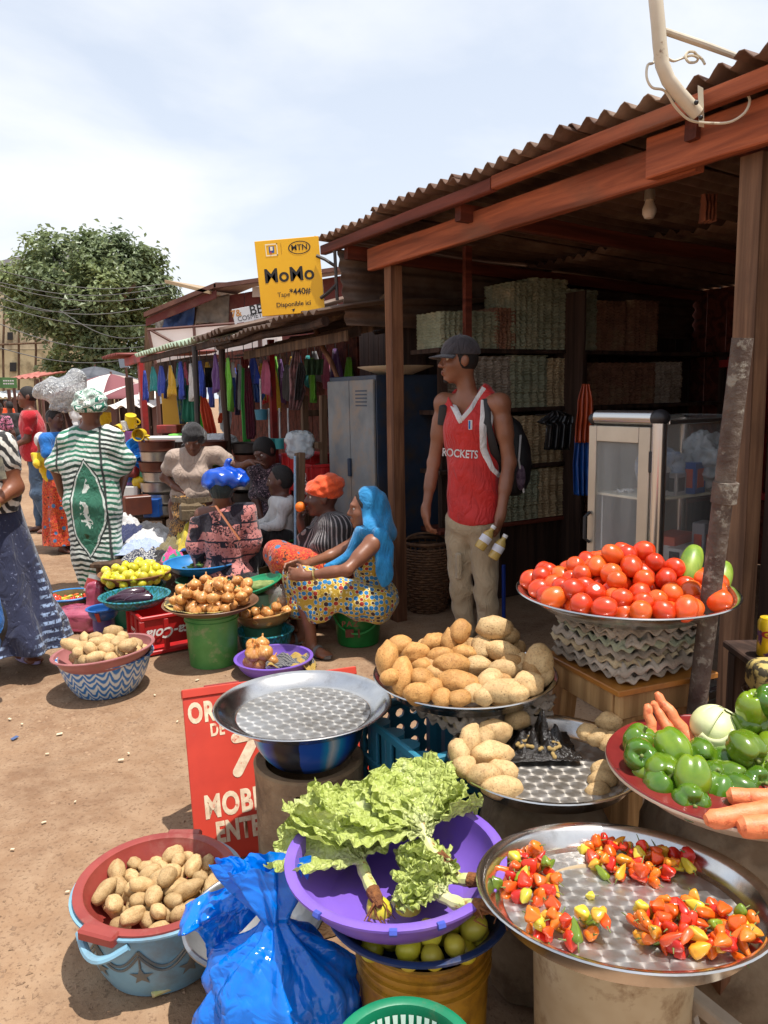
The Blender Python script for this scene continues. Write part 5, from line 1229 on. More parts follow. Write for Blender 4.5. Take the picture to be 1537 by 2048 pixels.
def egg_trays(c,n,rz,dz,label,group,which=(0,0,1)):
 for i in range(n):
  o=mesh_obj('egg_tray',ETM[which[i % len(which)]]);o.location=V(c)+V((rnd.uniform(-.012,.012),rnd.uniform(-.012,.012),i*dz));o.rotation_euler=(rnd.uniform(-.02,.02),rnd.uniform(-.02,.02),rz+rnd.uniform(-.1,.1)+(math.pi/2)*rnd.randrange(4))
  tag(o,label,'egg tray',group);md=o.modifiers.new('thickness','SOLIDIFY');md.thickness=.003
egg_trays(V((cH.x+.05,cH.y,.575)),5,.5,.014,'crumpled grey egg tray in the pile between the teal crate and the big potato tray','egg trays under the big potato tray')
potset([(775,1318,-.05,.036,75,-60,0),(800,1290,.06,.030,20,-10,1),(832,1306,.02,.031,10,0,4),(866,1285,.08,.029,15,-20,4),(900,1285,.06,.030,80,-60,0),(921,1262,.06,.031,50,-40,1),(805,1352,-.12,.033,80,-55,2),(843,1332,-.05,.025,0,0,3),(845,1358,-.12,.030,20,20,1),(882,1315,.0,.030,10,0,4),(905,1330,-.06,.034,10,5,2),(780,1355,-.14,.026,40,0,3),(837,1388,-.19,.030,5,0,4),(885,1395,-.20,.026,10,0,3),(917,1366,-.14,.036,-12,8,2),(868,1376,-.16,.027,50,0,3),(920,1396,-.205,.026,10,0,1),(928,1308,.03,.03,-10,0,4)],PO3,'golden potato in the left part of the big potato tray','potatoes on the big tray in front of the man',cH.y)
potset([(990,1258,.06,.038,5,8,0),(1018,1272,.08,.030,40,20,1),(1005,1302,.02,.033,-15,10,2),(965,1292,.05,.033,70,-30,0),(955,1332,-.04,.033,20,10,4),(1008,1342,-.08,.032,-8,0,4),(978,1362,-.12,.034,40,-20,4),(1010,1382,-.17,.038,15,5,5),(1056,1368,-.15,.034,10,0,4),(1078,1324,-.05,.040,60,-45,4),(1040,1335,-.02,.036,80,-30,0),(1086,1348,-.06,.032,60,-30,1),(968,1394,-.19,.026,0,0,3),(1030,1298,.1,.03,30,0,1),(1036,1388,-.19,.026,20,0,1),(948,1385,-.17,.026,30,0,1)],PO2,'dusty pale potato in the right part of the big potato tray','potatoes on the big tray in front of the man',cH.y)
heap('potato',PO1,tH+V((.02,.02,.005)),34,.19,.031,41,'potato at the bottom of the big potato tray','potato','potatoes on the big tray in front of the man',.2,shape=lambda x,y:abs(x)>.06 or y>.02)
# --- I: table, egg trays, tomato tray
zt=.735
pL,pF,pR=gnd(1112,1300,zt),gnd(1238,1384,zt),gnd(1438,1345,zt)
tb=thing('low_table','rough wooden table with an orange-brown top carrying egg trays and tomatoes','table',V(((pL.x+pR.x)/2,(pL.y+pR.y)/2,0)))
M_top=mat('varnished_plywood',S(170,112,46),.4,0,S(146,90,34),vs=6,dirt=S(110,76,40),ds=6)
exT=(pR-pF);eyT=(pL-pF);Lx,Ly=exT.length,eyT.length;exT.normalize();eyT=(eyT-exT*eyT.dot(exT));Ly=eyT.length;eyT.normalize()
RT=Matrix((exT,eyT,V((0,0,1)))).transposed();cT=pF+exT*Lx/2+eyT*Ly/2-tb.location
MB().box(cT+V((0,0,-.008)),(Lx,Ly,.016),RT,.002).build('top',M_top,tb,smooth=False)
for sy,off in ((-1,0),(1,0)):MB().box(cT+RT @ V((0,sy*(Ly/2-.025),-.052)),(Lx-.03,.022,.07),RT,.003).build('apron',M_pale,tb,smooth=False)
for sx in (-1,1):MB().box(cT+RT @ V((sx*(Lx/2-.02),0,-.052)),(.022,Ly-.075,.068),RT,.003).build('apron',M_pale,tb,smooth=False)
for sx in (-1,1):
 for sy in (-1,1):
  a=tb.location+cT+RT @ V((sx*(Lx/2-.05),sy*(Ly/2-.055),-.018));b_=tb.location+cT+RT @ V((sx*(Lx/2+.0),sy*(Ly/2-.01),-zt));b_.z=0
  post('leg',b_,a,.055,.045,M_pale,tb,math.atan2(exT.y,exT.x))
cI=gnd(1250,1188,.935);eI=V((tb.location.x+cT.x-.0,tb.location.y+cT.y,zt+.004))
egg_trays(eI,7,math.atan2(exT.y,exT.x)+.03,.0195,'grey papier-mache egg tray in the pile on the wooden table','egg trays under the tomatoes',(0,0,1,0,2))
tI=V((cI.x,cI.y,.900))
tray('steel tray heaped with plum tomatoes on the egg trays',tI,.298,.05,.70)
rg=random.Random(5)
def dome_shape(x,y):return True
PT=pack(150,.270,.0272,77,None,.48,60,.80,.08)
for (x,y,z,ri) in PT:
 Rm=Matrix.Rotation(rg.uniform(0,6.28),3,'Z') @ Matrix.Rotation(rg.uniform(.6,1.7),3,'Y') @ Matrix.Rotation(rg.uniform(0,6.28),3,'Z')
 put('tomato',rg.choice(TOM),tI+V((x,y,z+.012+.03*max(0,math.hypot(x,y)-.20)/.07)),Rm,ri*1.02,'plum tomato heaped on the steel tray above the egg trays','tomato','tomatoes on the steel tray')
M_cuc=mat('cucumber_skin',S(150,172,62),.4,0,S(96,130,40),vs=24,stretch=(1,1,.15),dirt=S(196,204,120),ds=18,dlo=.6,dhi=.66)
def cuke(label,a,b,r):
 a,b=V(a),V(b);mb=MB();n=14;mb.tube([(b-a)*(k/(n-1))+V((0,0,.01*math.sin(math.pi*k/(n-1)))) for k in range(n)],[r*math.sin(math.pi*(.08+.84*k/(n-1)))**.45*(1 if 0<k<n-1 else .6) for k in range(n)],16);o=mb.build('cucumber',M_cuc);o.location=a;tag(o,label,'cucumber')
cuke('pale green cucumber standing among the tomatoes',at(1372,1172,cI.y-.02),at(1392,1096,cI.y+.06),.031);cuke('green cucumber behind the rusty pole at the right of the tomatoes',at(1440,1190,cI.y+.03),at(1450,1128,cI.y+.1),.028)
# ================================================================ people
def skinmat(name,c):
 return mat(name,c,.42,0,(c[0]*.75,c[1]*.72,c[2]*.7),vs=7,bump=.05,bs=120,sss=.06,spec=.45)
SK1=skinmat('skin_brown',S(140,92,68));SK2=skinmat('skin_dark',S(114,74,58));SK3=skinmat('skin_deep',S(98,64,54));SK4=skinmat('skin_warm',S(132,82,58))
M_hair=mat('black_hair',S(22,18,17),.75,0,S(34,28,26),vs=90,bump=.5,bs=220);M_eye=mat('eye_white',S(196,186,176),.3);M_iris=mat('eye_iris',S(24,16,12),.25);M_nail=mat('finger_nail',S(180,140,120),.4)
A_=np.array
def axes3(f,up=(0,0,1)):
 F=V(f).normalized();S_=F.cross(V(up)).normalized();U=S_.cross(F);return F,S_,U
def head_prims(c,f,s=1.0,up=(0,0,1),female=False):
 F,S_,U=axes3(f,up);R=[F,S_,U];c=V(c);g=lambda a,b,d:c+(F*a+S_*b+U*d)*s
 q=[ell_(g(-.012,0,.022),A_([.097,.074,.100])*s,R,.03),ell_(g(.03,0,-.05),A_([.060,.053,.070])*s,R,.035),ell_(g(.068,0,-.100),A_([.02,.024,.019])*s,R,.025),
         cap_(g(.088,0,.018),g(.108,0,-.022),.009*s,.0135*s,.014),ell_(g(.098,.012,-.027),.0085*s,None,.008),ell_(g(.098,-.012,-.027),.0085*s,None,.008),
         ell_(g(.090,0,-.056),A_([.014,.023,.008])*s,R,.008),ell_(g(.088,0,-.070),A_([.014,.020,.009])*s,R,.008),ell_(g(.080,0,.034),A_([.014,.048,.010])*s,R,.02)]
 for b in (-1,1):
  q += [ell_(g(.058,b*.037,-.022),A_([.026,.024,.026])*s,R,.02),ell_(g(-.012,b*.077,-.004),A_([.021,.008,.031])*s,R,.01),ell_(g(-.02,b*.083,.004),A_([.016,.005,.024])*s,R,.006)]
 return q,g
def limb(a,b,r0,r1,k=.03,bulge=0.0,at_=.3):
 a,b=V(a),V(b);q=[cap_(a,b,r0,r1,k)]
 if bulge:m=a.lerp(b,at_);q.append(cap_(m,a.lerp(b,at_+.2),(r0+r1)/2+bulge,(r0+r1)/2+bulge*.6,k))
 return q
def hand_prims(w,d,p,s=1.0,curl=.5,thumb=1,spread=.25):
 """w wrist, d pointing, p palm normal; thumb = side sign"""
 w,d,p=V(w),V(d).normalized(),V(p);p=(p-d*p.dot(d)).normalized();sd=d.cross(p)*thumb;R=[d,sd,p];q=[ell_(w+d*.047*s,A_([.050,.039,.017])*s,R,.02),cap_(w-d*.02*s,w+d*.02*s,.023*s,.026*s,.02)]
 for i,(o,L) in enumerate(((.029,.068),(.0095,.078),(-.0105,.072),(-.029,.056))):
  b=w+(d*.082+sd*o)*s;a1=curl*.75+.05*i;d1=(d*math.cos(a1)+p*math.sin(a1)+sd*o*spread*8).normalized();m=b+d1*L*.5*s;a2=curl*1.75+.1*i;d2=(d*math.cos(a2)+p*math.sin(a2)+sd*o*spread*6).normalized();e=m+d2*L*.5*s
  q += [cap_(b-d*.012*s,m,.0098*s,.0088*s,.006),cap_(m,e,.0087*s,.0072*s,.004)]
 tb_=w+(d*.022+sd*.030)*s;td=(sd*.75+d*.8+p*.35).normalized();tm=tb_+td*.036*s;te=tm+(d*.9+sd*.15+p*(.2+curl*.5)).normalized()*.032*s
 q += [cap_(tb_,tm,.0135*s,.011*s,.012),cap_(tm,te,.0105*s,.0085*s,.005)];return q
def foot_prims(ank,toe_dir,s=1.0):
 a=V(ank);d=V(toe_dir);d.z=0;d.normalize();h=a.z;base=V((a.x,a.y,.0));sd=d.cross(V((0,0,1)))
 q=[cap_(base-d*.045*s+V((0,0,.034)),base+d*.10*s+V((0,0,.026)),.032*s,.026*s,.03),cap_(a,base+V((0,0,.04)),.033*s,.034*s,.03)]
 for i in range(5):o=(i-2)*.0165*s;q.append(cap_(base+d*(.105)*s+sd*o+V((0,0,.02)),base+d*(.15-.008*abs(i-1.2))*s+sd*o+V((0,0,.013)),.0125*s,.0098*s,.01))
 q.append(ell_(base+d*.09*s+V((0,0,.018)),A_([.05,.042,.016])*s,[d,sd,V((0,0,1))],.02));return q
def inflate(pr,d,k=None):
 out=[]
 for p in pr:
  if p[0]=='c':out.append(('c',p[1],p[2],p[3]+d,p[4]+d,k or p[5]))
  else:out.append(('e',p[1],p[2]+d,p[3],k or p[4]))
 return out
def torso_prims(J,w=1.0,bust=0.0,belly=0.0):
 n,pv,l,r=V(J['neck']),V(J['pelvis']),V(J['sl']),V(J['sr']);T=(n-pv).normalized();sd=(r-l);sd=(sd-T*sd.dot(T)).normalized();fw=T.cross(sd)
 if 'fw' in J and fw.dot(V(J['fw']))<0:fw=-fw
 R=[sd,fw,T];L=(n-pv).length;half=(r-l).length/2
 q=[cap_(l,n-T*.03,.05*w,.05*w,.05),cap_(r,n-T*.03,.05*w,.05*w,.05),ell_(n.lerp(pv,.36),A_([half*.86,.098*w,L*.30]),R,.06),ell_(n.lerp(pv,.66)+fw*belly*.5,A_([half*.70*w,.088*w+belly*.5,L*.25]),R,.06),ell_(pv,A_([half*.82*w,.10*w,.10]),R,.06)]
 if bust:
  for b in (-1,1):q.append(ell_(n.lerp(pv,.42)+fw*.075*w+sd*b*half*.42,A_([.062,.055,.06])*bust,R,.03))
 return q,sd,fw,T
def smooth_body(name,prims,vox,m,t,**k):
 P,Q=solid_mesh(prims,vox,k.get('disp'),k.get('cut'));return np_mesh(name,P,Q,m,t,tuple(t.location))
def eyes(t,g,s=1.0):
 for b in (-1,1):
  mb=MB();mb.ball(g(.071,b*.032,.012)-t.location,.0125*s,10,8);e=mb.build('eye',M_eye,t);mb=MB();mb.ball(g(.0785,b*.0325,.0115)-t.location,.0062*s,8,6);mb.build('iris',M_iris,e)
def bvh_of(o):
 me=o.data;off=o.parent.location if o.parent else V((0,0,0));return BVHTree.FromPolygons([tuple(v.co+off) for v in me.vertices],[tuple(p.vertices) for p in me.polygons])
def band(name,pts,r,m,t,bv,d,lift=.002,flat=.35,n=30):
 """trim laid on a garment: world polyline cast along d on the surface"""
 pts=[V(p) for p in pts];out=[];d=V(d).normalized()
 seg=[(pts[i+1]-pts[i]).length for i in range(len(pts)-1)];tot=sum(seg)
 for k in range(n):
  s=tot*k/(n-1);i=0
  while i<len(seg)-1 and s>seg[i]:s -= seg[i];i += 1
  p=pts[i].lerp(pts[i+1],min(1,s/seg[i]));h=bv.ray_cast(p-d*.5,d)
  if h[0] is not None:out.append(h[0]-d*lift-t.location)
 vs=[];fs=[]
 for k,p in enumerate(out):
  tg=(out[min(k+1,len(out)-1)]-out[max(k-1,0)]).normalized();sd=tg.cross(d).normalized();vs += [p-sd*r-d*.001+d*.004,p-sd*r*.9-d*.002,p+sd*r*.9-d*.002,p+sd*r-d*.001+d*.004]
 for k in range(len(out)-1):
  for q in range(3):fs.append((k*4+q,k*4+q+1,k*4+4+q+1,k*4+4+q))
 mb=MB();mb.add(vs,fs);return mb.build(name,m,t,angle=None)
def loft(name,rings,m,t,folds=9,amp=.012,seed=0.0,n=72,nv=46,cap=False,wav=1.0):
 """cloth tube through rings (center, rx, ry[, fold weight]), heavier folds further down; world coordinates"""
 def cr(v):
  x=v*(len(rings)-1);i=min(int(x),len(rings)-2);f=x-i;f=f*f*(3-2*f);a,b=rings[i],rings[i+1];return V(a[0]).lerp(V(b[0]),f),a[1]+(b[1]-a[1])*f,a[2]+(b[2]-a[2])*f,(a[3] if len(a)>3 else i)+((b[3] if len(b)>3 else i+1)-(a[3] if len(a)>3 else i))*f
 def fn(u,v):
  c,rx,ry,w=cr(v);th=2*math.pi*u;k=amp*w*(math.sin(folds*th+seed+2.0*wav*fbm(math.cos(th)+seed,math.sin(th),v*2))*.7+fbm(math.cos(th)*2+seed,math.sin(th)*2,v*3*wav,3)*1.2)
  return c+V(((rx+k)*math.cos(th),(ry+k)*math.sin(th),.012*fbm(math.cos(th)*2,math.sin(th)*2,seed) if v>.99 else 0))-t.location
 mb=MB();mb.grid(fn,n,nv,closeu=True)
 if cap:mb.f.append(tuple(range(n))[::-1]);mb.mi.append(0)
 return mb.build(name,m,t,angle=None,solid=.004)
# ---- cloth materials
def folds(m,st=.55,sc=7.0):
 nt=m.node_tree;b=[x for x in nt.nodes if x.type=='BSDF_PRINCIPLED'][0];t=N(nt,'ShaderNodeTexCoord');mp=N(nt,'ShaderNodeMapping',Vector=t.outputs['Object'],Scale=(1.6,1.6,.8));n=N(nt,'ShaderNodeTexNoise',Vector=mp,Scale=sc,Detail=3.0,Roughness=.5,Distortion=1.2);r=math_(nt,'ABSOLUTE',math_(nt,'SUBTRACT',n,.5));bp=N(nt,'ShaderNodeBump',Height=r,Strength=st,Distance=.06)
 if b.inputs['Normal'].is_linked:nt.links.new(b.inputs['Normal'].links[0].from_socket,bp.inputs['Normal'])
 nt.links.new(bp.outputs[0],b.inputs['Normal']);return m
def cloth(name,c,c2=None,rough=.85,**k):
 if name in MATS:return MATS[name]
 return folds(mat(name,c,rough,0,c2 or (c[0]*.8,c[1]*.8,c[2]*.8),vs=k.pop('vs',10),bump=k.pop('bump',.15),bs=k.pop('bs',160),sheen=.2,**k))
def pattern(name,build,rough=.85):
 m,nt,b=newmat(name);MATS[name]=m;t=N(nt,'ShaderNodeTexCoord');sp=N(nt,'ShaderNodeSeparateXYZ',i0=t.outputs['Object']);c=build(nt,t.outputs['Object'],sp.outputs[0],sp.outputs[1],sp.outputs[2]);setin(nt,b,'Base Color',c);setin(nt,b,'Roughness',rough);setin(nt,b,'Sheen Weight',.2);return folds(m)
def stripes(nt,coord,fr,warp,vec,ws=6.,lo=.45,hi=.55,a=(0,0,0),b=(1,1,1)):
 n=N(nt,'ShaderNodeTexNoise',Vector=vec,Scale=ws,Detail=3.0);f=math_(nt,'ADD',math_(nt,'MULTIPLY',coord,fr),math_(nt,'MULTIPLY',n,warp));w=math_(nt,'ABSOLUTE',math_(nt,'SUBTRACT',math_(nt,'FRACT',f),.5));return mixc(nt,ramp(nt,w,[(lo*.5,0.),(hi*.5,1.)]),a,b)
def p_dots(nt,vec,x,y,z):
 v=N(nt,'ShaderNodeTexVoronoi',Vector=vec,Scale=34.0,Randomness=.4);cell=N(nt,'ShaderNodeSeparateColor',i0=v.outputs['Color']);dc=ramp(nt,cell.outputs[0],[(0.,S(36,120,176)),(.62,S(40,128,184)),(.63,S(164,46,30)),(.8,S(170,50,34)),(.81,S(64,36,26)),(1.,S(60,34,24))],'CONSTANT')
 c=mixc(nt,ramp(nt,v.outputs['Distance'],[(.45,0.),(.47,1.)]),dc,S(220,206,150));return mixc(nt,ramp(nt,v.outputs['Distance'],[(.52,0.),(.55,1.)]),c,S(184,150,46))
M_dots=pattern('dotted_wax_print',p_dots)
def p_zebra(nt,vec,x,y,z):
 k=math_(nt,'ADD',math_(nt,'MULTIPLY',x,.8),math_(nt,'MULTIPLY',z,.55));return stripes(nt,k,26.0,3.2,vec,7.,.42,.58,S(36,34,34),S(206,202,192))
M_zebra=pattern('zebra_print',p_zebra)
def p_indigo(nt,vec,x,y,z):
 n=N(nt,'ShaderNodeTexNoise',Vector=vec,Scale=60.0,Detail=2.0);w=math_(nt,'FRACT',math_(nt,'MULTIPLY',z,22.0));band_=ramp(nt,w,[(.0,0.),(.35,0.),(.45,1.),(.75,1.),(.85,0.)]);pan=ramp(nt,math_(nt,'FRACT',math_(nt,'MULTIPLY',math_(nt,'ADD',x,math_(nt,'MULTIPLY',z,.12)),3.1)),[(.25,0.),(.3,1.),(.72,1.),(.78,0.)])
 k=math_(nt,'MULTIPLY',math_(nt,'MULTIPLY',band_,pan),ramp(nt,n,[(.40,0.),(.5,1.)]));return mixc(nt,math_(nt,'MULTIPLY',k,.8),mixc(nt,ramp(nt,n,[(.66,0.),(.7,1.)]),S(28,34,62),S(90,96,120)),S(150,172,206))
M_indigo=pattern('indigo_print',p_indigo)
def p_boubou(nt,vec,x,y,z):
 n=N(nt,'ShaderNodeTexNoise',Vector=vec,Scale=3.0,Detail=3.0);s=stripes(nt,math_(nt,'ADD',z,math_(nt,'MULTIPLY',math_(nt,'ABSOLUTE',x),.25)),25.0,2.4,vec,4.,.40,.60,(0,0,0),(1,1,1))
 gcol=mixc(nt,ramp(nt,n,[(.42,0.),(.6,1.)]),S(28,44,40),S(36,122,92));c=mixc(nt,s,gcol,S(206,212,204))
 # panel seams
 sx=math_(nt,'ABSOLUTE',math_(nt,'SUBTRACT',math_(nt,'ABSOLUTE',math_(nt,'SUBTRACT',x,.01)),math_(nt,'MULTIPLY_ADD',z,-.04,.22)));c=mixc(nt,ramp(nt,sx,[(.006,1.),(.010,0.)]),c,S(40,46,44))
 # almond medallion on the back: width follows height
 zz=math_(nt,'DIVIDE',math_(nt,'SUBTRACT',z,.68),.34);ax=math_(nt,'ABSOLUTE',math_(nt,'ADD',math_(nt,'SUBTRACT',x,.10),math_(nt,'MULTIPLY',N(nt,'ShaderNodeTexNoise',Vector=vec,Scale=7.0,Detail=2.0),.05)));wd=math_(nt,'MULTIPLY',math_(nt,'SUBTRACT',1.0,math_(nt,'MULTIPLY',zz,zz)),.105);d=math_(nt,'SUBTRACT',wd,ax);front=math_(nt,'LESS_THAN',y,.05)
 c=mixc(nt,math_(nt,'MULTIPLY',ramp(nt,d,[(-.020+.5,0.),(-.016+.5,1.)]) if False else math_(nt,'GREATER_THAN',d,-.03),front),c,S(34,44,42));c=mixc(nt,math_(nt,'MULTIPLY',math_(nt,'GREATER_THAN',d,-.02),front),c,S(196,204,196));c=mixc(nt,math_(nt,'MULTIPLY',math_(nt,'GREATER_THAN',d,-.008),front),c,S(44,104,82))
 v=N(nt,'ShaderNodeTexNoise',Vector=vec,Scale=11.0,Detail=2.0,Distortion=1.0);inner=math_(nt,'MULTIPLY',math_(nt,'MULTIPLY',math_(nt,'GREATER_THAN',d,.055),front),ramp(nt,v,[(.55,0.),(.57,1.)]));c=mixc(nt,inner,c,S(206,214,206));inner2=math_(nt,'MULTIPLY',math_(nt,'MULTIPLY',math_(nt,'GREATER_THAN',d,.05),front),ramp(nt,v,[(.36,1.),(.38,0.)]));return mixc(nt,inner2,c,S(40,62,30))
M_boubou=pattern('green_white_boubou_print',p_boubou)
def p_turb(nt,vec,x,y,z):return mixc(nt,ramp(nt,N(nt,'ShaderNodeTexNoise',Vector=vec,Scale=14.0,Detail=1.0,Distortion=2.0),[(.44,0.),(.47,1.),(.53,1.),(.56,.4)]),S(30,110,88),S(222,224,216))
M_turb=pattern('green_white_headwrap',p_turb)
def p_pink(nt,vec,x,y,z):
 v=N(nt,'ShaderNodeTexVoronoi',{'distance':'CHEBYCHEV'},Vector=N(nt,'ShaderNodeMapping',Vector=vec,Scale=(1.3,.4,1.0)),Scale=10.0,Randomness=.8);cc=N(nt,'ShaderNodeSeparateColor',i0=v.outputs['Color']);c=ramp(nt,cc.outputs[0],[(0.,S(206,132,126)),(.68,S(196,120,116)),(.70,S(36,28,42)),(1.,S(30,24,36))],'CONSTANT')
 n=N(nt,'ShaderNodeTexNoise',Vector=vec,Scale=30.0,Detail=1.0,Distortion=1.5);g_=math_(nt,'FRACT',math_(nt,'MULTIPLY',x,11.0));c=mixc(nt,ramp(nt,n,[(.58,0.),(.60,.9)]),c,S(40,32,44));return mixc(nt,ramp(nt,math_(nt,'FRACT',math_(nt,'MULTIPLY',z,8.0)),[(.0,1.),(.1,1.),(.12,0.)]),c,S(38,30,44))
M_pink=pattern('pink_black_print',p_pink)
def p_flor(nt,vec,x,y,z):
 v=N(nt,'ShaderNodeTexVoronoi',Vector=vec,Scale=26.0,Randomness=.9);n=N(nt,'ShaderNodeTexNoise',Vector=vec,Scale=22.0,Detail=2.0,Distortion=2.5);c=mixc(nt,ramp(nt,n,[(.49,0.),(.5,1.),(.515,1.),(.53,0.)]),S(38,26,38),S(180,150,160));return mixc(nt,ramp(nt,v.outputs['Distance'],[(.12,1.),(.2,0.)]),c,S(196,160,170))
M_flor=pattern('dark_floral_print',p_flor)
def p_pin(nt,vec,x,y,z):return stripes(nt,math_(nt,'ADD',x,math_(nt,'MULTIPLY',y,.7)),44.0,.5,vec,5.,.30,.40,S(150,142,140),S(30,27,30))
M_pin=pattern('black_pinstripe',lambda nt,vec,x,y,z:stripes(nt,math_(nt,'ARCTAN2',math_(nt,'ADD',y,.03),math_(nt,'SUBTRACT',x,.05)),7.5,.25,vec,4.,.22,.36,S(140,132,132),S(30,27,30)))
def p_red(nt,vec,x,y,z):
 v=N(nt,'ShaderNodeTexVoronoi',Vector=vec,Scale=16.0,Randomness=1.0);n=N(nt,'ShaderNodeTexNoise',Vector=vec,Scale=50.0,Detail=2.0,Distortion=1.0);c=mixc(nt,ramp(nt,n,[(.47,0.),(.53,1.)]),S(176,40,26),S(212,96,30));c=mixc(nt,ramp(nt,n,[(.58,0.),(.62,1.)]),c,S(70,24,24));cc=N(nt,'ShaderNodeSeparateColor',i0=v.outputs['Color'])
 return mixc(nt,math_(nt,'MULTIPLY',ramp(nt,v.outputs['Distance'],[(.3,1.),(.34,0.)]),math_(nt,'GREATER_THAN',cc.outputs[0],.72)),c,S(60,110,150))
M_redp_=pattern('red_wax_print',p_red)
def p_brown(nt,vec,x,y,z):return mixc(nt,ramp(nt,N(nt,'ShaderNodeTexNoise',Vector=vec,Scale=40.0,Detail=2.0,Distortion=1.5),[(.46,0.),(.5,1.),(.56,1.),(.6,0.)]),S(50,34,30),S(180,130,60))
M_brown=pattern('brown_gold_print',p_brown)
M_orange=cloth('orange_cloth',S(224,86,34),S(206,70,24));M_cyan=cloth('turquoise_cloth',S(32,132,186),S(24,116,170));M_beige=cloth('beige_cotton',S(170,150,136),S(156,136,122));M_redj=cloth('red_jersey',S(192,26,20),S(172,20,16),.6);M_khaki=cloth('khaki_cotton',S(172,154,126),S(152,134,106),vs=6)
M_capc=cloth('charcoal_cap',S(62,56,60),S(48,44,48));M_polo=cloth('red_polo',S(190,24,40),S(172,18,32));M_jean=cloth('blue_denim',S(56,78,104),S(78,100,124));M_whc=cloth('white_cotton',S(208,206,204),S(190,188,188));M_blkc=cloth('black_cloth',S(26,24,25),S(34,30,32));M_bluec=cloth('bright_blue_cloth',S(20,110,190),S(16,94,168));M_yelc=cloth('yellow_cloth',S(222,192,30),S(206,170,20))
M_sand=mat('grey_sandal',S(110,108,106),.6)
def sandal(t,ank,d,m=None):
 a=V(ank);d=V(d);d.z=0;d.normalize();sd=d.cross(V((0,0,1)));b=V((a.x,a.y,0));mb=MB();n=20;vs=[]
 for z in (.0015,.014):
  for k in range(n):th=2*math.pi*k/n;c,s_=math.cos(th),math.sin(th);vs.append(b+d*(.045+.115*c)+sd*(s_*(.036+.007*c))+V((0,0,z+(.004 if z>.01 else 0)*abs(c)))-t.location)
 mb.add(vs,[tuple(range(n))[::-1],tuple(range(n,2*n))]+[(k,(k+1) % n,n+(k+1) % n,n+k) for k in range(n)]);s=mb.build('sandal',m or M_sand,t,angle=40)
 mb=MB();mb.tube([b+d*.06+sd*(.042*math.cos(x))+V((0,0,.012+.046*math.sin(x)))-t.location for x in [math.pi*k/10 for k in range(11)]],.009,6,flat=.4);mb.build('strap',m or M_sand,s)
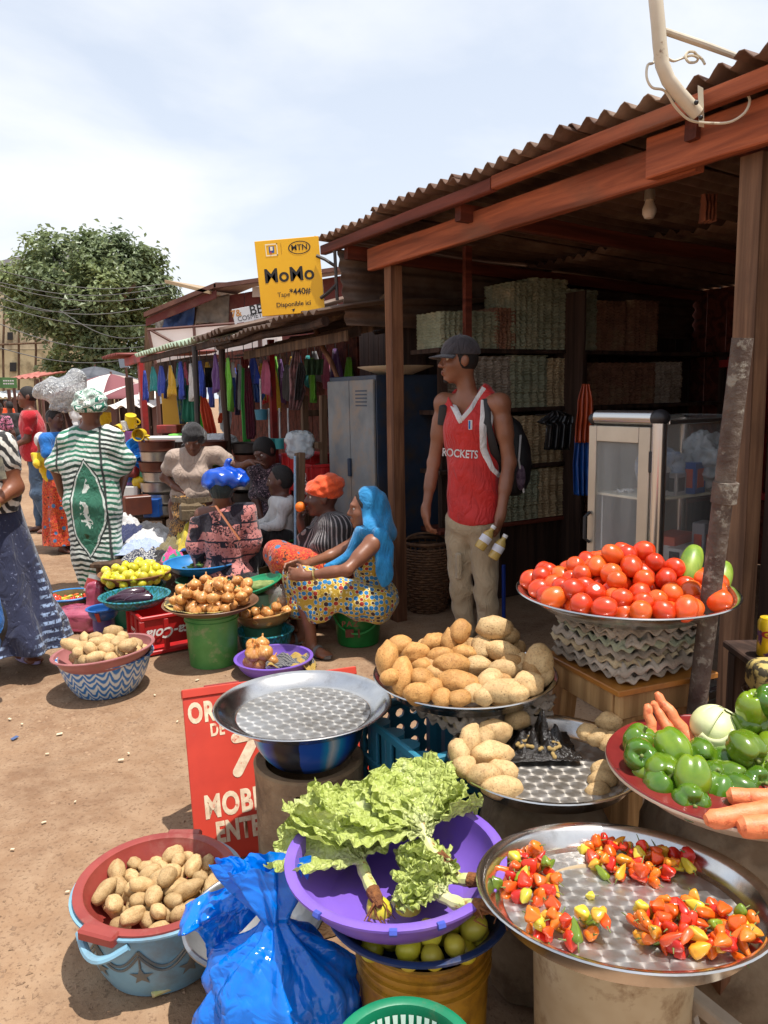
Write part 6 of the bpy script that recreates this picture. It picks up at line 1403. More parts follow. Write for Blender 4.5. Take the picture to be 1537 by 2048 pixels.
# ---------------------------------------------------------------- man in the red jersey
def man_jersey():
 Y=4.35;j=lambda px,py,dy=0.:at(px,py,Y+dy);root=gnd(952,1303);t=thing('person','tall man in a red basketball jersey and dark cap looking left with a backpack','person',root)
 n=V((-.50,-.866,0));J=dict(neck=j(938,792,.03),pelvis=j(946,1035,.02),sl=j(889,806,.10),sr=j(1000,808,-.08),fw=n)
 tp,sd,fw,T=torso_prims(J,.98);hp,g=head_prims(j(918,722,.02),(-1,-.20,-.02),1.0)
 arms=limb(J['sl'],j(868,925,.12),.046,.036,.03,.006)+limb(j(868,925,.12),j(852,1022,.05),.037,.023,.02,.004)+limb(J['sr'],j(1019,925,-.10),.048,.038,.03,.008)+limb(j(1019,925,-.10),j(1002,1030,-.17),.039,.025,.02,.004)
 arms += [ell_(J['sl'],.054,None,.03),ell_(J['sr'],.056,None,.03)]
 hands=hand_prims(j(852,1022,.05),(.06,-.1,-1),(.8,.2,-.1),1.0,.55,-1)+hand_prims(j(1002,1030,-.17),(-.30,-.25,-1),(-.75,.5,.1),1.05,.75,1)
 hipl,hipr=j(922,1048,.05),j(970,1048,-.03);kl,kr=j(922,1175,.03),j(973,1178,-.05);al,ar=j(934,1283,.10),j(976,1287,.0)
 legs=limb(hipl,kl,.082,.056,.03)+limb(kl,al,.054,.036,.02)+limb(hipr,kr,.082,.056,.03)+limb(kr,ar,.054,.036,.02);feet=foot_prims((al.x,al.y,.08),(-.5,-1,0))+foot_prims((ar.x,ar.y,.08),(-.2,-1,0))
 neck=[cap_(g(-.03,0,-.07),V(J['neck'])+V((0,0,-.03)),.050,.058,.03)]
 smooth_body('body',tp+hp+neck+arms+hands+legs+feet,.0062,SK1,t);eyes(t,g)
 for b_ in (-1,1):mb=MB();mb.tube([g(.088,b_*.014,.030)-t.location,g(.089,b_*.03,.034)-t.location,g(.076,b_*.048,.030)-t.location],[.004,.005,.003],6);mb.build('eyebrow',M_hair,t)
 smooth_body('beard',[ell_(g(.070,0,-.106),A_([.021,.022,.0165]),axes3((-1,-.2,0)),.02)],.005,M_hair,t)
 mb=MB();mb.ball(g(.098,0,-.063)-t.location,(.006,.02,.008),10,8);mb.build('lips',mat('lip_skin',S(120,62,54),.4),t)
 smooth_body('hair',[ell_(g(-.014,0,.020),A_([.100,.078,.103]),axes3((-1,-.2,0)),.02)],.006,M_hair,t,cut=lambda X,Y_,Z:np.maximum((-(X-g(.02,0,0).x))*1.0+(Z-g(0,0,.05).z)*-.25,g(0,0,-.055).z-Z))
 capc=g(-.012,0,.045);F,S_,U=axes3((-1,-.2,0));
 smooth_body('cap',[ell_(capc,A_([.112,.090,.098]),[F,S_,U],.02)],.006,M_capc,t,cut=lambda X,Y_,Z:capc.z-.012-Z)
 mb=MB()
 def brim(u,v):
  a=(u-.5)*2;r=.095+.085*v*(1-a*a*.35);th=a*1.05;return capc+F*(r*math.cos(th)*1.0)+S_*(r*math.sin(th)*.86)+U*(-.006-.012*a*a-.018*v)-t.location
 mb.grid(brim,18,8);mb.build('cap_brim',M_capc,t,angle=None,solid=.005);mb=MB();mb.ball(capc+U*.098-t.location,.008,8,6);mb.build('cap_button',M_capc,t)
 jp=inflate(tp[2:],.016)+[cap_(j(900,812,.07),j(918,790,.06),.052,.054,.03),cap_(j(986,812,-.05),j(966,786,.01),.058,.058,.03),ell_(j(940,850,.0),A_([.15,.108,.14]),[sd,fw,T],.05),cap_(j(948,900,.01),j(950,1040,.01),.105,.112,.05),cap_(j(930,930,.03),j(928,1045,.04),.085,.092,.05),cap_(j(968,930,-.02),j(974,1045,-.02),.085,.095,.05)]
 v0,v1,v2=j(897,788),j(919,836),j(962,776);x0,x1,x2=v0.x,v1.x,v2.x;zv=v1.z;hem=j(950,1050).z
 def jcut(X,Y_,Z):
  left=(X-x0)*(zv-v0.z)-(Z-v0.z)*(x1-x0);f1=(Z-(v0.z+(X-x0)*(zv-v0.z)/(x1-x0)));f2=(Z-(zv+(X-x1)*(v2.z-zv)/(x2-x1)));c=np.minimum(np.minimum(f1,f2),(Y+.10)-Y_+0*X);return np.maximum(c,hem+.02*np.sin((X-x1)*9)+.02*np.abs(X-x1)-Z)
 jer=smooth_body('jersey',jp,.0075,M_redj,t,disp=lambda X,Y_,Z:.005*np.sin(24*X+9*Z+3*np.sin(7*Z))*np.clip((j(0,900).z-Z)*4,0.1,1)+sines(14,.005,3)(X,Y_,Z),cut=jcut)
 bv=bvh_of(jer);M_wt=cloth('white_trim',S(214,210,208))
 band('collar_trim',[j(899,786),j(903,800),j(919,842),j(940,818),j(968,776)],.017,M_wt,t,bv,(0,1,0));band('side_stripe',[j(966,800),j(960,850),j(962,895),j(978,935),j(1003,962)],.020,M_wt,t,bv,(0,1,0));band('armhole_trim',[j(984,800),j(976,850),j(980,885),j(1000,915)],.010,M_wt,t,bv,(0,1,0))
 Rj=Matrix((sd,T,sd.cross(T))).transposed();
 lettering('lettering','ROCKETS',.062,M_wt,t,j(918,906)-t.location,Matrix(((1,0,0),(0,0,-1),(0,1,0))) @ Matrix.Rotation(-.05,3,'Z'),off=.0012,sx=.70)
 lo=[o for o in t.children if o.name.startswith('lettering')][-1]
 for v in lo.data.vertices:
  w=v.co+t.location;h=bv.ray_cast(V((w.x,w.y-.5,w.z)),V((0,1,0)))
  if h[0] is not None:v.co=h[0]+V((0,-.004,0))-t.location
 for nm,c,px,w_ in (('badge',M_whc,936,.011),('badge',M_bluec,934.5,.0045)):
  h=bv.ray_cast(j(px,848)-V((0,.5,0)),V((0,1,0)))
  if h[0] is not None:MB().box(h[0]+V((0,-.004 if c==M_whc else -.0065,0))-t.location,(w_*2,.002,.052 if c==M_whc else .044),None).build(nm,c,t,smooth=False)
 tr=inflate(legs,.010,.02)+[ell_(j(946,1045,.01),A_([.150,.112,.11]),[sd,fw,T],.04)]+[cap_(kl,V((al.x,al.y,.06)),.062,.058,.015),cap_(kr,V((ar.x,ar.y,.06)),.062,.058,.015)]
 smooth_body('trousers',tr,.0085,M_khaki,t,disp=lambda X,Y_,Z:.006*np.sin(34*Z+10*X+2*np.sin(13*X))*np.clip((.62-Z)*2.5,.25,1)+sines(22,.005,8)(X,Y_,Z),cut=lambda X,Y_,Z:np.maximum(.045-Z,Z-j(0,1022).z))
 # cargo pocket
 pc=j(915,1130,-.02)-t.location;MB().box(pc,(.03,.11,.15),Matrix.Rotation(.2,3,'Z'),.008).build('pocket',M_khaki,t,smooth=True)
 # backpack
 bp=thing('backpack','black backpack with a grey and purple pocket on the back of the man in red','backpack',j(1015,900,.16));F2=-n
 M_bp=mat('black_nylon',S(30,29,32),.6,0,S(20,19,22),vs=14,bump=.2,bs=120)
 smooth_body('bag',[ell_(j(1008,905,.15),A_([.15,.095,.23]),[sd,fw,T],.05),ell_(j(1030,935,.12),A_([.09,.10,.17]),[sd,fw,T],.05)],.01,M_bp,bp,disp=sines(30,.004,2))
 def strap(pts,m):mb=MB();mb.tube([p-bp.location for p in pts],.024,8,flat=.3);mb.build('strap',m,bp)
 strap([j(985,800,.12),j(982,784,.02),j(972,800,-.08),j(974,845,-.13),j(990,905,-.10),j(1010,950,.0)],M_bp);strap([j(905,806,.16),j(893,792,.10),j(886,815,.03),j(883,850,.05)],M_bp)
 mb=MB();mb.tube([j(1042,870,.03)-bp.location,j(1038,920,.0)-bp.location,j(1048,985,.02)-bp.location],.006,6);mb.build('zip_piping',M_whc,bp);lum=MB();lum.ball(j(1042,955,.02)-bp.location,(.028,.03,.075),12,10);lum.build('pocket',mat('purple_grey_print',S(116,96,112),.8,0,S(60,40,60),vs=30),bp)
 # bottles
 M_juice=mat('ginger_juice',S(176,146,74),.25,0,S(190,162,90),vs=10,coat=.5);M_lab=mat('bottle_label',S(206,206,214),.5);M_btc=mat('white_bottle_cap',S(214,212,208),.4)
 for (a,b_,lab) in (((958,1098),(985,1058),'juice bottle with white label held nearer his thigh'),((985,1118),(1012,1070),'second juice bottle held in the same hand, hanging lower')):
  p,q=j(*a,-.24),j(*b_,-.22);bt_=thing('juice_bottle','small yellow '+lab,'bottle',p);ax=(q-p).normalized();Rq=V((0,0,1)).rotation_difference(ax).to_matrix()
  for nm,pr,m in (('bottle',[(0,0),(.026,.002),(.031,.008),(.031,.085),(.025,.105),(.013,.122),(.012,.135),(0,.135)],M_juice),('label',[(.0316,.045),(.0318,.046),(.0318,.082),(.0316,.083)],M_lab),('cap',[(.0,.134),(.0145,.134),(.0145,.152),(0,.153)],M_btc)):mb=MB();mb.lathe(pr,20,R=Rq);mb.build(nm,m,bt_,angle=40)
man_jersey()
# ---------------------------------------------------------------- woman with the turquoise scarf, seated on the green bucket
def woman_scarf():
 Y=4.45;j=lambda px,py,dy=0.:at(px,py,Y+dy);root=gnd(716,1296);t=thing('person','woman with a turquoise head scarf and dotted dress seated on a green bucket','person',root)
 J=dict(neck=j(747,1062,.02),pelvis=j(742,1195,.02),sl=j(722,1080,.15),sr=j(746,1088,-.14),fw=(-1,0,0));tp,sd,fw,T=torso_prims(J,.95,.9)
 f=(-1,-.12,-.05);hp,g=head_prims(j(732,1018,.02),f,.94)
 kn,kf=j(604,1160,-.10),j(596,1152,.12);an,af=j(622,1270,-.10),j(610,1268,.12)
 en,ef=j(694,1140,-.27),j(660,1112,.10);wn,wf=j(612,1152,-.24),j(606,1130,-.08)
 arms=limb(J['sr'],en,.044,.034,.03,.005)+limb(en,wn,.035,.022,.02,.003)+limb(J['sl'],ef,.043,.033,.03)+limb(ef,wf,.034,.022,.02)+[ell_(J['sr'],.050,None,.03),ell_(J['sl'],.05,None,.03)]
 hands=hand_prims(wn,(-1,.25,.12),(.1,.9,-.2),.95,.7,-1)+hand_prims(wf,(-1,-.3,.05),(0,-.8,-.5),.95,.7,1)
 hn,hf=j(748,1208,-.10),j(744,1206,.10);thighs=limb(hn,kn,.085,.060,.03)+limb(hf,kf,.085,.06,.03);shins=limb(kn,an,.054,.034,.02,.006)+limb(kf,af,.054,.034,.02,.006)
 feet=foot_prims((an.x,an.y,.07),(.75,-.65,0),.95)+foot_prims((af.x,af.y,.07),(-.9,-.3,0),.95);neck=[cap_(g(-.03,0,-.07),V(J['neck']),.044,.05,.03)]
 hp=[p for i,p in enumerate(hp) if i not in (10,11,13,14)];smooth_body('body',tp+hp+neck+arms+hands+thighs+shins+feet,.0075,SK1,t);eyes(t,g,.94)
 smooth_body('hair',[ell_(g(-.016,0,.022),A_([.103,.080,.106])*.94,axes3(f),.02)],.007,M_hair,t,cut=lambda X,Y_,Z:np.maximum(-(X-g(.045,0,0).x)-.5*(Z-g(0,0,.05).z),g(0,0,-.07).z-Z))
 sandal(t,an,(.75,-.65,0));sandal(t,af,(-.9,-.3,0))
 sc=[ell_(g(-.03,0,.03),A_([.098,.092,.108])*.97,axes3(f),.03),cap_(g(-.075,0,.0),j(766,1064,.02),.065,.075,.05),cap_(g(-.04,.06,-.05),j(752,1070,-.06),.045,.05,.05),ell_(j(756,1064,.0),A_([.09,.13,.06]),None,.05),cap_(j(735,1062,-.10),j(722,1064,-.02),.03,.035,.04),cap_(j(722,1066,-.04),j(700,1112,-.04),.036,.030,.03),cap_(j(700,1112,-.04),j(655,1134,-.08),.030,.024,.02),ell_(j(752,1052,.0),A_([.095,.125,.085]),None,.05),ell_(j(768,1100,-.16),A_([.058,.022,.13]),axes3((1,.1,.15))[0:1]+axes3((1,.1,.15))[1:],.03),ell_(j(770,1145,-.19),A_([.05,.02,.09]),None,.03)]
 fx=g(.02,0,0).x
 smooth_body('head_scarf',sc,.0075,M_cyan,t,disp=lambda X,Y_,Z:.0035*np.sin(30*(X*.55+Z*.8)+2.0*np.sin(9*Z+7*X))+.003*np.sin(85*(X*.8-Z*.35)+2*np.sin(12*X)),cut=lambda X,Y_,Z:np.where(Z>g(0,0,-.10).z,(fx-.01)-X-.15*(Z-g(0,0,.02).z),-1.0))
 dress_t=inflate(tp[2:],.014);zt_=j(0,1108).z
 smooth_body('bodice',dress_t,.008,M_dots,t,disp=sines(26,.005,4),cut=lambda X,Y_,Z:Z-(zt_+.02*np.sin(X*20)))
 for a,b_ in (((737,1104,-.16),(706,1118,-.20)),((737,1106,-.17),(722,1136,-.20)),((720,1108,-.2),(758,1104,-.15))):mb=MB();mb.tube([j(*a)-t.location,(j(*a).lerp(j(*b_),.5))+V((0,-.015,.008))-t.location,j(*b_)-t.location],[.011,.014,.008],6,flat=.5);mb.build('tie',M_dots,t)
 sk=inflate(thighs,.018,.05)+[ell_(j(744,1198,.0),A_([.175,.2,.125]),None,.06),cap_(j(690,1190,-.14),j(660,1215,-.15),.05,.04,.06),cap_(kn,j(628,1232,-.12),.070,.055,.05),cap_(j(650,1170,-.12),j(640,1235,-.15),.055,.045,.05),cap_(kf,j(598,1215,.12),.075,.085,.05),ell_(j(700,1196,-.02),A_([.15,.18,.06]),None,.06)]
 smooth_body('skirt',sk,.008,M_dots,t,disp=lambda X,Y_,Z:.009*np.sin(38*X+14*Z+3*np.sin(9*Z))*np.clip((j(0,1150).z-Z)*5,.2,1)+sines(24,.006,6)(X,Y_,Z),cut=lambda X,Y_,Z:np.maximum(j(0,1248).z+.03*np.sin(X*14)-Z,j(0,1130).z+.02-Z-1))
 M_gold=mat('brass_bangle',(.55,.42,.16),.3,.9)
 for (a,b_,r) in ((wn,en,.029),):d=(b_-a).normalized();c=a+d*.05;q=d.cross(V((0,0,1))).normalized();u=q.cross(d);mb=MB();mb.tube([c+(q*math.cos(x)+u*math.sin(x))*r-t.location for x in [2*math.pi*k/20 for k in range(21)]],.007,6);mb.build('bangle',M_gold,t)
 # green bucket seat with lettering
 bc=gnd(716,1296);bc.y += .13;bc.x += .0;M_gb=plastic('green_bucket_plastic',S(30,118,50),S(24,100,42),dirt=S(70,90,50),dlo=.62)
 b=bowl('green_bucket','green plastic bucket lettered PAZ under the woman with the turquoise scarf','bucket',V((bc.x,bc.y,0)),bprof(.125,.150,.262,.008,.004),M_gb)
 mb=MB();mb.lathe([(0,.262),(.15,.262),(.158,.266),(.158,.279),(.14,.283),(0,.281)],40);mb.build('lid',M_gb,b,angle=40)
 mb=MB();mb.tube([V((.158*math.cos(a),-.04*0+.158*math.sin(a)*1.0,.255-.16*abs(math.sin(a))**1.0*(1 if True else 0))) for a in [math.pi+math.pi*k/20 for k in range(21)]],.006,6);mb.build('bail_handle',plastic('pale_green_plastic',S(60,150,80)),b)
 bvb=BVHTree.FromPolygons([tuple(v.co) for v in b.children[0].data.vertices],[tuple(p.vertices) for p in b.children[0].data.polygons]);M_pz=mat('dark_red_print',S(92,40,24),.6);Rx=Matrix.Rotation(math.radians(90),3,'X')
 lettering('lettering','PAZ',.045,M_pz,b,(-.035,-.3,.20),Rx,off=.001,wrap=(bvb,(0,1,0),.0015),spacing=1.3)
 mb=MB()
 for k,(x,z,w,h) in enumerate(((-.045,.10,.05,.05),(-.06,.145,.05,.02),(.01,.10,.012,.05),(-.02,.115,.02,.06))):
  hh=bvb.ray_cast(V((x,-.5,z)),V((0,1,0)))
  if hh[0] is not None:mb.box(hh[0]+V((0,-.001,0)),(w,.003,h))
 mb.build('printed_house',M_pz,b,smooth=False)
woman_scarf()
# ---------------------------------------------------------------- woman with the orange turban
def turban(t,g,f,m,s=1.0,tall=.06,nm='turban',seed=1):
 R=axes3(f);smooth_body(nm,[ell_(g(-.02,0,.055),A_([.118,.100,.085])*s,R,.03),ell_(g(-.055,0,.07+tall*.5),A_([.095,.085,.07])*s,R,.03),cap_(g(.06,-.06,.06),g(.06,.06,.075),.032*s,.032*s,.03),ell_(g(.055,0,.085),A_([.04,.045,.03])*s,R,.02)],.007,m,t,
  disp=lambda X,Y_,Z:.005*np.sin(75*(Z+.35*X-.2*Y_)+3*np.sin(20*X+seed))+.003*np.sin(130*(Z-.3*X)+seed),cut=lambda X,Y_,Z:(g(0,0,.012).z+.30*(X-g(0,0,0).x)*0)-Z+.25*((X-g(0,0,0).x)*R[0].x+(Y_-g(0,0,0).y)*R[0].y))
def woman_orange():
 Y=4.95;j=lambda px,py,dy=0.:at(px,py,Y+dy);t=thing('person','woman with an orange turban and black pinstriped blouse raising an orange','person',V((*gnd(650,1245).to_2d(),0)))
 J=dict(neck=j(662,1034,.0),pelvis=j(662,1140,.02),sl=j(642,1052,.15),sr=j(684,1054,-.14),fw=(-1,-.2,0));tp,sd,fw,T=torso_prims(J,1.05,1.05,.03);f=(-1,-.15,.02);hp,g=head_prims(j(644,996,0),f,.98)
 en,ef=j(690,1120,-.18),j(614,1092,.05);wn,wf=j(625,1128,-.14),j(602,1050,.0)
 up=limb(J['sr'],en,.052,.042,.03)+limb(en,wn,.04,.03,.02)+limb(J['sl'],ef,.05,.042,.03)+limb(ef,wf.lerp(ef,.25),.04,.03,.02);arms=limb(J['sr'],en,.046,.036)+limb(en,wn,.036,.024)+limb(J['sl'],ef,.045,.036)+limb(ef,wf,.034,.023)
 hands=hand_prims(wn,(-1,.1,-.1),(0,.5,-1),.95,.6,-1)+hand_prims(wf,(-.1,-.1,1),(.9,-.2,.1),.95,.8,1);kn,kf=j(570,1125,-.16),j(560,1110,.12);hn,hf=j(665,1150,-.1),j(660,1150,.12);legs=limb(hn,kn,.09,.065)+limb(hf,kf,.09,.065)+limb(kn,V((kn.x+.06,kn.y,.08)),.055,.04)+limb(kf,V((kf.x+.05,kf.y,.08)),.055,.04)
 feet=foot_prims((kn.x+.06,kn.y,.08),(-1,-.3,0))+foot_prims((kf.x+.05,kf.y,.08),(-1,-.2,0))
 smooth_body('body',tp+hp+[cap_(g(-.03,0,-.07),V(J['neck']),.045,.05,.03)]+arms+hands+legs+feet,.009,SK3,t);eyes(t,g)
 smooth_body('blouse',inflate(tp,.018)+inflate(up,.014)+[ell_(J['neck']+V((0,0,-.01)),A_([.07,.08,.05]),None,.03)],.009,M_pin,t,disp=sines(26,.008,9),cut=lambda X,Y_,Z:np.maximum(Z-j(0,1022).z-.9*(X-V(J['neck']).x),j(0,1142).z-Z))
 turban(t,g,f,M_orange,1.0,.05)
 smooth_body('skirt',inflate(legs,.035,.07)+[ell_(j(655,1160),A_([.2,.22,.13]),None,.06),ell_(j(575,1118,-.05),A_([.12,.16,.10]),None,.06)],.010,M_redp_,t,disp=lambda X,Y_,Z:.010*np.sin(30*X+16*Z+10*Y_)+sines(20,.008,3)(X,Y_,Z),cut=lambda X,Y_,Z:.10-Z)
 st_=thing('low_stool','low wooden stool under the woman with the orange turban','stool',V((j(665,1150).x,Y+.02,0)));MB().box((0,0,.24),(.3,.26,.03),None,.004).build('seat',M_wood,st_,smooth=False)
 for x in (-.12,.12):
  for y in (-.1,.1):MB().box((x,y,.112),(.04,.04,.223),None,.003).build('leg',M_wood,st_,smooth=False)
 mb=MB();mb.ball((0,0,0),.034,16,12,fn=lambda v:v*.034*(1+.01*mnoise.noise(v*9)));o=mb.build('orange',mat('orange_peel',S(232,120,20),.5,0,S(222,104,12),vs=20,bump=.3,bs=300));o.location=j(601,1014,-.03);tag(o,'peeled orange held up by the woman with the orange turban','orange')
woman_orange()
# ---------------------------------------------------------------- child in white, woman in dark floral dress
def child_white():
 Y=5.85;j=lambda px,py,dy=0.:at(px,py,Y+dy);t=thing('person','child in a white long-sleeved shirt sitting on a green seat facing left','person',V((*j(560,1080).to_2d(),0)))
 J=dict(neck=j(566,992),pelvis=j(566,1066),sl=j(552,1004,.12),sr=j(574,1006,-.12),fw=(-1,-.1,0));tp,sd,fw,T=torso_prims(J,.82);f=(-1,.1,-.05);hp,g=head_prims(j(560,962),f,.92)
 en,ef=j(556,1050,-.14),j(540,1046,.14);wn,wf=j(520,1056,-.1),j(510,1052,.1);arms=limb(J['sr'],en,.036,.03)+limb(en,wn,.03,.021)+limb(J['sl'],ef,.036,.03)+limb(ef,wf,.03,.021);hands=hand_prims(wn,(-1,0,-.1),(0,.2,-1),.8,.5)+hand_prims(wf,(-1,0,-.1),(0,-.2,-1),.8,.5,-1)
 kn,kf=j(520,1070,-.1),j(516,1066,.1);legs=limb(j(566,1074,-.06),kn,.062,.046)+limb(j(566,1074,.06),kf,.062,.046)+limb(kn,V((kn.x,kn.y,.07)),.042,.03)+limb(kf,V((kf.x,kf.y,.07)),.042,.03);feet=foot_prims((kn.x,kn.y,.06),(-1,0,0),.8)+foot_prims((kf.x,kf.y,.06),(-1,0,0),.8)
 smooth_body('body',tp+hp+[cap_(g(-.03,0,-.07),V(J['neck']),.038,.042,.03)]+arms+hands+legs+feet,.009,SK3,t);eyes(t,g,.92)
 smooth_body('hair',[ell_(g(-.016,0,.024),A_([.104,.082,.108])*.95,axes3(f),.02)],.009,M_hair,t,cut=lambda X,Y_,Z:np.maximum(-(X-g(.03,0,0).x)-.6*(Z-g(0,0,.04).z),g(0,0,-.06).z-Z))
 smooth_body('shirt',inflate(tp,.016)+inflate(limb(J['sr'],en,.036,.03)+limb(en,wn.lerp(en,.1),.03,.024)+limb(J['sl'],ef,.036,.03)+limb(ef,wf.lerp(ef,.1),.03,.024),.012),.009,M_whc,t,disp=sines(30,.007,4),cut=lambda X,Y_,Z:np.maximum(Z-V(J['neck']).z-.005,-10+0*Z));smooth_body('trousers',inflate(legs,.016,.04)+[ell_(j(562,1076),A_([.12,.13,.08]),None,.04)],.010,M_blkc,t,disp=sines(24,.006,2),cut=lambda X,Y_,Z:.08-Z)
 gs=thing('plastic_stool','round green plastic stool under the child in white','stool',V((j(566,1080).x,Y,0)));zt_=j(0,1086).z
 mb=MB();mb.lathe([(0,zt_-.02),(.12,zt_-.02),(.135,zt_-.01),(.13,zt_),(0,zt_)],28);mb.build('seat',MATS['green_bucket_plastic'],gs,angle=40)
 for k in range(4):a=k*math.pi/2+.7;MB().bar((.1*math.cos(a),.1*math.sin(a),zt_-.02),(.15*math.cos(a),.15*math.sin(a),0),.035,.02).build('leg',MATS['green_bucket_plastic'],gs,smooth=False)
child_white()
def woman_floral():
 Y=6.35;j=lambda px,py,dy=0.:at(px,py,Y+dy);t=thing('person','woman in a dark floral dress with cropped hair looking down beside the black pole','person',V((*j(542,1000).to_2d(),0)))
 J=dict(neck=j(536,930),pelvis=j(548,1050),sl=j(512,942,-.02),sr=j(566,940,.05),fw=(-.3,-1,0));tp,sd,fw,T=torso_prims(J,.95,.9);f=(-.5,-.75,-.45);hp,g=head_prims(j(530,905,-.06),f,.96,(0,.3,1));el,er=j(513,1000,-.06),j(572,1000,.05);wl,wr=j(528,1050,-.14),j(566,1050,-.05)
 arms=limb(J['sl'],el,.042,.034)+limb(el,wl,.033,.022)+limb(J['sr'],er,.042,.034)+limb(er,wr,.033,.022);hands=hand_prims(wl,(0,-.4,-1),(1,0,0),.9,.5)+hand_prims(wr,(0,-.4,-1),(-1,0,0),.9,.5,-1);p=V(J['pelvis'])
 legs=limb(p+V((-.08,0,0)),V((p.x-.09,p.y,.07)),.08,.04)+limb(p+V((.08,0,0)),V((p.x+.09,p.y,.07)),.08,.04);feet=foot_prims((p.x-.09,p.y,.06),(-.2,-1,0))+foot_prims((p.x+.09,p.y,.06),(-.2,-1,0))
 smooth_body('body',tp+hp+[cap_(g(-.03,0,-.07),V(J['neck']),.042,.046,.03)]+arms+hands+legs+feet,.010,SK3,t);eyes(t,g);c0=g(0,0,0);R=axes3(f,(0,.3,1));
 smooth_body('hair',[ell_(g(-.016,0,.024),A_([.102,.080,.106]),R,.02)],.009,M_hair,t,cut=lambda X,Y_,Z:((X-c0.x)*R[0].x+(Y_-c0.y)*R[0].y+(Z-c0.z)*R[0].z)-.045-.5*((X-c0.x)*R[2].x+(Y_-c0.y)*R[2].y+(Z-c0.z)*R[2].z))
 smooth_body('dress',inflate(tp,.016)+inflate(limb(J['sl'],J['sl'].lerp(el,.8),.042,.04)+limb(J['sr'],J['sr'].lerp(er,.8),.042,.04),.016)+[cap_(p,V((p.x,p.y,.35)),.15,.19,.08)],.010,M_flor,t,disp=sines(22,.010,12),cut=lambda X,Y_,Z:np.maximum(Z-V(J['neck']).z-.01,.3-Z))
woman_floral()
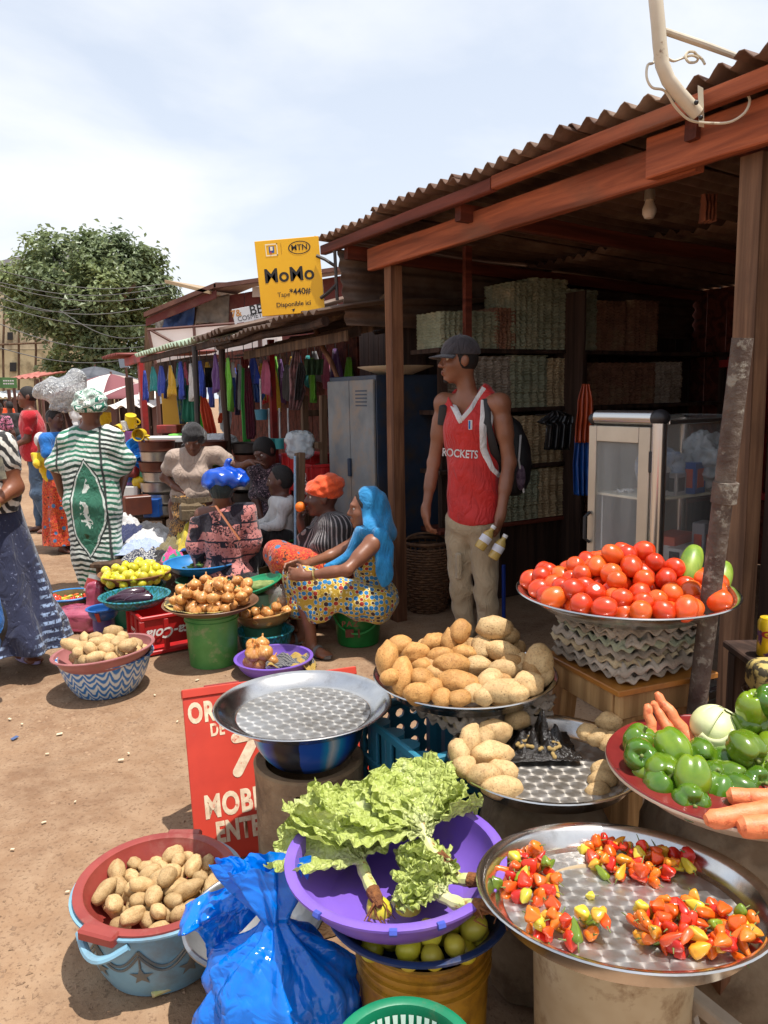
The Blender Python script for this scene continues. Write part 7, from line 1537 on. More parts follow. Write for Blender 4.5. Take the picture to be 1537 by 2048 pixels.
# ---------------------------------------------------------------- woman seen from behind with the blue bag on her head
def woman_pink():
 Y=5.35;j=lambda px,py,dy=0.:at(px,py,Y+dy);t=thing('person','seated woman seen from behind in a pink and black off-shoulder top carrying a blue bag','person',V((*j(448,1100).to_2d(),0)))
 J=dict(neck=j(447,1012),pelvis=j(446,1150,.05),sl=j(406,1030,.02),sr=j(488,1024,.04),fw=(0,1,0));tp,sd,fw,T=torso_prims(J,1.08);f=(-.35,1,-.15);hp,g=head_prims(j(443,985),f,.96);el,er=j(394,1090,.02),j(502,1080,.05);wl,wr=j(408,1130,.25),j(485,1125,.25)
 arms=limb(J['sl'],el,.052,.042)+limb(el,wl,.04,.026)+limb(J['sr'],er,.052,.042)+limb(er,wr,.04,.026);hands=hand_prims(wl,(.2,1,0),(1,0,-.2),.95,.5)+hand_prims(wr,(-.2,1,0),(-1,0,-.2),.95,.5,-1);p=V(J['pelvis'])
 legs=limb(p+V((-.1,0,-.02)),p+V((-.18,.42,.12)),.095,.065)+limb(p+V((.1,0,-.02)),p+V((.18,.42,.12)),.095,.065)+limb(p+V((-.18,.42,.12)),V((p.x-.15,p.y+.40,.07)),.055,.036)+limb(p+V((.18,.42,.12)),V((p.x+.15,p.y+.40,.07)),.055,.036);feet=foot_prims((p.x-.15,p.y+.4,.06),(0,1,0))+foot_prims((p.x+.15,p.y+.4,.06),(0,1,0))
 smooth_body('body',tp+hp+[cap_(g(-.03,0,-.06),V(J['neck']),.05,.058,.03)]+arms+hands+legs+feet,.009,SK2,t);eyes(t,g)
 smooth_body('cap',[ell_(g(-.014,0,.03),A_([.106,.086,.105]),axes3(f),.03)],.008,cloth('dark_green_knit',S(34,46,46),S(26,36,36)),t,cut=lambda X,Y_,Z:g(0,0,-.035).z-Z)
 xs=V(J['neck']).x;zn=V(J['neck']).z
 top=smooth_body('top',inflate(tp,.024)+inflate(limb(J['sl'].lerp(el,.35),el,.055,.05)+limb(el,wl.lerp(el,.35),.05,.045)+limb(J['sr'],er,.052,.05)+limb(er,wr.lerp(er,.35),.05,.045),.022)+[ell_(p,A_([.23,.17,.12]),None,.06)],.009,M_pink,t,disp=lambda X,Y_,Z:.008*np.sin(40*X+6*Z)*np.clip((zn-.1-Z)*4,.1,1)+sines(24,.008,7)(X,Y_,Z),cut=lambda X,Y_,Z:np.maximum(Z-(zn-.01+.30*np.minimum(X-xs,.08)),.13-Z))
 mb=MB();mb.tube([j(420,1014,-.06)-t.location,j(432,1012,-.11)-t.location,j(455,1045,-.155)-t.location,j(480,1080,-.17)-t.location],.010,6,flat=.4);mb.build('shoulder_strap',mat('tan_leather',S(150,86,50),.6),t)
 bv=bvh_of(top);Rt=Matrix(((1,0,0),(0,0,-1),(0,1,0)));M_pl=cloth('pink_lettering',S(206,132,126));M_bl=cloth('dark_lettering',S(30,24,34))
 for (px,py,s,rot,m) in ((440,1040,'CHANEL',1.45,M_bl),(466,1075,'CHANEL',-1.5,M_pl),(478,1100,'CHANEL',.05,M_pl),(466,1054,'CHANEL',0.,M_bl)):lettering('lettering',s,.05,m,t,j(px,py),Rt @ Matrix.Rotation(rot,3,'Z'),off=.001,wrap=(bv,(0,1,0),.003),sx=.8)
 for o in t.children:
  if o.name.startswith('lettering'):
   for v in o.data.vertices:v.co -= t.location
 smooth_body('skirt',inflate(legs,.03,.06)+[ell_(p+V((0,0,-.05)),A_([.24,.22,.12]),None,.06)],.012,M_blkc,t,disp=sines(20,.01,3),cut=lambda X,Y_,Z:.02-Z)
 sp_=lumpy('rice_sack','stuffed pale sack used as a seat behind the blue bowl','sack',V((p.x,p.y+.02,.095)),(.26,.2,.10),M_sack,.1,4.,seed=21)
 M_bbag=mat('blue_bag_film',S(14,84,196),.28,0,S(10,66,170),vs=8,coat=.3);b=thing('blue_bag','knotted bright blue plastic bag carried on the seated woman\'s head','plastic bag',g(0,0,.12))
 def crump(X,Y_,Z):return .008*np.abs(np.sin(26*X+10*Z+3*np.sin(19*Y_)))+.007*np.abs(np.sin(31*Z-17*X+2*np.sin(23*X)))+sines(40,.006,3)(X,Y_,Z)
 smooth_body('bag',[ell_(j(450,955,.0),A_([.165,.13,.085]),None,.03),ell_(j(425,966,.0),A_([.075,.11,.05]),None,.04),ell_(j(482,962,.0),A_([.07,.11,.045]),None,.04)],.008,M_bbag,b,disp=crump);smooth_body('knot',[cap_(j(455,936),j(458,924),.034,.026,.02),ell_(j(460,920),A_([.036,.03,.026]),None,.02)],.007,M_bbag,b,disp=crump)
woman_pink()
# ---------------------------------------------------------------- woman in beige
def woman_beige():
 Y=6.1;j=lambda px,py,dy=0.:at(px,py,Y+dy);t=thing('person','woman in a beige T-shirt and black head wrap standing with a hand on her hip','person',V((*j(385,1000).to_2d(),0)))
 J=dict(neck=j(388,900,.02),pelvis=j(382,1008,.04),sl=j(350,915,.0),sr=j(434,910,.03),fw=(0,-1,0));tp,sd,fw,T=torso_prims(J,1.0,1.0);f=(.1,-.9,-.45);hp,g=head_prims(j(387,880,-.03),f,.96,(0,.35,1));el,er=j(330,955,.06),j(478,935,.05);wl,wr=j(352,975,-.06),j(500,925,.0)
 arms=limb(J['sl'],el,.046,.036)+limb(el,wl,.035,.023)+limb(J['sr'],er,.046,.036)+limb(er,wr,.035,.023);hands=hand_prims(wl,(.9,-.2,-.3),(.2,.3,-1),.9,.5)+hand_prims(wr,(1,-.2,.1),(0,0,-1),.9,.4,-1);p=V(J['pelvis'])
 legs=limb(p+V((-.09,0,0)),V((p.x-.12,p.y,.07)),.09,.045)+limb(p+V((.09,0,0)),V((p.x+.12,p.y,.07)),.09,.045);feet=foot_prims((p.x-.12,p.y,.06),(0,-1,0))+foot_prims((p.x+.12,p.y,.06),(0,-1,0))
 smooth_body('body',tp+hp+[cap_(g(-.03,0,-.07),V(J['neck']),.044,.05,.03)]+arms+hands+legs+feet,.009,SK2,t);eyes(t,g)
 smooth_body('t_shirt',inflate(tp,.014)+inflate(limb(J['sl'],J['sl'].lerp(el,.55),.048,.048)+limb(J['sr'],J['sr'].lerp(er,.45),.048,.048),.016)+[ell_(j(385,985,.02),A_([.17,.12,.10]),None,.05)],.009,M_beige,t,disp=sines(24,.006,5),cut=lambda X,Y_,Z:np.maximum(Z-j(0,896).z-.5*np.abs(X-V(J['neck']).x),j(0,1006).z-Z))
 c0=g(0,0,0);R=axes3(f,(0,.35,1));smooth_body('head_wrap',[ell_(g(-.016,0,.035),A_([.108,.090,.105]),R,.03),cap_(g(-.07,-.05,0),j(362,905,.08),.05,.035,.05)],.008,M_blkc,t,disp=sines(40,.004,5),cut=lambda X,Y_,Z:((X-c0.x)*R[0].x+(Y_-c0.y)*R[0].y+(Z-c0.z)*R[0].z)-.05-1.2*((X-c0.x)*R[2].x+(Y_-c0.y)*R[2].y+(Z-c0.z)*R[2].z))
 smooth_body('skirt',[cap_(p+V((0,0,.02)),V((p.x,p.y,.3)),.155,.20,.05)],.011,M_brown,t,disp=sines(22,.012,8),cut=lambda X,Y_,Z:np.maximum(Z-j(0,995).z,.2-Z))
 wb_=thing('waist_bag','olive waist bag worn by the woman in the beige T-shirt','bag',j(380,1020,-.2));M_ol=cloth('olive_canvas',S(110,92,66),S(94,78,54));mb=MB();mb.box((0,.04,-.02),(.18,.08,.15),None,.03);mb.build('pouch',M_ol,wb_);MB().box((0,-.004,-.04),(.13,.02,.08),None,.008).build('pocket',M_ol,wb_);mb=MB();mb.lathe([(.178,.05),(.186,.05),(.186,.09),(.178,.09)],40,c=(.0,.2,0),closed=True);mb.build('belt',M_ol,wb_)
woman_beige()
# ---------------------------------------------------------------- woman in the green and white boubou, from behind
def woman_green():
 Y=5.95;j=lambda px,py,dy=0.:at(px,py,Y+dy);root=V((*gnd(185,1183).to_2d(),0));t=thing('person','woman in a green and white striped boubou and matching headwrap seen from behind','person',root)
 J=dict(neck=j(182,852),pelvis=j(185,1000),sl=j(138,880),sr=j(228,880),fw=(0,1,0));tp,sd,fw,T=torso_prims(J,1.15);f=(-.3,1,0);hp,g=head_prims(j(182,822),f,1.0);el,er=j(112,935,.02),j(252,935,.04);wl,wr=j(125,985,.12),j(240,985,.16)
 arms=limb(J['sl'],el,.056,.046)+limb(el,wl,.044,.028)+limb(J['sr'],er,.056,.05)+limb(er,wr,.046,.03);hands=hand_prims(wl,(.1,.6,-.7),(1,0,0),.95,.4)+hand_prims(wr,(-.1,.6,-.5),(-1,0,0),.95,.4,-1);p=V(J['pelvis'])
 legs=limb(p+V((-.1,0,0)),V((p.x-.11,p.y,.08)),.1,.045)+limb(p+V((.1,0,0)),V((p.x+.11,p.y,.08)),.1,.045);feet=foot_prims((p.x-.11,p.y,.07),(0,1,0))+foot_prims((p.x+.11,p.y,.07),(0,1,0))
 smooth_body('body',tp+hp+[cap_(g(-.03,0,-.06),V(J['neck']),.055,.065,.03)]+arms+hands+legs+feet,.010,SK2,t);eyes(t,g)
 ctr=lambda py,px=180,dy=0:j(px,py,dy)
 dr=[('ell',0)];pr=inflate(tp,.03)+inflate(limb(J['sl'],J['sl'].lerp(el,.8),.052,.078)+limb(J['sr'],J['sr'].lerp(er,.8),.052,.078),.012)+[ell_(ctr(940,182),A_([.215,.16,.26]),None,.06),cap_(ctr(1010,186),V((p.x+.0,p.y,.32)),.20,.19,.1),cap_(V((p.x,p.y,.32)),V((p.x+.02,p.y,.16)),.19,.18,.05)]
 zn=V(J['neck']).z
 smooth_body('boubou',pr,.009,M_boubou,t,disp=lambda X,Y_,Z:(.022*np.abs(np.sin(13*(X-p.x)+1.2*np.sin(3*Z+1)))-.012)*np.clip((1.05-Z)*1.6,.08,1)*np.cos((Y_-p.y)*3)+.006*np.sin(37*Z+6*X+2*np.sin(9*X))*np.clip(1-np.abs(Z-1.0)*2.2,0,1)+sines(17,.008,3)(X,Y_,Z),cut=lambda X,Y_,Z:np.maximum(Z-(zn-.035+.9*np.abs(X-V(J['neck']).x)**1.4),.05+.03*np.sin(9*X)-Z))
 R=axes3(f);smooth_body('headwrap',[ell_(g(-.02,0,.055),A_([.135,.130,.085]),R,.03),ell_(g(-.03,0,.10),A_([.11,.105,.075]),R,.03),cap_(g(-.10,-.08,.03),g(-.10,.08,.05),.04,.04,.03)],.007,M_turb,t,disp=lambda X,Y_,Z:.006*np.sin(60*(Z+.4*X)+2*np.sin(17*X))+.004*np.sin(100*(Z-.5*X)),cut=lambda X,Y_,Z:g(0,0,-.01).z-Z)
woman_green()
# ---------------------------------------------------------------- woman at the left frame edge
def woman_zebra():
 Y=4.15;j=lambda px,py,dy=0.:at(px-26 if py<1100 else px-14,py,Y+dy);root=V((*gnd(-25,1345).to_2d(),0));t=thing('person','woman in a zebra-print top and indigo wrapper walking at the left edge','person',root)
 J=dict(neck=j(-15,862),pelvis=j(2,1030),sl=j(-55,888,.1),sr=j(28,892,-.06),fw=(.8,-.5,0));tp,sd,fw,T=torso_prims(J,1.1,1.0);f=(.9,-.4,0);hp,g=head_prims(j(-12,800),f,.98);er,wr=j(55,975,-.06),j(8,1012,-.24);el,wl=j(-75,985,.12),j(-40,1030,-.1)
 arms=limb(J['sl'],el,.05,.042)+limb(el,wl,.04,.025)+limb(J['sr'],er,.054,.046,.03,.004)+limb(er,wr,.044,.027);hands=hand_prims(wr,(-1,-.2,-.1),(0,.6,-.6),.95,.6)+hand_prims(wl,(.5,-.6,-.3),(0,.6,-.6),.95,.6);p=V(J['pelvis']);a1,a2=gnd(66,1322),gnd(-40,1335)
 legs=limb(p+V((.06,0,0)),j(35,1170,-.05),.095,.062)+limb(j(35,1170,-.05),V((a1.x-.06,a1.y+.02,.08)),.06,.036)+limb(p+V((-.08,0,0)),V((a2.x,a2.y,.08)),.095,.04);d1=(.85,-.55,0);feet=foot_prims((a1.x-.07,a1.y+.03,.07),d1,1.0)+foot_prims((a2.x,a2.y,.07),d1,1.0)
 smooth_body('body',tp+hp+[cap_(g(-.03,0,-.06),V(J['neck']),.05,.055,.03)]+arms+hands+legs+feet,.009,SK4,t);eyes(t,g);M_pus=mat('lilac_sandal',S(168,150,186),.5);sandal(t,V((a1.x-.07,a1.y+.03,0)),d1,M_pus);sandal(t,V((a2.x,a2.y,0)),d1,M_pus)
 smooth_body('hair',[ell_(g(-.016,0,.03),A_([.104,.082,.108]),axes3(f),.02)],.01,M_hair,t,cut=lambda X,Y_,Z:g(0,0,-.05).z-Z)
 smooth_body('top',inflate(tp,.020)+inflate(limb(J['sr'],J['sr'].lerp(er,.38),.06,.062)+limb(J['sl'],J['sl'].lerp(el,.4),.06,.062),.012)+[ell_(j(-2,985),A_([.19,.15,.14]),None,.06)],.008,M_zebra,t,disp=sines(20,.008,6),cut=lambda X,Y_,Z:np.maximum(Z-V(J['neck']).z-.02,j(0,1022).z-Z))
 loft('wrapper',[(j(0,1012),.17,.135,0),(j(6,1060),.195,.165,.6),(j(10,1130,.0),.215,.19,1.2),(j(22,1200,.0),.25,.22,2),(j(42,1250,.0),.27,.25,2.6),(j(52,1288,.0),.27,.25,3)],M_indigo,t,8,.014,2.2)
 M_gd=MATS['brass_bangle'];d=(er-wr).normalized();c=wr+d*.03;q=d.cross(V((0,0,1))).normalized();u=q.cross(d);mb=MB();mb.tube([c+(q*math.cos(x)+u*math.sin(x))*.031-t.location for x in [2*math.pi*k/20 for k in range(21)]],.006,6);mb.build('bracelet',M_gd,t)
 ph=thing('folded_umbrella','dark folded purse pinched under the arm of the woman in zebra print','purse',j(22,940,-.2));mb=MB();mb.tube([j(20,915,-.17)-ph.location,j(30,960,-.2)-ph.location],.028,8,flat=.5);mb.build('body',mat('dark_purse',S(60,56,50),.5,0,S(120,112,90),vs=20),ph);ph.name='purse'
 bg_=thing('tote_bag','blue and black tote bag hanging at the left frame edge','bag',j(-12,1240,-.5));smooth_body('bag',[ell_(j(-14,1245,-.5),A_([.10,.07,.17]),None,.03)],.01,mat('black_bag_cloth',S(44,46,48),.7),bg_,disp=sines(30,.006,4));mb=MB();mb.tube([j(-20,1170,-.5)-bg_.location,j(4,1180,-.52)-bg_.location,j(17,1240,-.54)-bg_.location,j(8,1300,-.52)-bg_.location],.02,8,flat=.5);mb.build('blue_edge',M_bluec,bg_)
woman_zebra()
# ---------------------------------------------------------------- woman with baby and silver sack; man in red polo; far people
def far_person(label,Y,px,feet_y,head_y,skin,f,top_m,low_m,skirt=False,arms=None,vox=.013,s=1.0,hairm=M_hair,sleeve=.55,wid=1.0,bald=False,lean=0.0,low_pat=None):
 j=lambda x,y,dy=0.:at(x,y,Y+dy);g0=at(px,feet_y,Y);t=thing('person',label,'person',V((g0.x,Y,0)));hz=at(px,head_y,Y).z;H_=hz/.935;k=H_/1.72
 F=V(f).normalized();F.z=0;F.normalize();sdv=F.cross(V((0,0,1)));o=V((g0.x,Y,0));P=lambda a,b,z:o+F*a*k+sdv*b*k+V((0,0,z*k))
 J=dict(neck=P(lean*.8,0,1.43),pelvis=P(0,0,.92),sl=P(lean*.8,-.18*wid,1.37),sr=P(lean*.8,.18*wid,1.37),fw=F);tp,sd,fw,T=torso_prims(J,k*wid,.9 if skirt else 0);hp,g=head_prims(P(lean,0,1.60),f,k*s)
 ar=arms or [(-.26,1.10,.03,-.24,.86,.14),(.26,1.10,.03,.24,.86,.14)];A=[];SL=[]
 for sgn,(b1,z1,a1,b2,z2,a2) in zip(('sl','sr'),ar):e,w=P(a1,b1,z1),P(a2,b2,z2);A += limb(J[sgn],e,.048*k,.038*k)+limb(e,w,.037*k,.025*k)+hand_prims(w,(w-e),-F+sdv*.1,.95*k,.5,1 if sgn=='sl' else -1);SL += limb(J[sgn],V(J[sgn]).lerp(e,sleeve),.052*k,.052*k)
 L=[]
 for b in (-1,1):L += limb(P(0,b*.085,.9),P(.03,b*.09,.48),.085*k,.058*k)+limb(P(.03,b*.09,.48),P(-.02+.06*b,b*.09,.09),.055*k,.036*k)
 ft=foot_prims(P(.04,.09,.08),F,k)+foot_prims(P(-.08,-.09,.08),F,k);smooth_body('body',tp+hp+[cap_(g(-.03,0,-.06),V(J['neck']),.05*k,.055*k,.03)]+A+L+ft,vox,skin,t);eyes(t,g,k)
 if hairm is not None:
  c0=g(0,0,0);R=axes3(f);smooth_body('hair',[ell_(g(-.016,0,.024),A_([.102,.080,.104])*k*s,R,.02)],vox*.8,hairm,t,cut=lambda X,Y_,Z:((X-c0.x)*R[0].x+(Y_-c0.y)*R[0].y)-.03-.6*(Z-c0.z))
 smooth_body('top',inflate(tp,.02)+inflate(SL,.012)+[ell_(P(0,0,.98),A_([.19,.15,.14])*k*wid,[sdv,F,V((0,0,1))],.05)],vox*.85,top_m,t,disp=sines(20,.008,int(px)),cut=lambda X,Y_,Z:np.maximum(Z-V(J['neck']).z-.015,.86*k-Z))
 if skirt:loft('skirt',[(P(0,0,.98),.175*k*wid,.145*k*wid,0),(P(0,0,.8),.20*k*wid,.18*k*wid,.7),(P(0,0,.4),.22*k*wid,.20*k*wid,1.5),(P(0,0,.10),.24*k*wid,.22*k*wid,2.2)],low_m,t,7,.014,px*.1)
 else:smooth_body('trousers',inflate(L,.02,.04)+[ell_(P(0,0,.93),A_([.155,.12,.1])*k,[sdv,F,V((0,0,1))],.05)],vox,low_m,t,disp=sines(24,.006,4),cut=lambda X,Y_,Z:np.maximum(.06-Z,Z-.99*k))
 return t,g,P,k
t,g,P,k=far_person('man in a red polo shirt and jeans walking with his head turned left',8.8,88,1052,792,SK2,(-.9,-.35,0),M_polo,M_jean,False,[(-.22,1.12,.08,-.20,1.0,.32),(.25,1.12,.02,.22,.9,.1)],.011,1.0,M_hair,.55,1.25,True,.06)
Y10=7.6
t,g,P,k=far_person('woman in a blue top and red wrapper with a silver sack on her head',Y10,132,1098,836,SK3,(.95,-.3,0),M_bluec,M_redp_,True,[(-.28,1.45,.0,-.16,1.70,.02),(.24,1.1,.06,.2,.95,.22)],.011,1.0,M_blkc,.6,1.0)
sk_=thing('silver_sack','crumpled silver plastic sack balanced on a woman\'s head','sack',g(0,0,.15));m,nt,b=newmat('silver_film');n=N(nt,'ShaderNodeTexNoise',Scale=16.0,Detail=4.0);c=mixc(nt,ramp(nt,n,[(.4,0.),(.6,1.)]),S(186,188,190),S(224,224,222));setin(nt,b,'Base Color',c);setin(nt,b,'Metallic',.15);setin(nt,b,'Roughness',.2);setin(nt,b,'Coat Weight',.6);setin(nt,b,'Alpha',.72);nbm=N(nt,'ShaderNodeTexNoise',Scale=9.0,Detail=5.0,Distortion=1.5);bpm=N(nt,'ShaderNodeBump',Height=math_(nt,'ABSOLUTE',math_(nt,'SUBTRACT',nbm,.5)),Strength=1.0,Distance=.08);nt.links.new(bpm.outputs[0],b.inputs['Normal'])
def crump2(X,Y_,Z):return .014*np.abs(np.sin(9*X+14*Z+2*np.sin(9*Y_)))+.012*np.abs(np.sin(21*Z-6*X+2*np.sin(11*X)))+sines(12,.016,3)(X,Y_,Z)
q=lambda px,py,dy=0.:at(px,py,Y10+dy)
smooth_body('sack',[ell_(q(130,785),A_([.20,.19,.15]),None,.06),ell_(q(150,765),A_([.12,.15,.13]),None,.06),ell_(q(95,775),A_([.16,.14,.08]),[V((.85,0,.5)).normalized(),V((0,1,0)),V((-.5,0,.85)).normalized()],.06),ell_(q(128,815),A_([.15,.15,.07]),None,.05)],.011,m,sk_,disp=crump2)
def baby():
 Y=Y10-.08;j=lambda px,py,dy=0.:at(px,py,Y+dy);t=thing('person','baby in a white bonnet and yellow clothes carried by the woman in blue','person',j(84,905));f=(.6,-.8,-.1);hp,g=head_prims(j(84,884),f,.72);J=dict(neck=j(86,905,.02),pelvis=j(100,950,.05),sl=j(76,912),sr=j(98,912),fw=f);tp,sd,fw,T=torso_prims(J,.75)
 arms=limb(J['sl'],j(76,930,-.1),.026,.02)+limb(J['sr'],j(100,930,-.08),.026,.02);smooth_body('body',tp+hp+[cap_(g(-.02,0,-.05),V(J['neck']),.032,.036,.03)]+arms,.009,SK2,t);eyes(t,g,.72)
 smooth_body('clothes',inflate(tp,.02)+inflate(arms,.018),.009,M_yelc,t,disp=sines(40,.006,2),cut=lambda X,Y_,Z:Z-V(J['neck']).z-.004);c0=g(0,0,0);R=axes3(f);smooth_body('bonnet',[ell_(g(-.014,0,.024),A_([.106,.09,.108])*.74,R,.02)],.008,M_whc,t,cut=lambda X,Y_,Z:((X-c0.x)*R[0].x+(Y_-c0.y)*R[0].y+(Z-c0.z)*R[0].z)-.035-.5*(Z-c0.z))
baby()
M_fl2=pattern('pink_floral_print',lambda nt,vec,x,y,z:mixc(nt,ramp(nt,N(nt,'ShaderNodeTexNoise',Vector=vec,Scale=18.0,Detail=2.0,Distortion=2.0),[(.5,0.),(.54,1.)]),S(40,34,40),S(190,110,140)))
far_person('distant person in a dark pink floral dress at the far left',13.5,12,975,815,SK3,(.2,1,0),M_fl2,M_fl2,True,None,.02)
far_person('distant person in dark clothes beyond the floral dress',16.0,32,950,812,SK3,(-.6,.8,0),M_blkc,M_jean,False,None,.02)
# ================================================================ middle ground bowls and baskets
def mb_bowl(name,label,px,py,z,wpx,h,m,rb=.68,cat='bowl',tilt=(0,0,0),lip=.016,bulge=.008):
 """bowl whose rim centre lies at pixel (px,py) at height z"""
 c=gnd(px,py,z);dep=c.y*_cp+(CAMH-c.z)*_sp;R_=wpx*dep/FPX/2;t=bowl(name,label,cat,V((c.x,c.y,z-h)),bprof((R_-lip)*rb,R_-lip,h,lip,.004,bulge),m,tilt,48);return t,c,R_
MMB=marble_mat('blue_white_marbled',S(40,110,176),S(196,204,204),11.);MMG=marble_mat('green_teal_marbled',S(30,96,84),S(50,130,150),12.);M_pinkp=plastic('dusty_pink_plastic',S(168,110,108),S(150,92,90))
_,c,R_=mb_bowl('marbled_bowl','blue and white marbled bowl under the pink basin of potatoes on the dirt',210,1310,.185,190,.185,MMB,.66,'bowl')
_,c2,R2=mb_bowl('pink_basin','dusty pink basin of potatoes tilted on the marbled bowl',210,1300,.222,200,.08,M_pinkp,.7,'basin',(math.radians(-1),math.radians(-5),0))
heap('potato',PO2,V((c2.x-.005,c2.y+.01,.155)),46,.165,.034,61,'potato in the dusty pink basin on the marbled bowl','potato','potatoes in the pink basin',.25,dome=.12)
# green bucket with the onion tray
M_gbk=plastic('mid_green_plastic',S(88,150,78),S(72,134,64),dirt=S(140,150,108),ds=9,dlo=.56,dhi=.7)
gb=gnd(418,1340);gb.y += .135
t=bowl('green_pail','tall plain green plastic pail under the onion tray','bucket',V((gb.x,gb.y,0)),bprof(.132,.148,.305,.006,.004),M_gbk)
for z in (.262,.285):mb=MB();mb.lathe([(.1465,z-.005),(.153,z-.003),(.153,z+.003),(.1465,z+.005)],40,closed=True);mb.build('rib',M_gbk,t)
tO=V((gb.x+.0,gb.y,.315));M_ytr=mat('yellow_black_print_cloth',S(186,164,96),.85,0,S(70,62,44),vs=30,vlo=.48,vhi=.54)
tray('brown enamel tray heaped with onions on the green pail',tO,.268,.04,.72,mats=(mat('brown_enamel',S(126,92,66),.4,0,S(100,70,50),vs=7),mat('brown_enamel_floor',S(110,80,58),.5)),name='onion_tray')
mb=MB();mb.grid(lambda u,v:((.17+.085*v)*math.cos(math.pi*(.9+u*.75)),(.17+.085*v)*math.sin(math.pi*(.9+u*.75)),.018+.028*v+.012*fbm(u*9,v*3,2)),50,8);o=mb.build('liner_cloth',M_ytr,None,angle=None,solid=.003);o.location=tO;tag(o,'yellow and black patterned cloth lining the onion tray','cloth')
heap('onion',ONI,tO+V((.01,.01,.012)),62,.21,.036,71,'golden onion heaped on the tray over the green pail','onion','onions on the brown tray',.45,upright=True,dome=.30)
# red bottle crates with upturned lettering and the aubergine bowl
cc_=gnd(292,1312);th_=math.radians(32)
crate('bottle_crate','red bottle crate with white lettering upside down under the aubergine bowl',V((cc_.x+.10,cc_.y+.20,0)),th_,.42,.30,.245,None,'Coca-Cola',True,None,.085,.35)
_,c,R_=mb_bowl('green_bowl','green and blue bowl of aubergines on the red crates',270,1192,.305,140,.055,MMG,.72,'bowl')
M_aub=mat('aubergine_skin',S(44,18,34),.18,0,S(62,26,44),vs=5,coat=.6)
for i,(dx,dy,rz,L) in enumerate(((-.06,-.05,.1,.19),(-.01,.03,-.15,.2),(.04,-.06,.25,.17),(-.02,-.01,.5,.18))):
 mb=MB();n=12;mb.tube([V((L*(k/(n-1)-.5),0,.01*math.sin(3*k/n))) for k in range(n)],[.036*(math.sin(math.pi*(.07+.86*(1-k/(n-1)*.75)))**.6)*(.95 if 0<k<n-1 else .5) for k in range(n)],14);o=mb.build('aubergine',M_aub);o.location=V((c.x+dx,c.y+dy,.295+.022*(i>2)));o.rotation_euler=(0,0,rz)
 tag(o,['aubergine nearest the front in the green bowl','longest aubergine lying at the back of the green bowl','short aubergine at the right of the green bowl','aubergine lying across the others in the green bowl'][i],'aubergine','aubergines in the green bowl')
# limes on brown bowl over green tub
M_br=plastic('brown_plastic',S(138,92,56),S(116,74,44));M_teg=plastic('sea_green_plastic',S(40,128,98),S(30,108,82))
_,c,R_=mb_bowl('green_tub','sea green tub under the bowl of limes',272,1172,.25,118,.25,M_teg,.85,'tub')
_,c,R_=mb_bowl('brown_bowl','shallow brown bowl heaped with limes',270,1146,.345,142,.07,M_br,.62)
heap('lime',LEM,V((c.x,c.y,.290)),88,R_*.9,.0285,81,'yellow-green lime heaped in the shallow brown bowl','lime','limes in the brown bowl',.8,upright=True,dome=.28)
# blue bowl of okra over green tub
M_sky=plastic('sky_blue_plastic',S(48,128,190),S(40,112,172))
_,c,R_=mb_bowl('green_tub','dull green tub under the sky blue bowl',408,1160,.24,112,.24,plastic('dull_green_plastic',S(84,130,100),S(70,112,84)),.9,'tub')
_,c,R_=mb_bowl('blue_bowl','sky blue bowl with a few okra pods',405,1124,.335,152,.07,M_sky,.66)
M_okra=mat('okra_skin',S(120,146,70),.5,0,S(90,118,50),vs=20);mb=MB();mb.lathe([(0,-.5),(.14,-.48),(.17,-.3),(.14,.1),(.07,.42),(.0,.52)],8,mod=lambda r,z,th,i:(r*(1+.12*math.cos(5*th)),z));OK_=mb.mesh('okra_pod',M_okra)
heap('okra_pod',[OK_],V((c.x+.03,c.y,.278)),34,R_*.62,.03,91,'green okra pod lying in the sky blue bowl','okra','okra pods in the blue bowl',.15,shape=None)
for o in [o for o in bpy.data.objects if o.name.startswith('okra_pod')]:o.scale=(.075,.075,.075);o.rotation_euler.y += math.pi/2;o.location.z -= .012
# right group: patterned basin, red basin of onions, green tray
_,c,R_=mb_bowl('marbled_basin','teal marbled basin under the red basin of onions',530,1262,.115,118,.115,MMG,.78,'basin')
_,c,R_=mb_bowl('red_rim_basin','orange-red basin of onions and clear bags beside the onion tray',530,1222,.205,124,.075,plastic('orange_red_plastic',S(160,84,56),S(176,140,84)),.7,'basin',(0,math.radians(-4),0))
heap('onion',ONI,V((c.x+.0,c.y,.145)),34,R_*.82,.034,95,'onion in the orange-red basin beside the onion tray','onion','onions in the orange-red basin',.5,upright=True,dome=.1)
M_film=mat('clear_film',S(190,186,180),.15,0,None,trans=.0,alpha=.35,coat=.5)
lumpy('clear_bag','crumpled clear plastic bag on the onions in the orange-red basin','plastic bag',V((c.x+.08,c.y+.03,.275)),(.07,.06,.075),M_film,.35,6.,(40,28),seed=5)
ct=gnd(512,1168,.36);t=bowl('green_tray','green oval tray tipped behind the onions','tray',V((ct.x,ct.y,.32)),bprof(.10,.165,.035,.012,.004),plastic('bright_green_plastic',S(24,140,92),S(20,120,78)),(math.radians(4),math.radians(-14),0));lumpy('greens_heap','small heap of chopped greens on the tipped green tray','greens',V((ct.x+.04,ct.y,.352)),(.07,.06,.022),mat('chopped_greens',S(140,150,90),.8,0,S(100,120,60),vs=30),.3,9.,(32,20),seed=6)
mb=MB();mb.lathe([(.14,0),(.16,.12),(.15,.2),(.12,.31),(0,.31)],20);o=mb.build('prop_bucket',MATS['dull_green_plastic']);o.location=V((ct.x+.02,ct.y+.02,0));tag(o,'dark bucket propping up the tipped green tray','bucket')
_,c,R_=mb_bowl('pepper_basin','old brown basin of small peppers behind the blue bowl',490,1132,.25,100,.16,plastic('old_brown_plastic',S(120,96,68),S(96,110,70)),.75,'basin')
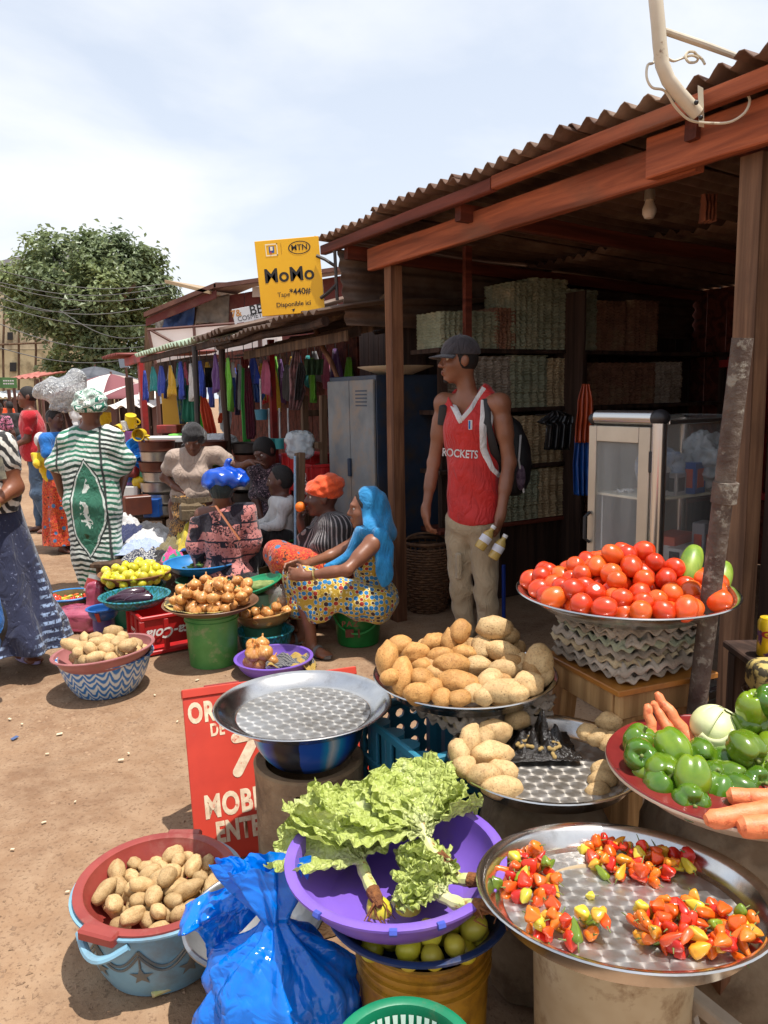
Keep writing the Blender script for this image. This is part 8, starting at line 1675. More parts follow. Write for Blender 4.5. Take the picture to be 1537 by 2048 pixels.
chilis(V((c.x,c.y-.03,.165)),26,R_*.72,.024,15,'small pepper in the old brown basin behind the blue bowl','peppers in the brown basin',None)
# purple bowl with big onions and a cloth
_,c,R_=mb_bowl('purple_bowl','purple bowl of large onions and a striped cloth on the dirt',548,1316,.075,158,.075,M_pu,.74)
for i,(px,py,r,rx) in enumerate(((508,1308,.052,.3),(530,1306,.05,-.4),(524,1286,.044,.2),(500,1324,.04,1.2),(520,1328,.043,.9),(545,1322,.042,-.6),(506,1290,.04,.5))):
 p=at(px,py,c.y+(.03 if i in (2,6) else -.03));p.z=max(p.z,.05);put('onion',ONI[i % 3],p,eul(rx,rx*.7,i),r,'large onion in the purple bowl on the dirt','onion','onions in the purple bowl')
M_stcl=pattern('grey_yellow_stripe_cloth',lambda nt,vec,x,y,z:mixc(nt,ramp(nt,N(nt,'ShaderNodeTexNoise',Vector=vec,Scale=9.0,Detail=1.0),[(.52,0.),(.54,1.)]),stripes(nt,math_(nt,'ADD',x,y),60.0,.6,vec,5.,.4,.5,S(52,54,60),S(112,110,108)),S(166,136,60)))
mb=MB();mb.grid(lambda u,v:((u-.5)*.26,(v-.5)*.2,.055+.03*fbm(u*4,v*4,3)+.022*abs(math.sin(u*11+v*5))-.05*max(0,u-.78)/.22),40,34);o=mb.build('striped_cloth',M_stcl,None,angle=None,solid=.003);o.location=V((c.x+.10,c.y-.02,.0));tag(o,'grey and yellow striped cloth crumpled over the purple bowl edge','cloth')
# left group: nested bowls, pepper bowl, tin, pink bag
_,c,R_=mb_bowl('purple_pail','small purple pail under the blue and red bowl',207,1228,.16,50,.16,plastic('violet_plastic',S(96,80,140),S(80,64,120)),.85,'pail')
_,c,R_=mb_bowl('striped_bowl','blue bowl with a red stripe on the purple pail',207,1218,.215,68,.06,plastic('royal_blue_plastic',S(40,98,168),S(32,84,150)),.7)
mb=MB();
for s_ in (-1,1):mb.grid(lambda u,v:((R_*.68+R_*.30*v+.0015*s_)*math.cos(-1.75+.28*u),(R_*.68+R_*.30*v+.0015*s_)*math.sin(-1.75+.28*u),-.004+.064*v),6,6)
o=mb.build('red_stripe',plastic('red_stripe_plastic',S(186,44,36),S(170,36,30)),bpy.data.objects[_.name],angle=None)
_,c,R_=mb_bowl('pepper_bowl','blue-rimmed olive bowl of red and yellow peppers behind the pink bag',140,1192,.16,100,.13,plastic('olive_plastic',S(120,112,78),S(100,94,62)),.72)
mb=MB();mb.lathe([(R_-.014,.126),(R_,.132),(R_+.004,.14),(R_-.004,.146),(R_-.018,.142)],40,closed=True);mb.build('rim',M_sky,_)
chilis(V((c.x,c.y,.118)),44,R_*.82,.027,25,'red or yellow pepper in the blue-rimmed olive bowl','peppers in the olive bowl',None,(3,3,3,4,1.5,3))
t=thing('tin_can','open dented tin measuring can tipped beside the peppers','can',V((0,0,0)));cT_=gnd(188,1168,.27);t.location=cT_-V((0,0,.07));t.rotation_euler=(math.radians(-22),math.radians(18),0);mb=MB();mb.lathe([(0,0),(.075,0),(.078,.12),(.08,.122),(.075,.12),(.072,.004),(0,.004)],28);mb.build('can',mat('tinplate',(.5,.47,.42),.35,.8,(.4,.36,.3),vs=8),t,angle=40);mb=MB();mb.lathe([(.0765,.02),(.0795,.02),(.0805,.09),(.078,.09)],28,closed=True);mb.build('label',M_redp,t)
M_pkf=mat('pink_film',S(150,62,84),.25,0,S(176,90,110),vs=7,coat=.4)
lumpy('pink_bag','crumpled dark pink plastic bag under the pepper bowl','plastic bag',gnd(168,1236,.07),(.17,.12,.075),M_pkf,.3,5.,(56,36),seed=8);lumpy('pink_bag','pink plastic bag standing up between the tin can and the blue bowl','plastic bag',gnd(190,1205,.16)+V((0,.03,0)),(.055,.05,.13),M_pkf,.35,6.,(40,28),seed=12)
lumpy('teal_wrapper','small teal plastic wrapper on the dirt left of the purple pail','wrapper',gnd(176,1254,.03),(.04,.03,.03),mat('teal_film',S(40,160,150),.3,0,S(30,100,180),vs=20),.35,8.,(24,16),seed=2)
# clothing heaps on the ground
def garment(label,px,py,Y,dims,m,seed,hgt=.06):
 c=at(px,py,Y);mb=MB()
 def fn(u,v):
  x,y=(u-.5)*2,(v-.5)*2;r=min(1,math.hypot(x,y));k=(1-r**2.2);z=hgt*k*(.7+.6*abs(fbm(x*2+seed,y*2,seed,3))*2)+.05*abs(fbm(x*5+seed,y*5,4,2))*k;a=math.atan2(y,x);q=1+.2*fbm(math.cos(a)*1.5+seed,math.sin(a)*1.5,seed)
  return V((x*dims[0]*q,y*dims[1]*q,z+.004))
 mb.grid(fn,36,30);o=mb.build('garment_heap',m,None,angle=None,solid=.006);o.location=V((c.x,c.y,max(0,c.z-hgt)));tag(o,label,'clothes','second-hand clothes laid out on the ground')
M_knit=pattern('navy_white_knit',lambda nt,vec,x,y,z:mixc(nt,ramp(nt,N(nt,'ShaderNodeTexNoise',Vector=vec,Scale=26.0,Detail=2.0,Distortion=2.0),[(.47,0.),(.5,1.),(.54,1.),(.57,0.)]),S(36,42,66),S(206,204,196)))
tb_=thing('clothes_table','low board platform under the second-hand clothes','table',at(322,1115,6.15).to_2d().to_3d())
for i in range(5):MB().box((0,-.38+i*.19,.26),(.8,.18,.03),None,.004).build('board',M_wood,tb_,smooth=False)
for x in (-.36,.36):
 for y in (-.35,.35):MB().box((x,y,.122),(.06,.06,.243),None,.004).build('leg',M_wood,tb_,smooth=False)
for lab,px,py,Y,dm,m,sd,h in (('dark navy cloth at the left end of the clothes heap',262,1050,6.35,(.2,.2),cloth('navy_cloth',S(44,52,92),S(34,40,76)),1,.12),('white garment with black grid lines on the clothes heap',300,1062,6.2,(.22,.18),M_whc,2,.10),('pale blue shirt folded on the clothes heap',285,1078,6.0,(.2,.16),cloth('pale_blue_shirt',S(166,180,212),S(150,164,198)),3,.10),('navy and white knitted garment at the front of the clothes heap',290,1100,5.85,(.24,.16),M_knit,4,.12),('olive trousers draped over the clothes heap',348,1078,6.0,(.2,.2),cloth('olive_trouser',S(118,106,74),S(100,90,60)),5,.12),('black garment beside the navy knit',330,1104,5.85,(.18,.14),M_blkc,6,.08),('pink and teal scarf on the clothes heap',345,1098,5.78,(.1,.1),pattern('pink_teal_print',lambda nt,vec,x,y,z:mixc(nt,ramp(nt,N(nt,'ShaderNodeTexNoise',Vector=vec,Scale=14.0,Detail=1.0),[(.48,0.),(.5,1.)]),S(200,70,130),S(40,150,120))),7,.10),('grey cardigan at the back of the clothes heap',300,1046,6.45,(.22,.16),cloth('grey_knit',S(70,70,74),S(56,56,60)),8,.12),('yellow and blue print cloth heaped behind the seated woman',385,1040,6.0,(.16,.16),pattern('yellow_blue_print',lambda nt,vec,x,y,z:mixc(nt,ramp(nt,N(nt,'ShaderNodeTexVoronoi',Vector=vec,Scale=12.0).outputs['Distance'],[(.4,0.),(.45,1.)]),S(40,90,160),S(200,180,60))),9,.22),('white rag lying left of the navy cloth',255,1030,6.5,(.12,.1),M_whc,10,.12)):garment(lab,px,py,Y,dm,m,sd,h)
# ================================================================ foreground: blue bag, grey bowl, bottom basket, right edge
cB=gnd(515,1835,.25)
bowl('grey_metal_bowl','dented grey metal bowl behind the big blue plastic bag','bowl',V((cB.x,cB.y,.185)),bprof(.11,.16,.07,.012,.003),M_dull,(math.radians(4),math.radians(-4),0))
mb=MB();mb.lathe([(.12,0),(.125,.18),(0,.18)],24);o=mb.build('clay_block',M_clay);o.location=V((cB.x,cB.y+.02,0));tag(o,'rough brown block under the grey metal bowl','block')
m,nt,b=newmat('blue_plastic_film');MATS['bluefilm']=m;t_=N(nt,'ShaderNodeTexCoord');n1=N(nt,'ShaderNodeTexNoise',Vector=t_.outputs['Object'],Scale=6.0,Detail=3.0,Roughness=.5,Distortion=.8);v1=N(nt,'ShaderNodeTexVoronoi',{'feature':'DISTANCE_TO_EDGE'},Vector=N(nt,'ShaderNodeVectorMath',{'operation':'ADD'},i0=t_.outputs['Object'],i1=n1.outputs['Color']),Scale=6.0)
hgt=math_(nt,'ADD',math_(nt,'MULTIPLY',math_(nt,'ABSOLUTE',math_(nt,'SUBTRACT',n1,.5)),1.4),math_(nt,'MULTIPLY',v1.outputs['Distance'],.35));bp=N(nt,'ShaderNodeBump',Height=hgt,Strength=.6,Distance=.03);nt.links.new(bp.outputs[0],b.inputs['Normal'])
setin(nt,b,'Base Color',S(0,120,226));setin(nt,b,'Roughness',.17);setin(nt,b,'Specular IOR Level',.75);tr=N(nt,'ShaderNodeBsdfTranslucent',Color=(*S(10,110,220),1));mx=N(nt,'ShaderNodeMixShader',i0=.2);nt.links.new(b.outputs[0],mx.inputs[1]);nt.links.new(tr.outputs[0],mx.inputs[2]);nt.links.new(mx.outputs[0],[x for x in nt.nodes if x.type=='OUTPUT_MATERIAL'][0].inputs[0])
def ridg(x,y,z,o=3):return sum(.5**i*abs(mnoise.noise(V((x*2**i,y*2**i,z*2**i+i*7)))) for i in range(o))
bag=thing('blue_plastic_bag','big shiny blue plastic bag tied at the neck in the foreground','plastic bag',V((at(563,1950,1.47).x,1.47,0)))
prof_=[(.0,.01),(.10,.0),(.145,.02),(.162,.07),(.17,.13),(.172,.20),(.165,.27),(.14,.325),(.09,.375),(.042,.415),(.024,.44),(.03,.455),(.045,.48),(.062,.51),(.075,.54),(.082,.565)]
def bfn(u,v):
 x=v*(len(prof_)-1);i=min(int(x),len(prof_)-2);f=x-i;r=prof_[i][0]*(1-f)+prof_[i+1][0]*f;z=prof_[i][1]*(1-f)+prof_[i+1][1]*f;th=2*math.pi*u;cs,sn=math.cos(th),math.sin(th)
 pl_=max(0,min(1,(z-.27)/.15)) if z<.44 else 1.0;k=(ridg(cs*1.1,sn*1.1,z*4.5,3)-.40)*.34*(1-.5*pl_)+pl_*.22*math.sin(8*th+4*fbm(cs,sn,z*3))
 fl=1.0 if z<.44 else 1-.55*min(1,(z-.44)/.08);r2=r*(1+k);tx=-.035*max(0,(z-.40))/.16;zz=z+(.03*fbm(cs*3,sn*3,5)*max(0,(z-.5)/.06) if z>.5 else 0)+(.02*(ridg(cs*2,sn*2,z*5)-.4) if .05<z<.4 else 0)
 return V((r2*cs*(1.0 if z<.44 else 1.1)+tx,r2*sn*.82*fl+(.03*max(0,z-.4)/.16),max(zz,.004)*.93))
mb=MB();mb.grid(bfn,150,130,closeu=True);mb.build('bag',MATS['bluefilm'],bag,angle=None)
flap0=at(440,1830,1.56)
def ffn(u,v):
 a=at(530,1790,1.50);b_=at(385,1835,1.58);w=.018+.075*u**.7;d=(b_-a);sd=V((.25,.35,-.9)).normalized();p=a+d*u+sd*(v-.42)*2*w;k=(ridg(u*2.2,v*1.8,2.2,3)-.4)*.10*(.3+u);return p+V((-.1,-.9,.35))*k+V((0,.02*math.sin(v*9+u*3),-.03*u*u))-bag.location
mb=MB();mb.grid(ffn,60,44);mb.build('loose_corner',MATS['bluefilm'],bag,angle=None)
_,c,R_=mb_bowl('green_striped_bowl','green bowl with white flame stripes at the bottom edge',810,2118,.45,300,.12,plastic('emerald_plastic',S(16,122,84),S(12,104,70)),.7)
M_wst=mat('pale_stripe',S(196,214,200),.4)
for k in range(44):
 a=2*math.pi*k/44;R0=R_-.016;mb=MB()
 for s_,off in ((1,.0012),(-1,-.0058)):
  pts=[]
  for (da,zz,) in ((0,.02),(.045,.112),(-.045,.112)):
   kk=zz/.12;r=R0*(.7+.3*kk**.8)+.008*math.sin(math.pi*kk)+off;pts.append((r*math.cos(a+da),r*math.sin(a+da),zz))
  mb.add(pts,[(0,1,2) if s_>0 else (0,2,1)])
 mb.build('flame_stripe',M_wst,_,smooth=False)
mb=MB();mb.lathe([(0,0),(.09,0),(.085,.325),(0,.325)],20);o=mb.build('basin_stand',M_clay);o.location=V((c.x,c.y,0));tag(o,'brown block under the green striped bowl at the bottom edge','block')
# white lattice crate at the lower right
lc=thing('lattice_crate','dusty white plastic lattice crate at the lower right corner','crate',gnd(1560,2010,.30));lc.location.z=0;lc.rotation_euler=(0,0,math.radians(28));M_lat=mat('dusty_white_plastic',S(176,164,148),.6,0,S(150,136,118),vs=8,dirt=S(110,96,80),ds=6)
for (c_,ex_,ey_,nx_) in ((V((0,-.17,.2)),V((1,0,0)),V((0,0,1)),7),(V((-.22,0,.2)),V((0,-1,0)),V((0,0,1)),5),(V((0,.17,.2)),V((-1,0,0)),V((0,0,1)),7)):
 mb=MB();holed(mb,c_,ex_,ey_,nx_,6,.06,.022,.012);mb.build('lattice_side',M_lat,lc,smooth=False)
for z in (.02,.39):
 for y in (-.17,.17):MB().box((0,y,z),(.46,.03,.03),None,.004).build('rail',M_lat,lc,smooth=False)
 MB().box((-.22,0,z),(.03,.31,.03),None,.004).build('rail',M_lat,lc,smooth=False)
wb2=post('wood_stake',gnd(1425,2040,0.0)+V((0,.0,0)),gnd(1432,1900,.42),.05,.03,M_woodb,None);tag(wb2,'reddish timber stake between the white bucket and the lattice crate','stake')
# rusty pole
rp=thing('rusty_pole','rusty steel pipe leaning in front of the tomato tray','pole',V((*at(1345,1800,1.98).to_2d(),0)));M_rp=mat('flaked_rust_pipe',S(104,92,82),.8,.3,S(78,62,54),vs=18,bump=.9,bs=55,dirt=S(140,134,122),ds=24,dlo=.55,dhi=.62)
pa,pb_=at(1396,1400,1.94),at(1486,676,1.88);dv=(pb_-pa).normalized();p0=pa-dv*(pa.z/dv.z);mb=MB();mb.tube([p0.lerp(pb_,k/24)-rp.location for k in range(25)],.0245,18);mb.build('pipe',M_rp,rp)
pc=at(1450,985,1.905);mb=MB();mb.tube([pc-dv*.028-rp.location,pc-dv*.026-rp.location,pc+dv*.026-rp.location,pc+dv*.028-rp.location],[.026,.031,.031,.026],18);mb.build('coupling',M_rp,rp);rp.location=rp.location
# right edge: can and patterned bundle
tE=at(1545,1375,2.0);tray('small steel tray cut by the right edge under a patterned bundle',tE-V((0,0,.03)),.075,.02,.8,mats=(M_steel,M_trayB));lumpy('wrapped_bundle','yellow and black patterned bundle at the right edge','bundle',tE+V((.0,0,.03)),(.06,.05,.045),M_ytr,.15,5.,(36,24),seed=4)
cn0=at(1535,1312,2.08);cn1=thing('drink_can','yellow and purple drink can at the right frame edge','can',cn0);mb=MB();mb.lathe([(0,0),(.024,0),(.029,.006),(.029,.10),(.025,.108),(.024,.112),(.022,.108),(0,.107)],28);mb.build('body',mat('can_paint',S(206,172,30),.3,.3,S(90,50,100),vs=14,vlo=.5,vhi=.54),cn1,angle=40)
bvc=BVHTree.FromPolygons([tuple(v.co) for v in cn1.children[0].data.vertices],[tuple(p.vertices) for p in cn1.children[0].data.polygons]);lettering('lettering','GU',.026,M_redp,cn1,(-.008,-.2,.068),Matrix.Rotation(math.radians(90),3,'X'),off=.001,wrap=(bvc,(0,1,0),.001))
sb=thing('timber_shelf','dark timber shelf at the right edge carrying the drink can','shelf',V((cn0.x+.12,cn0.y,0)));MB().box((0,0,cn0.z-.012),(.36,.3,.022),None,.004).build('board',M_dark,sb,smooth=False)
for x in (-.15,.15):MB().box((x,.1,(cn0.z-.024)/2),(.05,.05,cn0.z-.026),None,.004).build('leg',M_dark,sb,smooth=False)
# ================================================================ shop interior: glass cabinet, basket, hanging things
gc=thing('glass_cabinet','aluminium and glass display cabinet behind the tomatoes','cabinet',sh(1.9,.3,0));M_al=mat('anodised_aluminium',(.58,.53,.44),.38,.75,(.5,.45,.37),vs=4);M_alu=mat('round_aluminium_profile',(.62,.61,.59),.22,.95);M_blc=mat('black_corner_cap',S(34,33,36),.45)
m,nt,b=newmat('cabinet_glass');setin(nt,b,'Base Color',(.72,.74,.72));setin(nt,b,'Roughness',.06);setin(nt,b,'Alpha',math_(nt,'MULTIPLY_ADD',N(nt,'ShaderNodeTexNoise',Scale=3.0,Detail=5.0),.16,.06));MATS['glass']=m
u0,u1,n0_,n1_,zt2=1.685,2.09,.02,.66,1.40
def cb(nm,ua,ub,na,nb,za,zb_,mm,ch=.003):return shbox(nm,ua,ub,na,nb,za,zb_,mm,gc,ch)
for ua,ub in ((u0,u0+.045),(u1-.115,u1-.055)):cb('door_stile',ua,ub,n0_,n0_+.025,.05,zt2-.06,M_al)
for za in (zt2-.13,.05):cb('door_rail',u0+.047,u1-.117,n0_,n0_+.025,za,za+.07,M_al)
cb('door_glass',u0+.045,u1-.115,n0_+.010,n0_+.014,.12,zt2-.13,MATS['glass'],0);cb('hinge',u1-.054,u1-.04,n0_-.006,n0_+.02,1.15,1.24,M_blc);cb('base_panel',u0,u1,n0_+.03,n1_,.03,.06,M_al)
for (u_,n_) in ((u1-.025,n0_+.025),(u1-.025,n1_),(u0+.01,n1_)):mb=MB();p=sh(u_,n_,0)-gc.location;mb.tube([p+V((0,0,.02)),p+V((0,0,zt2-.04))],.032,16);mb.build('corner_profile',M_alu,gc)
p=sh(u1-.025,n0_+.025,zt2-.02)-gc.location;mb=MB();mb.ball(p,(.042,.042,.036),14,10);mb.build('corner_cap',M_blc,gc);p=sh(u0+.01,n0_+.025,zt2-.03)-gc.location;mb=MB();mb.ball(p,(.03,.03,.028),12,8);mb.build('corner_cap',M_blc,gc)
mb=MB();mb.tube([sh(u0+.03,n0_+.025,zt2-.022)-gc.location,sh(u1-.05,n0_+.025,zt2-.022)-gc.location],.033,14);mb.build('top_profile',M_alu,gc)
cb('side_glass',u1-.028,u1-.022,n0_+.07,n1_-.03,.08,zt2-.03,MATS['glass'],0);cb('top_glass',u0,u1,n0_+.04,n1_,zt2-.03,zt2-.024,MATS['glass'],0);cb('back_panel',u0,u0+.012,n0_+.03,n1_,.06,zt2-.03,M_al)
for z in (1.02,.62):cb('shelf',u0+.02,u1-.06,n0_+.035,n1_-.03,z,z+.012,mat('cream_shelf',S(206,196,170),.5),.002)
mb=MB();mb.tube([sh(u0+.02,n0_-.004,.80+.0)-gc.location,sh(u0+.02,n0_-.035,.82)-gc.location,sh(u0+.02,n0_-.035,.92)-gc.location,sh(u0+.02,n0_-.004,.94)-gc.location],.008,8);mb.build('handle',M_blc,gc);mb=MB();mb.tube([sh(u0+.022,n0_-.006,.73)-gc.location,sh(u0+.022,n0_+.005,.73)-gc.location],.013,14);mb.build('lock',M_steel,gc)
M_fog=mat('cloudy_film',S(220,226,226),.2,0,S(176,190,200),vs=7,coat=.5,alpha=.6,bump=1.0,bs=14);M_fogb=mat('blue_cloudy_film',S(110,150,200),.2,0,S(206,216,226),vs=8,coat=.5,alpha=.75,bump=1.0,bs=14)
lumpy('clear_bag','cloudy plastic bag of blue things on the cabinet shelf behind the door','plastic bag',sh(1.90,.25,1.14),(.09,.10,.085),M_fogb,.55,7.,(60,44),seed=3,power=.8);lumpy('clear_bag','bulging clear bag behind the right glass of the cabinet','plastic bag',sh(1.96,.48,1.17),(.08,.12,.12),M_fog,.55,7.,(60,44),seed=7,power=.8)
def smallbox(label,u,n,z,s,m,m2=None):t=thing('goods_box',label,'box',sh(u,n,z));t.rotation_euler=(0,0,rotz_of(UU)+.2);MB().box((0,0,s[2]/2),s,None,.003).build('carton',m,t,smooth=False);MB().box((0,-s[1]/2-.001,s[2]*.5),(s[0]*.6,.002,s[2]*.6)).build('label',m2 or M_blc,t,smooth=False);MB().box((s[0]/2+.001,0,s[2]*.5),(.002,s[1]*.6,s[2]*.6)).build('label',m2 or M_blc,t,smooth=False)
M_wbx=mat('white_carton',S(206,204,200),.5);M_obx=mat('orange_carton',S(196,78,48),.5)
smallbox('white blister pack with a dark gadget against the cabinet side glass',1.99,.16,1.032,(.03,.12,.13),M_wbx);smallbox('orange and white gadget carton low in the cabinet',1.96,.2,.632,(.12,.18,.09),M_obx,M_wbx);smallbox('second orange carton above the lower shelf of the cabinet',1.90,.36,.632,(.12,.2,.2),M_obx,M_wbx);smallbox('white carton at the back of the lower cabinet shelf',1.95,.5,.632,(.1,.12,.1),M_wbx)
t=bowl('purple_coil','coil of purple cable in the cabinet beside the orange carton','cable',sh(1.97,.34,.633),[(.06,0),(.085,0),(.09,.02),(.085,.045),(.06,.045),(.055,.02)],mat('purple_cable',S(74,50,116),.4));t=bowl('purple_coil','smaller purple cable coil behind the cabinet door','cable',sh(1.85,.12,.633),[(.05,0),(.07,0),(.075,.02),(.07,.04),(.05,.04),(.045,.02)],MATS['purple_cable'])
mb=MB();mb.tube([sh(1.80+.03*math.sin(k*.9),.1+.004*k,1.036+.005*(k % 3)) for k in range(20)]+[sh(1.73,.07,1.02-.05*k) for k in range(6)],.0035,5);o=mb.build('white_cable',M_wbx);tag(o,'thin white charger cable hanging from the cabinet shelf','cable')
# woven basket
bk_=thing('woven_basket','tall woven cane basket behind the left leg of the man','basket',V((*at(855,1225,5.25).to_2d(),0)));M_cane=mat('cane',S(122,88,60),.85,0,S(84,58,40),vs=30)
def brad(z):return .125+.05*math.sin(math.pi*min(1,z/.5)*.8)
for i in range(26):
 z=.01+i*.0175;mb=MB();n=48;mb.tube([V(((brad(z)+.006*math.cos(12*a+math.pi*(i % 2)))*math.cos(a),(brad(z)+.006*math.cos(12*a+math.pi*(i % 2)))*math.sin(a),z+.003*mnoise.noise(V((a,i,0))))) for a in [2*math.pi*k/n for k in range(n+1)]],.0085,5,cap=False);mb.build('weave',M_cane,bk_)
for k in range(24):a=2*math.pi*k/24;mb=MB();mb.tube([V((brad(z)*math.cos(a),brad(z)*math.sin(a),z)) for z in [.49*q/8 for q in range(9)]],.005,5);mb.build('stake',M_cane,bk_)
mb=MB();mb.tube([V((brad(.48)*math.cos(a),brad(.48)*math.sin(a),.485)) for a in [2*math.pi*k/40 for k in range(41)]],.014,6);mb.build('rim',M_cane,bk_);mb=MB();mb.tube([V((.15*math.cos(a),0.02,.47+.07*math.sin(a))) for a in [math.pi*k/16 for k in range(17)]],.010,6);mb.build('handle',M_cane,bk_)
# hanging garments by the egg shelf
def hang(name,label,cat,pts,Y,m,amp=.02,seed=0.0,nu=26,nv=30,th=.004,dy=0.0,fr=9):
 """cloth hanging: list of (y_px, left_px, right_px) rows at depth Y"""
 t=thing(name,label,cat,at((pts[0][1]+pts[0][2])/2,pts[0][0],Y));mb=MB()
 def fn(u,v):
  x=v*(len(pts)-1);i=min(int(x),len(pts)-2);f=x-i;a,b=pts[i],pts[i+1];y=a[0]*(1-f)+b[0]*f;l=a[1]*(1-f)+b[1]*f;r=a[2]*(1-f)+b[2]*f;p=at(l+(r-l)*u,y,Y);return p+V((0,-amp*(.3+v)*(math.sin(u*fr*math.pi*.8+seed+1.5*v)+.8*fbm(u*4+seed,v*3,seed))+dy*v,0))-t.location
 mb.grid(fn,nu,nv);mb.build('cloth',m,t,angle=None,solid=th);return t
M_or=mat('orange_raincoat',S(196,84,40),.4,0,S(170,66,30),vs=6,coat=.2);M_bu=mat('blue_raincoat',S(26,84,160),.35,0,S(20,66,136),vs=6,coat=.2);M_bk=mat('black_shiny_bag',S(22,21,23),.2,0,S(34,32,34),vs=9)
hang('orange_raincoat','orange plastic garment hanging on the egg shelf post','garment',[(768,1164,1180),(800,1155,1188),(840,1152,1188),(885,1150,1184)],4.9,M_or,.03,1.);hang('blue_raincoat','blue plastic garment hanging below the orange one','garment',[(874,1150,1182),(930,1146,1184),(990,1150,1180)],4.92,M_bu,.03,2.);hang('black_bag','small shiny black garment bag hanging before the egg trays','bag',[(821,1108,1118),(832,1092,1146),(845,1074,1146),(850,1094,1142),(900,1090,1138)],5.25,M_bk,.025,3.)
mb=MB();mb.tube([sh(-.02,1.2,1.33),sh(-.02,1.66,1.34)],.006,5);o=mb.build('hanging_wire',M_wire);tag(o,'wire under the egg shelf holding the black bag','wire')
for i,(n_,z_,s_,m_,lab) in enumerate(((.12,1.032,(.03,.10,.18),M_wbx,'tall white packet against the side glass of the cabinet'),(.24,1.032,(.05,.09,.1),mat('silver_pack',(.6,.6,.6),.3,.6),'silver packet on the upper cabinet shelf'),(.36,1.032,(.06,.1,.14),M_bu,'blue packet on the upper cabinet shelf'),(.52,1.032,(.06,.1,.2),M_wbx,'white carton at the far end of the upper cabinet shelf'),(.10,.632,(.05,.1,.14),M_bu,'blue carton low behind the cabinet side glass'),(.29,.722,(.08,.12,.07),M_wbx,'white carton on top of the orange carton in the cabinet'),(.44,.632,(.06,.1,.26),mat('grey_pack',S(150,150,156),.5),'grey upright packet on the lower cabinet shelf'))):smallbox(lab,2.0,n_,z_,s_,m_,M_blc if i % 2 else M_obx)
cb('side_rail',u1-.045,u1-.005,n0_+.06,n1_-.03,zt2-.05,zt2-.03,M_alu);cb('side_rail',u1-.045,u1-.005,n0_+.06,n1_-.03,.06,.10,M_alu)
# red plastic chair stack/frame at the back right
rc=thing('red_shutter','dark red slatted frame standing at the back right of the shop','frame',sh(.3,3.25,0));
for i in range(5):post('slat',sh(.1+i*.16,3.22,.6),sh(.1+i*.16,3.22,1.75),.05,.03,M_redp,rc)
for z in (.62,1.7):beam('rail',sh(.02,3.19,z),sh(.86,3.19,z),.03,.06,M_redp,rc)
for x in (.05,.82):post('leg',sh(x,3.22,0),sh(x,3.22,.6),.05,.03,M_redp,rc)
# broom with blue handle, bulb, satellite bracket
mb=MB();mb.tube([at(1008,1130,4.75),V((*at(1008,1270,4.75).to_2d(),.02))],.012,8);o=mb.build('blue_stick',mat('blue_stick_paint',S(24,60,150),.4));tag(o,'blue stick standing behind the man\'s leg','stick')
bu=thing('light_bulb','bare unlit bulb hanging from the shop roof','bulb',at(1299,420,3.6));mb=MB();mb.lathe([(0,-.04),(.02,-.035),(.03,-.015),(.03,.005),(.02,.03),(.018,.04)],16);mb.build('globe',mat('dusty_bulb',S(190,176,160),.4),bu);mb=MB();mb.lathe([(.02,.04),(.024,.042),(.022,.085),(0,.088)],14);mb.build('socket',M_al,bu);mb=MB();mb.tube([(0,0,.085),(.005,.01,2.44-bu.location.z)],.004,5);mb.build('cord',M_blc,bu)
hang('orange_rag','small orange rag hanging under the shop roof by the bulb','rag',[(388,1404,1434),(410,1406,1430),(445,1402,1428)],3.7,mat('rag_orange',S(150,92,66),.9,0,S(120,70,50),vs=9),.03,4.)
sa=thing('dish_arm','bent white steel dish arm bolted to the shop eave','bracket',at(1400,235,2.72));M_wh=mat('chipped_white_paint',S(206,196,176),.45,0,S(190,178,154),vs=6,dirt=S(120,96,74),ds=14,dlo=.62,dhi=.68);jj=lambda px,py,Y=2.70:at(px,py,Y)-sa.location
mb=MB();mb.tube([jj(1308,-60),jj(1312,0),jj(1317,50),jj(1320,90),jj(1325,130),jj(1337,160),jj(1358,187,2.72),jj(1395,228,2.74)],.0225,16);mb.build('arm',M_wh,sa);mb=MB();mb.tube([jj(1328,62),jj(1405,88,2.78),jj(1470,112,2.9),jj(1540,140,3.1)],[.011,.012,.011,.011],10);mb.build('strut',M_wh,sa)
mb=MB();mb.add([jj(1396,170,2.76),jj(1407,176,2.74),jj(1409,245,2.73),jj(1398,243,2.75)]+[p+V((.02,.05,0)) for p in (jj(1396,170,2.76),jj(1407,176,2.74),jj(1409,245,2.73),jj(1398,243,2.75))],[(0,1,2,3),(7,6,5,4),(0,4,5,1),(1,5,6,2),(2,6,7,3),(3,7,4,0)]);mb.build('plate',M_wh,sa,smooth=False);
for q_ in (jj(1393,205,2.70),jj(1402,235,2.71)):mb=MB();mb.ball(q_,.008,8,6);mb.build('bolt',M_blc,sa)
cbl=MB();cbl.tube(smooth_pts([at(x,y,2.72+.02*math.sin(i)) for i,(x,y) in enumerate(((1303,-20),(1306,60),(1310,120),(1296,130),(1294,155),(1305,175),(1330,182),(1352,215),(1380,240),(1420,246),(1460,244),(1490,225),(1500,200),(1490,183)))]),.0045,6);o=cbl.build('antenna_cable',M_wh);tag(o,'thin white cable looping round the dish arm','cable')
cbl=MB();cbl.tube(smooth_pts([at(x,y,2.8+.01*(i % 3)) for i,(x,y) in enumerate(((1335,116),(1348,122),(1366,116),(1384,111),(1396,116),(1392,124),(1378,124),(1371,112),(1378,104),(1388,104),(1394,110),(1404,118),(1410,128)))]),.0045,6);o=cbl.build('antenna_cable',M_wh);tag(o,'white cable curled in loops above the eave','cable')
